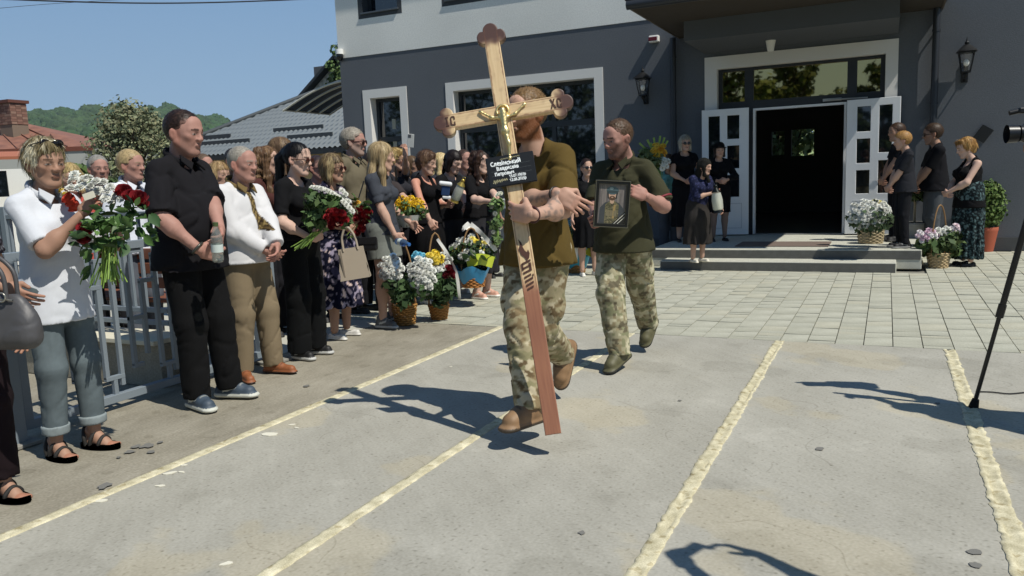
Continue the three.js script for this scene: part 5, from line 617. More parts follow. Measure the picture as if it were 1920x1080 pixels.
const P2 = standD(738, 279, 9.2, { label: 'fair haired woman in sunglasses raising a phone above the crowd', female: true, q: 1.35, yaw: 80, w: 1.05, skin: 'fair', hair: 'short', hairCol: '#8f7444', hairCol2: '#c4ab74', glasses: '#140d0c', head: { yaw: 18 }, top: { col: plain('#2b2b30'), hem: .86 }, bottom: { col: plain('#1c1c20') }, shoes: ['flat', '#222222', '#222222'], armR: { w: [-.2, 1.1, .25] }, armL: { w: at(760, 288, 8.8), hand: 'hold', dir: [.02, 1, .1], n: [0, .1, -1], pole: [.9, -.6, .2] } });
const T1 = standD(792, 284, 8.55, { label: 'woman in long black sleeveless dress with sunburnt shoulders', female: true, yaw: 86, w: 1.25, skin: 'fair', burn: true, q: 1.15, head: { yaw: 6, pitch: 10 }, hair: 'short', hairCol: '#4e382a', hairCol2: '#6f5640', sd: 10, top: { col: plain('#0f0e10'), tank: true, sleeve: 0, hem: .9, wr: .006 }, bottom: { type: 'skirt', col: plain('#0e0d0f'), hem: .1, r1: .24, top: 1.1 }, bareLegs: true, shoes: ['flat', '#d8d5cf', '#e4e0d6'], armR: { w: at(815, 436, 8.15), hand: 'grip', n: [.8, .2, -.5], pole: [-.5, -.4, -.8] }, armL: { w: [.16, 1.1, .2] } });
const K1 = standD(840, 283, 9.15, { label: 'woman in black head scarf and black dress holding a glass lantern', female: true, yaw: 74, w: 1.15, skin: 'pale', q: 1.15, head: { yaw: 4, pitch: 20, fwd: .02 }, hair: 'bandana', hair2: 'bob', hairCol: '#1a1210', gearCol: '#121215', sd: 11, top: { col: plain('#151517'), hem: .9, sleeve: .8, neck: .08 }, bottom: { type: 'skirt', col: plain('#2c2b2d'), hem: .3, r1: .23, top: 1.05 }, bareLegs: true, shoes: ['flat', '#d9d5cd', '#dedad0'], armR: { w: at(838, 386, 8.75), hand: 'hold', n: [.3, .7, -.6], pole: [-.7, -.7, -.2], dir: [.8, .2, .3] }, armL: { w: at(884, 420, 8.7), hand: 'grip', n: [-.5, .2, -.7], pole: [.8, -.6, -.3] } });
const K2 = standD(893, 284, 8.75, { label: 'woman with dark curly hair in black dress holding white flowers', female: true, yaw: 80, w: 1.2, skin: 'pale', q: 1.15, head: { yaw: 14, pitch: 4 }, hair: 'wavy', hairCol: '#2a1a13', hairCol2: '#4a3020', hairLen: .3, sd: 12, top: { col: plain('#131214'), hem: .95, sleeve: .85, neck: .078, vneck: .04 }, bottom: { type: 'skirt', col: plain('#28272a'), hem: .3, r1: .22, top: 1.05 }, bareLegs: true, shoes: ['sneaker', '#c99a86', '#e6e2da'], armR: { w: at(925, 378, 8.4), hand: 'grip', n: [.3, .2, -.9], pole: [-.6, -.9, -.1], dir: [1, .05, .1] }, armL: { w: at(940, 385, 8.5), hand: 'grip', pole: [.8, -.6, -.3] } });
// people further back, of whom heads and shoulders show
const back = (x, y, D, o) => standD(x, y, D, { q: 1.5, bottom: { col: plain('#222226') }, shoes: ['flat', '#222222', '#222222'], ...o });
back(180, 292, 7.4, { label: 'grey haired man with a lined face behind the bouquet of white flowers', yaw: 70, skin: 'red', hair: 'crop', hairCol: '#85827c', hairT: .01, browCol: '#55504a', top: { col: plain('#3b3e46') } });
back(238, 282, 6.5, { label: 'fair haired older man in white shirt behind the heavy man', yaw: 88, w: 1.1, skin: 'red', hair: 'crop', hairCol: '#a08c66', hairT: .012, browCol: '#8a7a60', top: { col: plain('#d9dce4', .03), hem: .84, sleeve: 1.9, collar: true }, bottom: { col: plain('#5a5f68') }, head: { yaw: 14 } });
back(128, 308, 6.4, { label: 'blonde woman half hidden behind the white chrysanthemum bouquet', female: true, yaw: 60, hair: 'bob', hairCol: '#a08a5c', hairCol2: '#c9b689', top: { col: plain('#b0524a') } });
back(405, 305, 7.3, { label: 'fair haired girl between the heavy man and the embroidered shirt', female: true, yaw: 86, hair: 'bob', hairCol: '#8f7450', hairCol2: '#b89f74', top: { col: plain('#2a2a30') } });
back(376, 289, 8.2, { label: 'ruddy man mostly hidden behind the heavy man', yaw: 84, skin: 'red', hair: 'crop', hairCol: '#5a4a3c', top: { col: plain('#34363c') } });
back(434, 279, 8.6, { label: 'dark haired man behind the embroidered shirt', yaw: 80, skin: 'dark', hair: 'crop', hairCol: '#2a2220', top: { col: plain('#26282e') } });
back(520, 259, 7.7, { label: 'tall woman with light brown hair behind the black ponytail', female: true, yaw: 120, hair: 'long', hairCol: '#5c4836', hairCol2: '#86704f', hairLen: .3, top: { col: plain('#2a2024') } });
back(492, 276, 7.0, { label: 'woman with long wavy brown hair behind the embroidered shirt', female: true, yaw: 100, head: { yaw: 25 }, hair: 'wavy', hairCol: '#5c4430', hairCol2: '#8a6e4c', hairLen: .42, top: { col: plain('#4a2c28') } });
back(590, 292, 7.7, { label: 'dark haired man in navy shirt behind the black ponytail', yaw: 84, skin: 'red', hair: 'crop', hairCol: '#2a2226', glasses: '#1a1416', top: { col: plain('#22264a') } });
back(655, 241, 8.1, { label: 'tall grey haired man in sunglasses and olive field shirt', yaw: 96, w: 1.08, skin: 'red', head: { yaw: 12 }, hair: 'crop', hairCol: '#8b8478', hairT: .014, beard: .5, beardCol: '#8a847a', glasses: '#2a100c', q: 1.2, top: { col: plain('#6a6250'), sleeve: 1.8, collar: true, hem: .82 }, armR: { w: [-.22, .9, .1] } });
back(798, 280, 10.3, { label: 'dark haired man with red face behind the sunburnt woman', yaw: 70, skin: 'red', hair: 'crop', hairCol: '#2a1d18', top: { col: plain('#2a2c30') } });
back(822, 288, 10, { label: 'woman with pale blonde hair behind the black head scarf', female: true, yaw: 95, hair: 'long', hairCol: '#bfa878', hairCol2: '#dcc9a0', hairLen: .26, top: { col: plain('#303036') } });
back(866, 281, 10.1, { label: 'dark haired man standing behind the black head scarf', yaw: 70, skin: 'red', hair: 'crop', hairCol: '#3a2c26', top: { col: plain('#2c2e33') } });
back(850, 305, 10.6, { label: 'dark haired woman between the head scarf and the curly hair', female: true, yaw: 70, hair: 'long', hairCol: '#1e1512', top: { col: plain('#1a1a1d') } });
back(1098, 298, 10.4, { label: 'dark haired woman in black behind the olive brown t-shirt', female: true, yaw: 40, hair: 'pony', hairCol: '#2a1e1c', glasses: '#151519', bareLegs: true, top: { col: plain('#141416'), hem: .9 }, bottom: { type: 'skirt', col: plain('#121214'), hem: .42, r1: .22, top: 1.05 }, shoes: ['flat', '#e6e2d8', '#e6e2d8'] });
back(1128, 306, 11.2, { label: 'woman in black standing by the large window frame', female: true, yaw: 40, hair: 'bob', hairCol: '#33241e', top: { col: plain('#18181b') }, bottom: { type: 'skirt', col: plain('#131315'), hem: .4, r1: .22, top: 1.05 }, bareLegs: true, shoes: ['flat', '#222222', '#222222'] });
// ---------- people by the doors ----------
const L1 = person({ label: 'person in turquoise shirt and grey trousers holding yellow lilies', pos: gp(1256, 480), H: 1.62, yaw: 20, w: 1.1, q: 1.3, female: true, hair: 'bob', hairCol: '#4a3526', top: { col: plain('#6fa6a2'), hem: .78, sleeve: .85 }, bottom: { col: plain('#44484f'), ease: .03, cuff: .04 }, shoes: ['sneaker', '#22242a', '#3a3c44'], armR: { w: [-.12, 1.1, .28], hand: 'grip' }, armL: { w: [.24, .85, .1] } });
const D1 = standD(1283, 254, 12.1, { label: 'woman with wavy grey hair and dark glasses in black dress', on: .25, female: true, yaw: 30, w: 1.15, q: 1.3, skin: 'fair', hair: 'bob', hairCol: '#8d8678', hairCol2: '#b9b2a2', glasses: '#141214', top: { col: plain('#0f0e12'), hem: .9, sleeve: .45, neck: .07 }, bottom: { type: 'skirt', col: plain('#0f0e11'), hem: .25, r1: .22, top: 1.05 }, bareLegs: true, shoes: ['flat', '#111111', '#111111'], ...clasp(.98, .24, .06) });
const O1 = stand(1308, 491, 296, { label: 'small old woman in black head scarf and navy blouse holding a lantern', on: .125, female: true, yaw: 55, lean: 10, w: 1.2, q: 1.2, skin: 'fair', head: { yaw: 12, pitch: 4, fwd: .03 }, hair: 'scarf', gearCol: '#1d1d1a', top: { col: floral('#1c2038', '#34385a', '#2a2c48', 30), hem: .62, sleeve: 1.1, flare: .21, name: 'blouse' }, bottom: { type: 'skirt', col: plain('#2f2c2a'), hem: .3, r1: .24, top: .95 }, bareLegs: true, shoes: ['flat', '#d9d2c2', '#cfc8b8'], armR: { w: at(1335, 362, 10.35), hand: 'hold', n: [.6, -.1, -.7], pole: [-.7, -.8, -.2], dir: [.7, .2, .6] }, armL: { w: at(1352, 388, 10.35), hand: 'hold', n: [-.6, .2, -.7], pole: [.8, -.7, -.2] } });
const H1 = stand(1348, 452, 268, { label: 'woman in black beret and black suit beside the white door', on: .25, female: true, yaw: 25, w: 1.1, q: 1.3, skin: 'fair', hair: 'hat', hair2: 'bob', hairCol: '#2a201c', gearCol: '#0e0e10', stockings: true, top: { col: plain('#101013'), hem: .82, sleeve: 1.8, flare: .19, name: 'jacket' }, bottom: { type: 'skirt', col: plain('#101013'), hem: .5, r1: .19, top: 1.0 }, bareLegs: true, shoes: ['flat', '#0d0d0d', '#0d0d0d'], ...clasp(1.05, .24, .06) });
const B2 = standD(1686, 231, 10.9, { label: 'dark haired youth standing behind the fair haired boy', on: .25, yaw: -72, q: 1.25, skin: 'tan', head: { yaw: 10 }, hair: 'crop', hairCol: '#3a2a20', hairT: .014, top: { col: plain('#141519'), hem: .84 }, bottom: { col: plain('#1c1c20') }, shoes: ['sneaker', '#1a1a1c', '#1a1a1c'], ...clasp(.86, .2, .05) });
const B1 = stand(1692, 464, 247, { label: 'fair haired boy in dark t-shirt and black jeans on the step', on: .25, yaw: -74, w: .95, q: 1.15, skin: 'fair', head: { yaw: -8, pitch: 8 }, hair: 'crop', hairCol: '#9a7444', hairT: .018, sd: 15, top: { col: plain('#26272c'), hem: .82, sleeve: .85, wr: .01 }, bottom: { col: denim('#1b1c20'), ease: .018, cuff: .02 }, shoes: ['sneaker', '#1c1c1e', '#8a8a88'], ...clasp(.86, .21, .05) });
const Y1 = standD(1756, 232, 11.1, { label: 'young man in sunglasses, black t-shirt and grey jeans', yaw: -80, w: 1.1, q: 1.2, skin: 'tan', head: { yaw: -4, pitch: 6 }, hair: 'crop', hairCol: '#3a2c22', hairT: .014, glasses: '#0d0c0c', sd: 16, top: { col: plain('#16161a'), hem: .84, sleeve: .85 }, bottom: { col: denim('#4c5055'), ease: .024, cuff: .03 }, shoes: ['sneaker', '#222222', '#333333'], ...clasp(.87, .22, .05) });
const R1 = stand(1812, 498, 258, { label: 'woman with ginger hair in black tank top and long patterned skirt', female: true, yaw: -68, w: 1.28, belly: .03, q: 1.15, skin: 'pale', head: { yaw: -8, pitch: 14, fwd: .015 }, hair: 'short', hairCol: '#8f6a3c', hairCol2: '#c09a5e', sd: 17, top: { col: plain('#0f0f11'), tank: true, sleeve: 0, hem: .78, flare: .235, wr: .012 }, bottom: { type: 'skirt', col: floral('#12191c', '#53686a', '#33474a', 30), hem: .1, r1: .21, r0: .16, top: 1.0, folds: 16 }, bareLegs: true, shoes: ['flat', '#131212', '#131212'], ...clasp(.98, .27, .05) });
// ---------- two people filming, just outside the picture, whose shadows fall into it ----------
const C1 = person({ label: 'camera operator filming with a video camera on a monopod', pos: V(1.32, 0, -4.42), H: 1.78, yaw: -78, q: 1.5, skin: 'tan', hair: 'crop', hairCol: '#2a2018', top: { col: plain('#2a2c30') }, bottom: { col: plain('#3a3a3c'), ease: .03 }, shoes: ['sneaker', '#222222', '#888888'], armR: { w: at(1936, 300, 4.05), hand: 'hold', n: [0, 1, 0], pole: [-.9, -.7, .1] }, armL: { w: at(1925, 246, 4.0), hand: 'grip', n: [.3, -.6, -.4], pole: [.9, -.6, .1], dir: [-.2, .5, .9] }, head: { yaw: 0 } });
const C2 = person({ label: 'person filming with a phone held up in both hands', pos: V(.93, 0, -1.95), H: 1.75, yaw: -142, q: 1.6, hair: 'crop', hairCol: '#3a2c22', top: { col: plain('#3a4048') }, bottom: { col: plain('#2a2c30') }, shoes: ['sneaker', '#222222', '#888888'], armR: { w: [-.1, 1.63, .5], hand: 'hold', dir: [.3, .8, .5], n: [.6, 0, -.5], pole: [-1, -.4, .2] }, armL: { w: [.14, 1.67, .5], hand: 'hold', dir: [-.2, .8, .5], n: [-.6, 0, -.5], pole: [1, -.4, .2] } });
for (const [x, y, D, o] of [[458, 287, 9.4, { label: 'dark haired woman in the crowd behind the white embroidered shirt', female: true, hair: 'bob', hairCol: '#2e2220' }], [556, 291, 9.3, { label: 'man with cropped brown hair behind the black ponytail', hair: 'crop', hairCol: '#4a3a2e' }], [636, 297, 9.6, { label: 'woman with brown hair behind the floral dress', female: true, hair: 'short', hairCol: '#4a3628' }], [690, 286, 10, { label: 'man with dark hair behind the long blonde hair', hair: 'crop', hairCol: '#2c2420' }], [768, 294, 11, { label: 'woman in dark clothes behind the raised phone', female: true, hair: 'bob', hairCol: '#5a4632' }], [912, 297, 10.6, { label: 'woman with dark hair behind the curly haired woman', female: true, hair: 'bob', hairCol: '#241a18' }]]) back(x, y, D, { yaw: 85, q: 1.8, skin: 'tan', top: { col: plain('#232429') }, ...o });
// ---------- the wooden cross ----------
{
  const T = V(-1.854, 2.115, -3.704), B = V(-1.424, .118, -3.346), L = V(-2.105, 1.647, -3.53), R = V(-1.467, 1.713, -3.803);
  const u = T.clone().sub(B).normalize(), a = R.clone().sub(L); a.addScaledVector(u, -a.dot(u)).normalize(); const n = V().crossVectors(a, u);
  const C0 = B.clone().addScaledVector(u, T.clone().sub(B).length() - .465), X = thing('memorial_cross', 'tall varnished wooden grave cross with trefoil ends and a gilt crucifix', 'cross', C0); X.setRotationFromMatrix(new THREE.Matrix4().makeBasis(a, u, n));
  const h = .034, top = .47, side = .352, bot = T.clone().sub(B).length() - .465, P = [], arc = (cx, cy, r, a0, a1, k = 9) => [...Array(k + 1)].map((_, i) => { const t = (a0 + (a1 - a0) * i / k) * DEG; return [cx + r * Math.cos(t), cy + r * Math.sin(t)]; });
  const arm = Lh => [[h, Lh - .1], ...arc(h + .004, Lh - .066, .031, -88, 62), ...arc(0, Lh - .034, .034, -8, 188, 14), ...arc(-h - .004, Lh - .066, .031, 118, 268), [-h, Lh - .1]];
  const rot = (pts, q) => pts.map(([x, y]) => q === 1 ? [-y, x] : q === 3 ? [y, -x] : [x, y]);
  P.push([h, h], ...arm(top), [-h, h], ...rot(arm(side), 1), [-h, -h], [-h, -bot], [h, -bot], [h, -h], ...rot(arm(side), 3));
  const sh = new THREE.Shape(P.map(p => new THREE.Vector2(...p)));
  const W = .8, Ht = top + bot + .1, woodT = tex(512, 1400, (s, t) => {
    const x = (s - .5) * W, y = -bot - .05 + t * Ht; const horiz = Math.abs(y) < h && Math.abs(x) > h, g = horiz ? noise(x * 6, y * 90, 4) + .5 * noise(x * 14, y * 240, 8) : noise(x * 90, y * 5, 2) + .5 * noise(x * 260, y * 12, 6);
    let c = [214 + g * 14, 186 + g * 16, 143 + g * 16]; const e = Math.max(y > h ? y - (top - .13) : 0, Math.abs(x) > h && Math.abs(y) < .12 ? Math.abs(x) - (side - .1) : 0) / .085; const stain = [70, 43, 36], red = [148 + g * 14, 100 + g * 12, 76 + g * 8];
    const k = sstep(.0, .7, e + noise(x * 30, y * 30, 5) * .25); c = c.map((v, i) => mix(v, stain[i], k * .92)); const rim = y > -bot && (Math.abs(y) < h && Math.abs(x) > h ? h - Math.abs(y) : h - Math.abs(x)); const q = sstep(.008, .0, rim + noise(x * 50, y * 50, 1) * .004); if (Math.abs(x) < h + .001 || Math.abs(y) < h + .001) c = c.map((v, i) => mix(v, [110, 72, 50][i], q * .6));
    const lo = sstep(-.83, -.93, y + noise(x * 20, y * 12, 3) * .03); return c.map((v, i) => mix(v, red[i], lo));
  }, null); woodT.wrapS = woodT.wrapT = THREE.ClampToEdgeWrapping;
  const g = new THREE.ExtrudeGeometry(sh, { depth: .036, bevelEnabled: true, bevelSize: .005, bevelThickness: .005, bevelSegments: 3, curveSegments: 6 }); g.translate(0, 0, -.018); const p = g.attributes.position, uv = g.attributes.uv; for (let i = 0; i < p.count; i++) uv.setXY(i, p.getX(i) / W + .5, (p.getY(i) + bot + .05) / Ht);
  mesh('cross_board', g, new THREE.MeshPhysicalMaterial({ map: woodT, roughness: .45, clearcoat: .35, clearcoatRoughness: .25 }), X);
  const burnt = std(hex('#4a2b20'), .7), zf = .0255; const poly = (pts) => new THREE.ExtrudeGeometry(new THREE.Shape(pts.map(q => new THREE.Vector2(...q))), { depth: .002, bevelEnabled: false }).translate(0, 0, zf - .001);
  // carved letters I C and X C
  const I_ = (x, y, s) => [poly([[x, y], [x + .3 * s, y], [x + .3 * s, y + .1 * s], [x + .21 * s, y + .14 * s], [x + .21 * s, y + .86 * s], [x + .3 * s, y + .9 * s], [x + .3 * s, y + s], [x, y + s], [x, y + .9 * s], [x + .09 * s, y + .86 * s], [x + .09 * s, y + .14 * s], [x, y + .1 * s]])];
  const C_ = (x, y, s) => [poly([[x + .5 * s, y + .62 * s], [x + .5 * s, y + .9 * s], [x + .4 * s, y + s], [x + .14 * s, y + s], [x, y + .86 * s], [x, y + .14 * s], [x + .14 * s, y], [x + .5 * s, y], [x + .5 * s, y + .38 * s], [x + .38 * s, y + .38 * s], [x + .38 * s, y + .14 * s], [x + .2 * s, y + .12 * s], [x + .13 * s, y + .2 * s], [x + .13 * s, y + .8 * s], [x + .2 * s, y + .88 * s], [x + .36 * s, y + .84 * s], [x + .38 * s, y + .62 * s]])];
  const X_ = (x, y, s) => [poly([[x, y], [x + .16 * s, y], [x + .28 * s, y + .36 * s], [x + .4 * s, y], [x + .6 * s, y], [x + .36 * s, y + .52 * s], [x + .56 * s, y + s], [x + .4 * s, y + s], [x + .29 * s, y + .68 * s], [x + .18 * s, y + s], [x, y + s], [x + .21 * s, y + .52 * s]])];
  for (const q of [...I_(-.292, -.024, .048), ...C_(-.268, -.024, .048), ...X_(.24, -.024, .048), ...C_(.274, -.024, .048)]) mesh('carved_letter', q, burnt, X);
  // burnt flame and bars low on the pole
  const y0 = -.7, fl = [[-.02, .02], [-.03, -.0], [-.022, -.03], [-.006, -.045], [.004, -.062], [.02, -.05], [.026, -.028], [.02, -.008], [.012, -.022], [.002, -.012], [-.006, .006], [-.01, .03], [-.026, .05]].map(([x, y]) => [x * .9, y + y0]); mesh('carved_flame', poly(fl), burnt, X);
  for (const [x, y, w, hh, k] of [[-.026, -.082, .05, .01, .3], [-.026, -.105, .045, .009, .3], [.012, -.104, .012, .03, 0], [-.03, -.108, .01, .034, 0], [-.026, -.128, .05, .01, .3], [-.024, -.15, .04, .009, .35], [.022, -.142, .008, .009, .3], [-.022, -.17, .046, .01, .35], [-.02, -.19, .044, .009, .35], [-.016, -.209, .036, .009, .35]]) mesh('carved_bar', poly([[x * .9, y + y0], [(x + w) * .9, y + k * w + y0], [(x + w) * .9, y + hh + k * w + y0], [x * .9, y + hh + y0]]), burnt, X);
  // gilt crucifix
  const gold = new THREE.MeshPhysicalMaterial({ color: hex('#dfcb92'), metalness: 1, roughness: .42 }); const Q = (x, y, z = .012) => V(x, y, z + .024);
  const fig = [ell(Q(0, .0, .02), .016, .021, .017), cap(Q(0, -.02, .016), Q(-.002, -.1, .018), .02, .015), cap(Q(-.002, -.1, .018), Q(.006, -.17, .022), .015, .011), cap(Q(.006, -.17, .022), Q(.0, -.235, .014), .01, .007), ell(Q(-.002, -.105, .018), .021, .02, .016), ...[-1, 1].flatMap(s => [cap(Q(s * .015, -.032, .014), Q(s * .06, -.022, .012), .009, .007), cap(Q(s * .06, -.022, .012), Q(s * .105, .014, .01), .007, .005), ell(Q(s * .113, .02, .008), .009, .008, .005)]), ell(Q(0, -.245, .016), .012, .014, .016)];
  const cf = mesh('crucifix_figure', netMesh(fig, { cell: .0035, k: .01, disp: (x, y, z) => noise(x * 120, y * 120, z * 120) * .0018 }), gold, X); mesh('halo', new THREE.TorusGeometry(.03, .007, 8, 26).translate(0, .004, .03), gold, cf); mesh('footrest', new THREE.ExtrudeGeometry(new THREE.Shape([[-.03, -.3], [.03, -.305], [.022, -.262], [-.02, -.262]].map(q => new THREE.Vector2(...q))), { depth: .01, bevelEnabled: true, bevelSize: .003, bevelThickness: .003 }).translate(0, 0, .024), gold, cf);
  // name plate, handwritten in white paint
  const cv = document.createElement('canvas'); cv.width = 960; cv.height = 640; const c = cv.getContext('2d'); c.fillStyle = '#0d0f12'; c.fillRect(0, 0, 960, 640);
  c.strokeStyle = 'rgba(190,195,195,.55)'; c.lineWidth = 3; for (const y of [205, 305, 405]) { c.beginPath(); c.moveTo(60, y + 8); c.lineTo(900, y - 2); c.stroke(); }
  c.strokeStyle = '#a9a27a'; c.lineWidth = 5; c.beginPath(); for (let i = 0; i <= 90; i++) c.lineTo(280 + i * 4.6, 66 - i * .25 + 11 * Math.sin(i * 1.7) + 5 * Math.sin(i * .6)); c.stroke();
  const wob = (t, x, y, sz, sx = 1, col = '#eef2f2') => { c.fillStyle = col; c.strokeStyle = col; c.lineWidth = sz * .085; let k = 3; for (const ch of t) { c.save(); c.translate(x, y + Math.sin(k * 2.3) * sz * .05); c.rotate(Math.sin(k * 1.7) * .07 - .03); c.scale(sx, 1); c.font = (sz | 0) + 'px sans-serif'; c.fillText(ch, 0, 0); c.strokeText(ch, 0, 0); x += c.measureText(ch).width * sx * .98; c.restore(); k++; } };
  wob('Слезінський', 70, 190, 122, .92); wob('Владислав', 180, 300, 106, .9); wob('Петрович', 130, 410, 98, .92); wob('15.07.1997р', 420, 488, 78, .82); wob('12.08.2025р', 420, 572, 78, .82); c.strokeStyle = '#b7ae86'; c.lineWidth = 9; c.beginPath(); for (let i = 0; i <= 60; i++) c.lineTo(70 + i * 5.2, 540 - i * .5 + 34 * Math.sin(i * .9) * (1 - i / 90) + 10 * Math.cos(i * 2.1)); c.stroke();
  const tx = new THREE.CanvasTexture(cv); tx.colorSpace = THREE.SRGBColorSpace; const pl = new THREE.Group(); pl.name = 'name_plate'; X.add(pl); pl.position.copy(crossAt(960, 323).sub(C0).applyMatrix4(new THREE.Matrix4().makeBasis(a, u, n).transpose())); pl.position.z = .04; pl.rotation.z = .0;
  mesh('plate', rbox(-.12, .12, -.078, .078, -.006, .006, .004), std(hex('#0d0f12'), .35), pl); mesh('lettering', new THREE.PlaneGeometry(.23, .148).translate(0, 0, .0085), new THREE.MeshStandardMaterial({ map: tx, roughness: .45 }), pl);
}
// bands on the wrists and arms of the two soldiers
function ring(name, who, A, B, t, R, r, m) { const p = A.clone().lerp(B, t), d = B.clone().sub(A).normalize(); const g = new THREE.TorusGeometry(R, r, 8, 26); g.applyQuaternion(new THREE.Quaternion().setFromUnitVectors(V(0, 0, 1), d)).translate(p.x, p.y, p.z); mesh(name, g, m, who.root); }
{ const [r, l] = S1.P.arm; ring('bracelet', S1, l.e, l.w, .96, .034, .006, std(hex('#3d1416'), .5)); ring('bead_bracelet', S1, r.e, r.w, .93, .034, .006, std(hex('#241c18'), .4)); ring('arm_band', S1, S1.P.sh[1], l.e, .93, .05, .012, std(hex('#6e1018'), .6)); ring('arm_band', S2, S2.P.sh[1], S2.P.arm[1].e, .82, .075, .008, std(hex('#7a1c28'), .6)); const w = M1.P.arm[0]; ring('wrist_watch', M1, w.e, w.w, .95, .036, .008, std(hex('#55554e'), .3, { metalness: .6 })); const k = K1.P.arm[1]; ring('bracelet', K1, k.e, k.w, .92, .03, .005, std(hex('#1a1416'), .5)); }
// ---------- framed portrait ----------
{
  const D = 5.0, q = [[1119, 338], [1183, 341], [1176, 427], [1111, 423]].map(([x, y], i) => at(x, y, D + (i > 1 ? .03 : -.02))), c = q.reduce((s, p) => s.add(p), V()).multiplyScalar(.25), ax = q[1].clone().sub(q[0]).normalize(), ay0 = q[0].clone().sub(q[3]), ay = ay0.addScaledVector(ax, -ay0.dot(ax)).normalize(), az = V().crossVectors(ax, ay);
  const F = thing('framed_portrait', 'black framed portrait photograph of a helmeted soldier with a mourning ribbon', 'portrait', c); F.setRotationFromMatrix(new THREE.Matrix4().makeBasis(ax, ay, az)); const w = .11, h = .148;
  const v2 = (x, y) => new THREE.Vector2(x, y), s = new THREE.Shape([v2(-w, -h), v2(w, -h), v2(w, h), v2(-w, h)]); s.holes.push(new THREE.Path([v2(-w + .02, -h + .02), v2(-w + .02, h - .02), v2(w - .02, h - .02), v2(w - .02, -h + .02)]));
  mesh('frame', new THREE.ExtrudeGeometry(s, { depth: .014, bevelEnabled: true, bevelSize: .003, bevelThickness: .003, bevelSegments: 2 }).translate(0, 0, -.004), std(hex('#0e0e0f'), .3), F); mesh('inner_lip', frameShape(-w + .018, w - .018, -h + .018, h - .018, -w + .022, w - .022, -h + .022, h - .022, .008, .0045), std(hex('#7a7664'), .4, { metalness: .5 }), F); mesh('outer_lip', frameShape(-w - .001, w + .001, -h - .001, h + .001, -w + .003, w - .003, -h + .003, h - .003, .012, .004), std(hex('#6e6b5a'), .4, { metalness: .4 }), F); mesh('backing', box(-w + .005, w - .005, -h + .005, h - .005, -.01, -.004), std(hex('#3a3026'), .9), F);
  const cv = document.createElement('canvas'); cv.width = 360; cv.height = 500; const k = cv.getContext('2d'); const g = k.createLinearGradient(0, 0, 360, 0); k.fillStyle = '#6f6868'; k.fillRect(0, 0, 360, 500); let sd = 5; const r = () => (sd = (sd * 16807) % 2147483647) / 2147483647; for (let i = 0; i < 90; i++) { k.fillStyle = ['#5a5456', '#857c78', '#4c4a48', '#a59c90'][i % 4]; k.globalAlpha = .35; k.fillRect(r() * 360, r() * 120, 6 + r() * 14, 120 + r() * 320); } k.globalAlpha = 1;
  const blob = (c, pts) => { k.fillStyle = c; k.beginPath(); pts.forEach(([x, y], i) => i ? k.lineTo(x, y) : k.moveTo(x, y)); k.fill(); }; const el = (c, x, y, a, b) => { k.fillStyle = c; k.beginPath(); k.ellipse(x, y, a, b, 0, 0, 6.283); k.fill(); };
  blob('#3f4348', [[20, 500], [30, 300], [90, 235], [180, 205], [270, 235], [330, 300], [345, 500]]); blob('#6b6549', [[92, 500], [95, 260], [150, 215], [220, 215], [270, 260], [262, 500]]); for (let i = 0; i < 160; i++) { k.fillStyle = ['#4b4a36', '#8a8060', '#5a5a3e', '#3a3428'][i % 4]; k.fillRect(95 + r() * 165, 240 + r() * 250, 8 + r() * 20, 5 + r() * 10); } blob('#a58a58', [[205, 260], [232, 260], [215, 430], [190, 430]]); for (let i = 0; i < 3; i++) blob('#7d7358', [[110 + i * 48, 330], [150 + i * 48, 330], [150 + i * 48, 400], [110 + i * 48, 400]]);
  blob('#c7a58c', [[150, 170], [210, 170], [205, 235], [180, 250], [155, 235]]); el('#cda68e', 180, 140, 46, 58); el('#5b4436', 180, 178, 40, 30); el('#c09a84', 180, 168, 14, 7); k.fillStyle = '#2c2420'; k.fillRect(150, 128, 20, 6); k.fillRect(190, 128, 20, 6); el('#4d6168', 180, 82, 78, 52); blob('#38474c', [[102, 84], [258, 84], [250, 116], [110, 116]]); el('#8fa4a4', 165, 58, 26, 14); blob('#24282a', [[112, 110], [128, 110], [140, 190], [122, 180]]); blob('#24282a', [[248, 110], [232, 110], [220, 190], [238, 180]]);
  blob('#0c0c0c', [[360, 330], [360, 500], [190, 500]]); k.strokeStyle = '#e0ddcf'; k.lineWidth = 9; for (const o of [26, 70]) { k.beginPath(); k.moveTo(360, 330 + o); k.lineTo(190 + o, 500); k.stroke(); }
  const t = new THREE.CanvasTexture(cv); t.colorSpace = THREE.SRGBColorSpace; mesh('print', new THREE.PlaneGeometry(2 * w - .04, 2 * h - .04).translate(0, 0, .0), new THREE.MeshPhysicalMaterial({ map: t, roughness: .25, clearcoat: .6, clearcoatRoughness: .08 }), F);
}
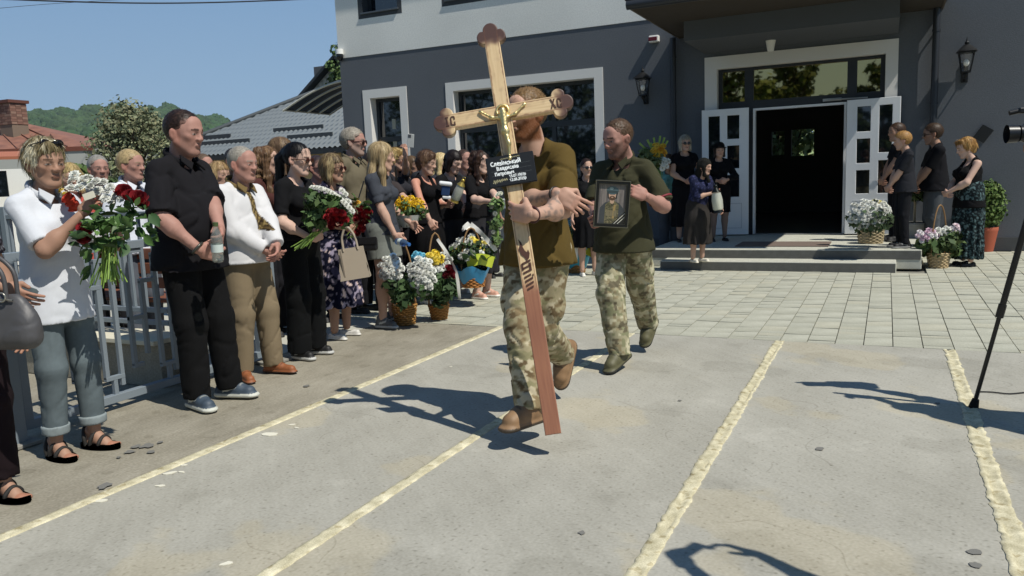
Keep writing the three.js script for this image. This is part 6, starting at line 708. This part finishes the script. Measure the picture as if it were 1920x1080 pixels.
// ---------- flowers ----------
const petalMat = {}; const petal = h => petalMat[h] ??= std(hex(h), .8, { side: THREE.DoubleSide });
const mumGeo = [0, 1, 2].map(v => { const P = [], N = [3, 18, 16, 13, 9, 6]; for (let i = 1; i < 6; i++) for (let j = 0; j < N[i]; j++) { const e = (8 + (i - 1) * 17 + rr(-7, 7)) * DEG, a = (j + rr(-.2, .2)) / N[i] * 6.283 + i, w = .19 * (1 - i * .06), r0 = .25, r1 = rr(.86, 1.04) * (1 - .02 * i), d = V(Math.cos(e) * Math.cos(a), Math.sin(e) * .8, Math.cos(e) * Math.sin(a)), s = V(-Math.sin(a), 0, Math.cos(a)), m = d.clone().multiplyScalar((r0 + r1) * .55), tip = d.clone().multiplyScalar(r1).add(V(0, -.07, 0)), A = d.clone().multiplyScalar(r0 * .6); const B = m.clone().addScaledVector(s, w), C = m.clone().addScaledVector(s, -w); for (const q of [A, C, B, B, C, tip]) P.push(q.x, q.y, q.z); } const g = new THREE.BufferGeometry(); g.setAttribute('position', new THREE.Float32BufferAttribute(P, 3)); g.computeVertexNormals(); return g; });
const roseGeo = [0, 1].map(() => { const gs = []; for (let i = 0; i < 15; i++) { const t = i / 14, r = .25 + t * .75, a0 = i * 2.4, P = [], I = []; for (let u = 0; u <= 4; u++) for (let v = 0; v <= 3; v++) { const a = a0 + (u / 4 - .5) * 1.9, y = v / 3, rad = r * (.55 + .5 * Math.sin(y * 1.6)) * (1 + .12 * y * y * t), ed = (u === 0 || u === 4) ? .06 : 0; P.push(Math.cos(a) * (rad - ed), -.55 + y * (1.25 - t * .35) - ed * 2, Math.sin(a) * (rad - ed)); if (u && v) { const b = u * 4 + v; I.push(b, b - 1, b - 5, b, b - 5, b - 4); } } const g = new THREE.BufferGeometry(); g.setAttribute('position', new THREE.Float32BufferAttribute(P, 3)); g.setIndex(I); g.computeVertexNormals(); gs.push(g); } return mergeGeometries(gs); });
const leafGeo = (() => { const P = [], I = []; for (let i = 0; i <= 4; i++) for (let j = -1; j <= 1; j++) { const t = i / 4; P.push(j * .26 * Math.sin(Math.PI * Math.min(.97, t * .9 + .08)), Math.abs(j) * .07 - t * t * .25, t); if (i && j > -1) { const b = i * 3 + j + 1; I.push(b, b - 1, b - 4, b, b - 4, b - 3); } } const g = new THREE.BufferGeometry(); g.setAttribute('position', new THREE.Float32BufferAttribute(P, 3)); g.setIndex(I); g.computeVertexNormals(); return g; })();
const leafMats = ['#3f5c2a', '#4c6b34', '#34502a', '#5b7a40'].map(h => std(hex(h), .55, { side: THREE.DoubleSide })), stemMats = ['#6f8f3a', '#86a24a', '#5c7a34'].map(h => std(hex(h), .6));
function blossom(parent, p, dir, r, kind, color) { const g = kind === 'rose' ? roseGeo[Math.floor(rnd() * 2)] : mumGeo[Math.floor(rnd() * 3)], m = mesh(kind === 'rose' ? 'rose' : 'blossom', g, petal(color), parent); m.position.copy(p).sub(parent.position); m.quaternion.setFromUnitVectors(V(0, 1, 0), dir.clone().normalize()).multiply(new THREE.Quaternion().setFromAxisAngle(V(0, 1, 0), rr(0, 6))); m.scale.setScalar(r); return m; }
function leafAt(parent, p, dir, s) { const m = mesh('leaf', leafGeo, leafMats[Math.floor(rnd() * 4)], parent); m.position.copy(p).sub(parent.position); m.quaternion.setFromUnitVectors(V(0, 0, 1), dir.clone().normalize()).multiply(new THREE.Quaternion().setFromAxisAngle(V(0, 0, 1), rr(-1.5, 1.5))); m.scale.setScalar(s); }
const toCam = () => V(0, 1.34, 0);
function cluster(parent, [px, py, rx, ry], n, color, D, r, kind = 'mum', core) { // blossoms over a dome round a centre
  const c = core ?? at(px, py, D), R = V(.9, 0, -.434), m = D / FOC; for (let i = 0; i < n; i++) { const a = i * 2.4 + rr(-.2, .2), q = Math.sqrt((i + .5) / n), dx = Math.cos(a) * q * rx * m, dy = -Math.sin(a) * q * ry * m, dz = Math.sqrt(Math.max(0, 1 - q * q)) * Math.min(rx, ry) * m * .8, p = c.clone().addScaledVector(R, dx).add(V(0, dy, 0)).addScaledVector(V(.434, 0, .9), dz), d = V(0, .55, 0).addScaledVector(R, dx / (rx * m) * .8).add(V(0, dy / (ry * m) * .5, 0)).addScaledVector(V(.434, 0, .9), .5 + dz / (ry * m) * .4); blossom(parent, p, d, r * rr(.82, 1.15), kind, Array.isArray(color) ? color[Math.floor(rnd() * color.length)] : color); }
}
function greens(parent, list, n, size = .07, col = [.05, .1, .025]) { mesh('foliage', leafCloud(list.map(([p, r]) => [p.x - parent.position.x, p.y - parent.position.y, p.z - parent.position.z, r, .9]), n, size, col, .3), leafMat, parent).userData.kind = 'stuff'; }
function stems(parent, from, to, n, spread0, spread1, r = .0035) { for (let i = 0; i < n; i++) { const a = from.clone().add(V(rr(-1, 1), rr(-.3, .3), rr(-1, 1)).multiplyScalar(spread0)).sub(parent.position), b = to.clone().add(V(rr(-1, 1), rr(-.35, .35), rr(-1, 1)).multiplyScalar(spread1)).sub(parent.position); mesh('stem', bar(a, b, r, 5, r * .8), stemMats[i % 3], parent); } }
const satin = std(hex('#e2e0d8'), .35, { side: THREE.DoubleSide });
function ribbonStrip(parent, pts, w, m = satin, name = 'ribbon') { const c = new THREE.CatmullRomCurve3(pts.map(p => p.clone().sub(parent.position))), P = [], I = [], n = 24; for (let i = 0; i <= n; i++) { const p = c.getPoint(i / n), t = c.getTangent(i / n), s = V().crossVectors(t, V(Math.sin(i * .4) * .5, .2, 1)).normalize().multiplyScalar(w / 2); P.push(p.x - s.x, p.y - s.y, p.z - s.z, p.x + s.x, p.y + s.y, p.z + s.z); if (i) { const b = i * 2; I.push(b - 2, b - 1, b, b - 1, b + 1, b); } } const g = new THREE.BufferGeometry(); g.setAttribute('position', new THREE.Float32BufferAttribute(P, 3)); g.setIndex(I); g.computeVertexNormals(); return mesh(name, g, m, parent); }
// bouquet of the woman in white
{
  const D = 3.84, b = thing('bouquet', 'large bouquet of white chrysanthemums and dark red roses', 'bouquet', at(195, 430, D));
  for (const [x, y] of [[140, 329], [136, 340], [155, 339], [165, 334], [180, 341], [193, 342], [134, 354], [184, 358], [196, 358], [207, 352], [218, 368], [210, 376], [229, 372], [150, 352], [170, 350], [172, 366], [198, 372]]) blossom(b, at(x, y, D + rr(-.05, .06)), V(rr(-.1, .7), .7, rr(.1, .9)), rr(.03, .037), 'mum', ['#d8d8d0', '#cdcdc4', '#dddfd8'][Math.floor(rnd() * 3)]);
  for (const [x, y, r] of [[231, 360, .042], [259, 372, .044], [243, 368, .036], [162, 430, .04], [158, 448, .036], [268, 384, .03]]) blossom(b, at(x, y, D + rr(-.02, .05)), V(.5, .8, .4), r, 'rose', '#8a0f1c');
  for (const [x, y] of [[134, 378], [127, 372], [140, 388]]) blossom(b, at(x, y, D + .08), V(-.2, .6, .8), .032, 'rose', '#cf4a32'); for (const [x, y] of [[115, 358], [122, 364]]) blossom(b, at(x, y, D + .1), V(-.2, .8, .6), .022, 'mum', '#e6cf5a');
  for (let i = 0; i < 110; i++) { const t = rnd(), x = mix(165, 262, rnd()) - (t > .7 ? 20 : 0), y = mix(385, 470, t); leafAt(b, at(x, y, D + rr(-.1, .08)), V(rr(-.8, 1), rr(-.5, .7), rr(-.2, 1)), rr(.045, .085)); } for (let i = 0; i < 14; i++) leafAt(b, at(mix(255, 285, rnd()), mix(385, 450, rnd()), D + rr(-.05, .08)), V(1, rr(-.6, .4), .4), rr(.06, .1));
  for (let i = 0; i < 10; i++) leafAt(b, at(mix(160, 175, rnd()), mix(455, 515, rnd()), D), V(-.5, -.6, .4), .06);
  stems(b, at(205, 440, D), at(203, 528, D), 34, .03, .075, .0042);
  const card = at(167, 367, D - .08).sub(b.position); mesh('card', box(-.028, .028, -.016, .016, -.001, .001).rotateZ(.3).rotateY(.5).translate(card.x, card.y, card.z), std(hex('#e6e0cc'), .8), b);
}
{ // bouquet of the woman with the black ponytail
  const D = 5.78, b = thing('bouquet', 'bouquet of red and white flowers held by the black ponytailed woman', 'bouquet', at(600, 420, D));
  for (let i = 0; i < 15; i++) { const t = i / 14, x = mix(586, 660, t), y = 352 + 44 * t * t; blossom(b, at(x, y, D + rr(-.03, .05)), V(.3 + t * .6, .8 - t * .3, .4), .03, 'mum', '#d6d6cc'); } for (let i = 0; i < 6; i++) blossom(b, at(mix(620, 655, rnd()), mix(355, 385, rnd()), D + .06), V(.6, .7, .3), .03, 'mum', '#d6d6cc');
  cluster(b, [630, 408, 17, 17], 9, '#8c0d1a', D - .06, .034, 'rose'); greens(b, [[at(600, 385, D), .12], [at(625, 385, D), .1], [at(590, 410, D), .09], [at(645, 410, D), .06]], 500, .07, [.06, .11, .03]); for (let i = 0; i < 40; i++) leafAt(b, at(mix(575, 640, rnd()), mix(365, 430, rnd()), D + rr(-.08, .05)), V(rr(-1, 1), rr(-.4, .8), rr(0, 1)), rr(.05, .09)); stems(b, at(592, 436, D), at(562, 464, D), 22, .03, .06, .004);
}
{ const D = 6.55, b = thing('bouquet', 'small bouquet of red roses and yellow flowers above the beige handbag', 'bouquet', at(675, 412, D)); cluster(b, [677, 402, 15, 16], 6, '#860c1a', D, .038, 'rose'); cluster(b, [676, 430, 10, 10], 3, '#7a0b18', D, .034, 'rose'); for (const [x, y] of [[665, 383], [671, 380], [660, 390]]) blossom(b, at(x, y, D), V(.2, .8, .4), .03, 'mum', '#e0b13c'); for (let i = 0; i < 16; i++) leafAt(b, at(mix(660, 698, rnd()), mix(372, 412, rnd()), D), V(rr(-.4, 1), rr(-.1, .6), .5), .09); stems(b, at(672, 420, D), at(655, 445, D), 8, .02, .03); }
{ const D = 8.25, b = thing('bouquet', 'loose bunch of white flowers hanging from the curly haired woman', 'bouquet', at(930, 400, D)); for (let i = 0; i < 16; i++) blossom(b, at(mix(922, 940, rnd()), mix(362, 460, rnd()), D + rr(-.05, .05)), V(rr(-.5, .7), rr(-.5, .5), .7), rr(.026, .036), 'mum', '#e3e3d2'); greens(b, [[at(931, 385, D), .09], [at(930, 420, D), .08], [at(930, 450, D), .07]], 320, .06, [.09, .15, .045]); stems(b, at(935, 376, D), at(930, 462, D), 10, .02, .04); }
{ const D = 12.0, b = thing('bouquet', 'tall bunch of yellow lilies and white chrysanthemums behind the portrait bearer', 'bouquet', at(1238, 300, D)); cluster(b, [1234, 284, 14, 16], 22, ['#e6b42e', '#f0cc4a', '#d89a20'], D, .05, 'mum'); cluster(b, [1245, 306, 9, 11], 8, '#ecece2', D - .05, .055, 'mum'); for (const [x, y] of [[1199, 268], [1214, 262], [1226, 258], [1238, 255], [1252, 264], [1206, 275], [1220, 268], [1246, 258]]) mesh('spike_leaf', bar(at(1232, 300, D).sub(b.position), at(x, y, D).sub(b.position), .012, 5, .018), stemMats[1], b); greens(b, [[at(1230, 302, D), .16], [at(1210, 290, D), .12]], 260, .1, [.08, .12, .04]); stems(b, at(1236, 305, D), at(1238, 352, D), 10, .05, .03, .006); }
// potted chrysanthemums in silver foil
{
  const D = 7.55, b = thing('potted_chrysanthemum', 'dome of yellow chrysanthemums in a silver foil pot', 'potted plant', at(764, 412, D)); cluster(b, [764, 386, 33, 19], 110, ['#e2b90c', '#f0cc22', '#c79a06'], D, .02, 'mum'); greens(b, [[at(764, 396, D), .14], [at(748, 396, D), .1], [at(782, 396, D), .1]], 700, .05);
  const pts = [[.085, -.07], [.1, -.03], [.118, .02], [.13, .045]].map(p => new THREE.Vector2(...p)), g = new THREE.LatheGeometry(pts, 28), p = g.attributes.position; for (let i = 0; i < p.count; i++) { const a = Math.atan2(p.getX(i), p.getZ(i)), k = 1 + .05 * Math.sin(a * 9) + .03 * Math.sin(a * 17 + p.getY(i) * 60); p.setX(i, p.getX(i) * k); p.setZ(i, p.getZ(i) * k); } g.computeVertexNormals(); mesh('foil_pot', g, std(hex('#b9bdbf'), .3, { metalness: .7, side: THREE.DoubleSide }), b); mesh('soil', new THREE.CylinderGeometry(.115, .085, .1, 20).translate(0, -.015, 0), std(hex('#241a12'), 1), b);
}
// ---------- flower baskets ----------
function wicker(r0, r1, h, rows, col) { const gs = []; for (let j = 0; j < rows; j++) { const t = (j + .5) / rows, r = mix(r0, r1, t), n = 44, pts = []; for (let i = 0; i < n; i++) { const a = i / n * 6.283; const k = r + .006 * Math.sin(a * 11 + j * Math.PI); pts.push(V(Math.cos(a) * k, t * h, Math.sin(a) * k)); } gs.push(tube(pts, h / rows * .5, 66, 5, true)); } return gs; }
function basket(label, pos, { r0 = .09, r1 = .12, h = .17, rows = 9, handle = .5, lean = .12, col = '#9c7138', wrap } = {}) {
  const b = thing('flower_basket', label, 'flower basket', pos); mesh('wicker', wicker(r0, r1, h, rows), std(hex(col), .7), b); for (let i = 0; i < 11; i++) { const a = i / 11 * 6.283; mesh('stake', bar(V(Math.cos(a) * r0 * .98, 0, Math.sin(a) * r0 * .98), V(Math.cos(a) * r1, h + .02, Math.sin(a) * r1), .005, 5), std(hex('#7a5528'), .7), b); } mesh('bottom', new THREE.CylinderGeometry(r0, r0, .012, 20).translate(0, .008, 0), std(hex('#7a5528'), .8), b);
  if (handle) mesh('handle', [tube([...Array(13)].map((_, i) => { const t = i / 12 * Math.PI; return V(Math.cos(t) * r1 * 1.0, h + Math.sin(t) * handle, 0); }), .009, 40, 6)].map(g => g.rotateY(.9)), std(hex('#8b6a44'), .7), b);
  if (wrap) { const g = new THREE.CylinderGeometry(r1 * 1.45, r1 * 1.02, h * 1.1, 26, 4, true), p = g.attributes.position; for (let i = 0; i < p.count; i++) { const a = Math.atan2(p.getX(i), p.getZ(i)), k = 1 + .09 * Math.sin(a * 6 + p.getY(i) * 9) * (p.getY(i) / h + .6); p.setX(i, p.getX(i) * k); p.setZ(i, p.getZ(i) * k); p.setY(i, p.getY(i) + .03 * Math.sin(a * 4)); } g.computeVertexNormals(); g.translate(0, h * 1.1, 0); mesh('wrapping', g, std(hex(wrap), .35, { side: THREE.DoubleSide }), b); }
  return b;
}
const WHITE = ['#d9d9d2', '#cfcfc6', '#dedfd8'];
{ const p = gp(760, 608), D = 7.15, b = basket('wicker basket of white chrysanthemums beside the girl in shorts', p, { r0: .085, r1: .115, h: .2, handle: .6 }); cluster(b, [735, 503, 22, 26], 26, WHITE, D, .042); cluster(b, [792, 515, 26, 34], 34, WHITE, D - .02, .042); greens(b, [[at(755, 540, D + .05), .14], [at(785, 540, D), .14], [at(740, 535, D), .1], [at(757, 560, D), .1]], 700, .08, [.035, .075, .02]); }
{ const p = gp(824, 598), D = 7.5, b = basket('wicker basket of blue, yellow, white and red flowers', p, { r0: .07, r1: .1, h: .15, handle: .7, col: '#a8763a' }); cluster(b, [786, 481, 14, 9], 10, ['#5fb4d0', '#7cc4da'], D, .036); cluster(b, [815, 485, 17, 14], 16, ['#e8cb3a', '#f0d95a'], D, .036); cluster(b, [812, 508, 32, 12], 20, WHITE, D, .034); cluster(b, [836, 492, 14, 18], 8, WHITE, D + .06, .034); cluster(b, [843, 510, 9, 10], 4, '#7c0f22', D - .08, .04, 'rose'); greens(b, [[at(815, 530, D), .15], [at(835, 540, D), .13], [at(800, 520, D), .1], [at(825, 560, D), .08]], 700, .08, [.035, .075, .02]); ribbonStrip(b, [at(820, 448, D - .05), at(840, 478, D - .1), at(855, 510, D - .1), at(862, 560, D - .05)], .03); }
{ const D = 8.35, p = at(888, 538, D), b = basket('round wicker basket in blue paper with white and yellow chrysanthemums', p, { r0: .11, r1: .13, h: .13, rows: 7, handle: .5, col: '#a9713a', wrap: '#2f86b4' }); cluster(b, [886, 462, 40, 20], 40, [...WHITE, '#e9d54a', '#f0e070'], D, .045); cluster(b, [885, 480, 26, 10], 8, WHITE, D - .12, .055); greens(b, [[at(885, 475, D), .2], [at(860, 475, D), .12], [at(910, 475, D), .12]], 700, .08, [.04, .08, .02]); for (let i = 0; i < 5; i++) leafAt(b, at(mix(880, 920, i / 5), 490, D - .16), V(rr(-.4, .6), .6, .5), .14); ribbonStrip(b, [at(882, 420, D), at(905, 440, D - .12), at(930, 470, D - .1)], .05); ribbonStrip(b, [at(880, 424, D), at(868, 430, D - .1), at(880, 418, D - .1)], .05); const lim = std(hex('#b7c23a'), .4, { side: THREE.DoubleSide }); ribbonStrip(b, [at(875, 492, D - .17), at(900, 486, D - .2), at(925, 492, D - .12)], .12, lim, 'lime_paper'); }
{ const p = gp(1081, 511), D = 10.75, b = basket('wicker basket in turquoise foil with yellow flowers on the pavers', p, { r0: .11, r1: .15, h: .17, rows: 8, handle: .55, col: '#a0763f', wrap: '#3fa0b8' }); for (const [x, y, w] of [[1070, 465, .2], [1090, 468, .2]]) ribbonStrip(b, [at(x, 480, D), at(x, 462, D - .05), at(x - 3, 445, D)], w, std(hex('#48a6bf'), .2, { side: THREE.DoubleSide }), 'foil'); cluster(b, [1105, 433, 17, 11], 26, ['#e8d21e', '#f2e04a', '#d9c012'], D, .055); cluster(b, [1075, 425, 12, 10], 8, ['#8cc4cc', '#cfe6e2'], D, .05); greens(b, [[at(1095, 445, D), .18], [at(1070, 440, D), .14]], 400, .1, [.05, .09, .02]); ribbonStrip(b, [at(1083, 418, D - .1), at(1082, 450, D - .2), at(1079, 490, D - .2)], .05); ribbonStrip(b, [at(1108, 446, D - .1), at(1115, 460, D - .1), at(1104, 480, D - .1)], .16, std(hex('#b3bd2c'), .4, { side: THREE.DoubleSide }), 'lime_paper'); }
{ const p = gp(1759, 502), D = 9.95, b = basket('pale wicker basket of pinkish white flowers before the patterned skirt', p, { r0: .1, r1: .14, h: .2, rows: 10, handle: .6, col: '#b9a37c' }); cluster(b, [1738, 442, 22, 13], 22, ['#ece6e6', '#e3cfd6', '#d3b3c4'], D, .045); cluster(b, [1765, 435, 18, 9], 12, WHITE, D, .05); cluster(b, [1790, 428, 9, 8], 6, ['#e9d7dc', '#ece6e6'], D, .045); greens(b, [[at(1745, 462, D), .17], [at(1775, 458, D), .19], [at(1785, 445, D), .12]], 600, .1, [.07, .12, .03]); }
{ const p = gp(1632, 456, .25), D = 10.05, b = basket('wide wicker basket of white chrysanthemums on the landing by the door', V(p.x, .25, p.z), { r0: .15, r1: .17, h: .2, rows: 9, handle: 0, col: '#a59676' }); cluster(b, [1628, 402, 40, 28], 90, WHITE, D, .045); cluster(b, [1645, 385, 18, 10], 10, ['#e6d86a', '#e9e2b0'], D, .04); greens(b, [[at(1630, 410, D), .24], [at(1650, 410, D), .16], [at(1610, 408, D), .15]], 700, .09, [.04, .07, .025]); }
// clipped shrubs in pots
{ const p = gp(1846, 471), t = thing('potted_shrub', 'clipped round green shrub in a terracotta pot against the wall', 'potted plant', p); mesh('pot', new THREE.LatheGeometry([[.11, 0], [.16, .3], [.165, .31], [.165, .36], [.15, .36], [.14, .3]].map(q => new THREE.Vector2(...q)), 26), std(hex('#a4553c'), .85, { side: THREE.DoubleSide }), t); mesh('soil', new THREE.CylinderGeometry(.145, .145, .02, 20).translate(0, .32, 0), std(hex('#2a1e14'), 1), t); mesh('crown', leafCloud([[0, .68, 0, .27, 1.25], [.02, .85, 0, .18, 1.1], [-.02, .52, .0, .2, .8]], 5200, .045, [.1, .17, .03], .4), leafMat, t).userData.kind = 'stuff'; mesh('trunk', bar(V(0, .3, 0), V(0, .8, 0), .025), barkMat, t); }
{ const c = at(1714, 432, 11.6), t = thing('potted_topiary', 'small standard tree in a grey stone pot behind the boys', 'potted plant', V(c.x, 0, c.z)); mesh('pot', new THREE.LatheGeometry([[.14, 0], [.2, .42], [.21, .47], [.17, .47]].map(q => new THREE.Vector2(...q)), 26), std(hex('#a3a29c'), .85, { side: THREE.DoubleSide }), t); mesh('soil', new THREE.CylinderGeometry(.18, .18, .02, 20).translate(0, .43, 0), std(hex('#2a1e14'), 1), t); mesh('trunk', bar(V(0, .4, 0), V(0, .82, 0), .016), std(hex('#b0a080'), .8), t); mesh('crown', leafCloud([[0, .9, 0, .2, .6]], 900, .07, [.06, .1, .03], .45), leafMat, t).userData.kind = 'stuff'; }
// ---------- carried things ----------
function bottle(name, label, p, dir, h, col, capc) { const t = thing(name, label, 'bottle', p); t.quaternion.setFromUnitVectors(V(0, 1, 0), dir.clone().normalize()); const gl = new THREE.MeshPhysicalMaterial({ color: hex(col), transmission: .85, roughness: .08, thickness: 0, ior: 1.4 }); mesh('body', new THREE.LatheGeometry([[.002, 0], [.028, .003], [.032, .02], [.031, .05], [.033, .07], [.031, .09], [.033, .12], [.032, .15], [.02, .185], [.0135, .2], [.0135, .215]].map(q => new THREE.Vector2(q[0], q[1] * h / .23)), 24), gl, t); mesh('label_band', new THREE.CylinderGeometry(.0338, .0338, .045, 24, 1, true).translate(0, .085 * h / .23, 0), std(hex('#c9d4cf'), .5, { side: THREE.DoubleSide }), t); mesh('cap', new THREE.CylinderGeometry(.0155, .0155, .022, 16).translate(0, .222 * h / .23, 0), std(hex(capc), .4), t); }
bottle('water_bottle', 'clear plastic water bottle in the hands of the heavy man', at(409, 492, 4.52), V(.08, 1, .05), .23, '#dfe6e2', '#4a5a36'); bottle('water_bottle', 'clear bottle with blue cap in the hand of the blonde girl', at(744, 452, 7.05), V(.8, -.1, .35), .2, '#8fb4dc', '#2f66a8');
function lantern(label, p, s, tilt, glassC, capC) { const t = thing('grave_lantern', label, 'lantern', p); t.rotation.z = tilt; t.scale.setScalar(s); mesh('glass', new THREE.LatheGeometry([[.04, 0], [.058, .02], [.062, .12], [.05, .2], [.04, .21]].map(q => new THREE.Vector2(...q)), 24), new THREE.MeshPhysicalMaterial({ color: hex(glassC), transmission: .5, roughness: .25, thickness: 0, side: THREE.DoubleSide }), t); mesh('candle', new THREE.CylinderGeometry(.035, .035, .13, 18).translate(0, .075, 0), std(hex('#e9e4d4'), .6), t); mesh('base', new THREE.CylinderGeometry(.05, .058, .03, 20).translate(0, -.01, 0), std(hex(capC), .35, { metalness: .6 }), t); mesh('lid', [new THREE.CylinderGeometry(.022, .056, .05, 20).translate(0, .235, 0), new THREE.SphereGeometry(.026, 14, 10).translate(0, .275, 0), new THREE.TorusGeometry(.02, .004, 6, 16).translate(0, .305, 0)], std(hex(capC), .3, { metalness: .7 }), t); }
lantern('tilted clear glass grave lantern with a gilt lid', at(853, 375, 8.55), .85, -.5, '#d8dccf', '#b39a4c'); lantern('dark grave lantern with pale glass held by the old woman', at(1347, 395, 10.2), 1.15, .12, '#dfe2d6', '#1d201f');
{ // beige tote bag
  const D = 6.55, b = thing('tote_bag', 'beige leather tote bag with two handles on the floral dress', 'handbag', at(668, 522, D)); b.rotation.y = .55; b.rotation.z = .12; const m = std(hex('#a39684'), .6); const g = new THREE.BoxGeometry(.24, .26, .11, 4, 6, 2), p = g.attributes.position; for (let i = 0; i < p.count; i++) { const t = (p.getY(i) + .13) / .26; p.setZ(i, p.getZ(i) * (1 - .55 * t)); p.setX(i, p.getX(i) * (1 - .14 * t) + .012 * noise(p.getY(i) * 12, i, 3)); } g.computeVertexNormals(); g.translate(0, .13, 0); mesh('bag_body', toCreasedNormals(g, .6), m, b); for (const z of [-.02, .028]) mesh('handle', tube([V(-.06, .24, z), V(-.05, .36, z), V(0, .44, z), V(.05, .36, z), V(.06, .24, z)], .008, 26), m, b); mesh('gusset', box(-.09, -.078, .02, .25, .045, .052), std(hex('#7d7264'), .6), b);
}
{ const D = 3.2, b = thing('grey_handbag', 'grey leather handbag hanging beside the dark trousers', 'handbag', at(-4, 632, D)); b.rotation.y = .3; const m = std(hex('#4b4a4c'), .5); mesh('bag_body', netMesh([cap(V(-.13, .05, 0), V(.13, .05, 0), .07, .07, { n: V(0, 0, 1), s: .7 }), cap(V(-.1, .13, 0), V(.1, .13, 0), .05, .05, { n: V(0, 0, 1), s: .6 }), cap(V(-.14, .0, 0), V(.14, .0, 0), .05)], { cell: .009, k: .04, disp: wr(.004, 9, 9, 9) }), m, b); for (const z of [-.03, .03]) mesh('handle', tube([V(-.09, .16, z), V(-.08, .27, z), V(0, .33, z), V(.08, .27, z), V(.09, .16, z)], .009, 24), m, b); mesh('zip', tube([V(-.12, .155, .035), V(0, .17, .042), V(.12, .155, .035)], .004, 12), std(hex('#a8a59c'), .3, { metalness: .8 }), b); mesh('buckle', new THREE.TorusGeometry(.018, .004, 6, 16).translate(.08, .17, .045), std(hex('#a8a59c'), .3, { metalness: .8 }), b); }
{ const D = 7.0, b = thing('black_shoulder_bag', 'small black shoulder bag on the hip of the blonde girl', 'handbag', at(692, 470, D)); b.rotation.y = .4; mesh('bag_body', rbox(-.08, .08, 0, .12, -.03, .03, .02, 3), std(hex('#131214'), .45), b); mesh('flap', rbox(-.082, .082, .06, .125, .026, .036, .004), std(hex('#1a191b'), .4), b); mesh('strap', tube([V(-.08, .11, 0), V(-.1, .35, -.02), V(-.02, .62, -.06)], .006, 16), std(hex('#131214'), .5), b); }
function phone(label, p, yaw, tilt, col) { const t = thing('smartphone', label, 'phone', p); t.rotation.set(tilt, yaw, -.12, 'YXZ'); mesh('case', rbox(-.037, .037, -.075, .075, -.005, .005, .005, 3), std(hex(col), .35), t); mesh('screen', rbox(-.034, .034, -.071, .071, -.0062, -.0045, .0006, 1), std(hex('#0a0b0d'), .1), t); mesh('camera_bump', rbox(-.03, .004, .035, .07, .004, .008, .002), std(hex('#55565a'), .3), t); }
phone('pale phone raised above the heads of the crowd', at(770, 264, 8.75), .35, .05, '#b9bbb8'); phone('black phone held upright beside the yellow chrysanthemums', at(742, 325, 7.75), -.8, .05, '#141416');
{ const t = thing('smartphone', 'phone held up by the filming person beside the driveway', 'phone', C2.wrist(0).lerp(C2.wrist(1), .5).add(V(-.06, .11, .0))); t.rotation.y = 1.2; mesh('case', rbox(-.08, .08, -.04, .04, -.005, .005, .005), std(hex('#222'), .4), t); }
{ const t = thing('folded_towel', 'folded white and blue cloth carried in the crowd', 'cloth', at(835, 348, 8.5)); t.rotation.set(.2, .5, -.25); t.scale.setScalar(.72); mesh('white_fold', rbox(-.1, .1, .0, .06, -.05, .05, .028, 4), std(hex('#d6d8d8'), .9), t); mesh('blue_fold', rbox(-.055, .075, -.15, -.004, -.035, .035, .016, 4), std(hex('#23406a'), .9), t); mesh('white_fold', rbox(-.03, .1, -.2, -.154, -.04, .04, .016, 4), std(hex('#d6d8d8'), .9), t); }
// video camera, monopod and its cable
{
  const foot = gp(1825, 764), up = at(1925, 415, 3.95), d = up.clone().sub(foot).normalize(), head = foot.clone().addScaledVector(d, 1.5), blk = std(hex('#121315'), .4); const m = thing('monopod', 'black telescopic monopod standing on the concrete', 'monopod', foot); const O = k => V(0, 0, 0).addScaledVector(d, k); mesh('rubber_foot', bar(O(0), O(.05), .026, 12, .018), std(hex('#0b0b0c'), .9), m); mesh('lower_tube', bar(O(.05), O(.55), .011, 12), blk, m); mesh('lock_collar', bar(O(.53), O(.6), .02, 12), blk, m); mesh('upper_tube', bar(O(.6), O(1.5), .0155, 12), blk, m);
  const c = thing('video_camera', 'black video camera with large lens hood and top handle', 'camera', at(1935, 252, 4.0)); c.rotation.y = Math.PI + 1.25; // lens along local +z
  const lens = at(1887, 252, 4.02), bod = at(1960, 248, 3.98), ax = lens.clone().sub(bod).normalize(); c.rotation.set(0, Math.atan2(ax.x, ax.z), 0); c.position.copy(bod); const L = lens.distanceTo(bod); mesh('lens', [new THREE.CylinderGeometry(.042, .042, L * .55, 26).rotateX(Math.PI / 2).translate(0, 0, L * .4), new THREE.CylinderGeometry(.047, .044, .05, 26, 1, true).rotateX(Math.PI / 2).translate(0, 0, L - .025), new THREE.TorusGeometry(.0435, .003, 6, 26).translate(0, 0, L * .55)], std(hex('#15171c'), .35, { side: THREE.DoubleSide }), c); mesh('front_glass', new THREE.CylinderGeometry(.04, .04, .004, 24).rotateX(Math.PI / 2).translate(0, 0, L - .04), std(hex('#0a0c14'), .05), c); mesh('camera_body', rbox(-.06, .06, -.06, .07, -.2, .02, .012, 3), blk, c); mesh('top_handle', [rbox(-.018, .018, .1, .13, -.15, .13, .008), rbox(-.015, .015, .06, .105, -.12, -.09, .006), bar(V(0, .115, .12), V(0, .105, L * .95), .013, 10)], blk, c);
  tag(mesh('cable', tube([gp(1832, 736), gp(1860, 737), gp(1890, 740), gp(1960, 736), gp(2050, 760)].map(p => V(p.x, .006, p.z)), .004, 40, 5), std(hex('#1a1a1a'), .7)), 'thin black cable lying on the concrete by the monopod', 'cable');
}
scene.traverse(o => { if (o.isMesh) { o.castShadow = true; o.receiveShadow = true; } });
renderer.render(scene, camera);
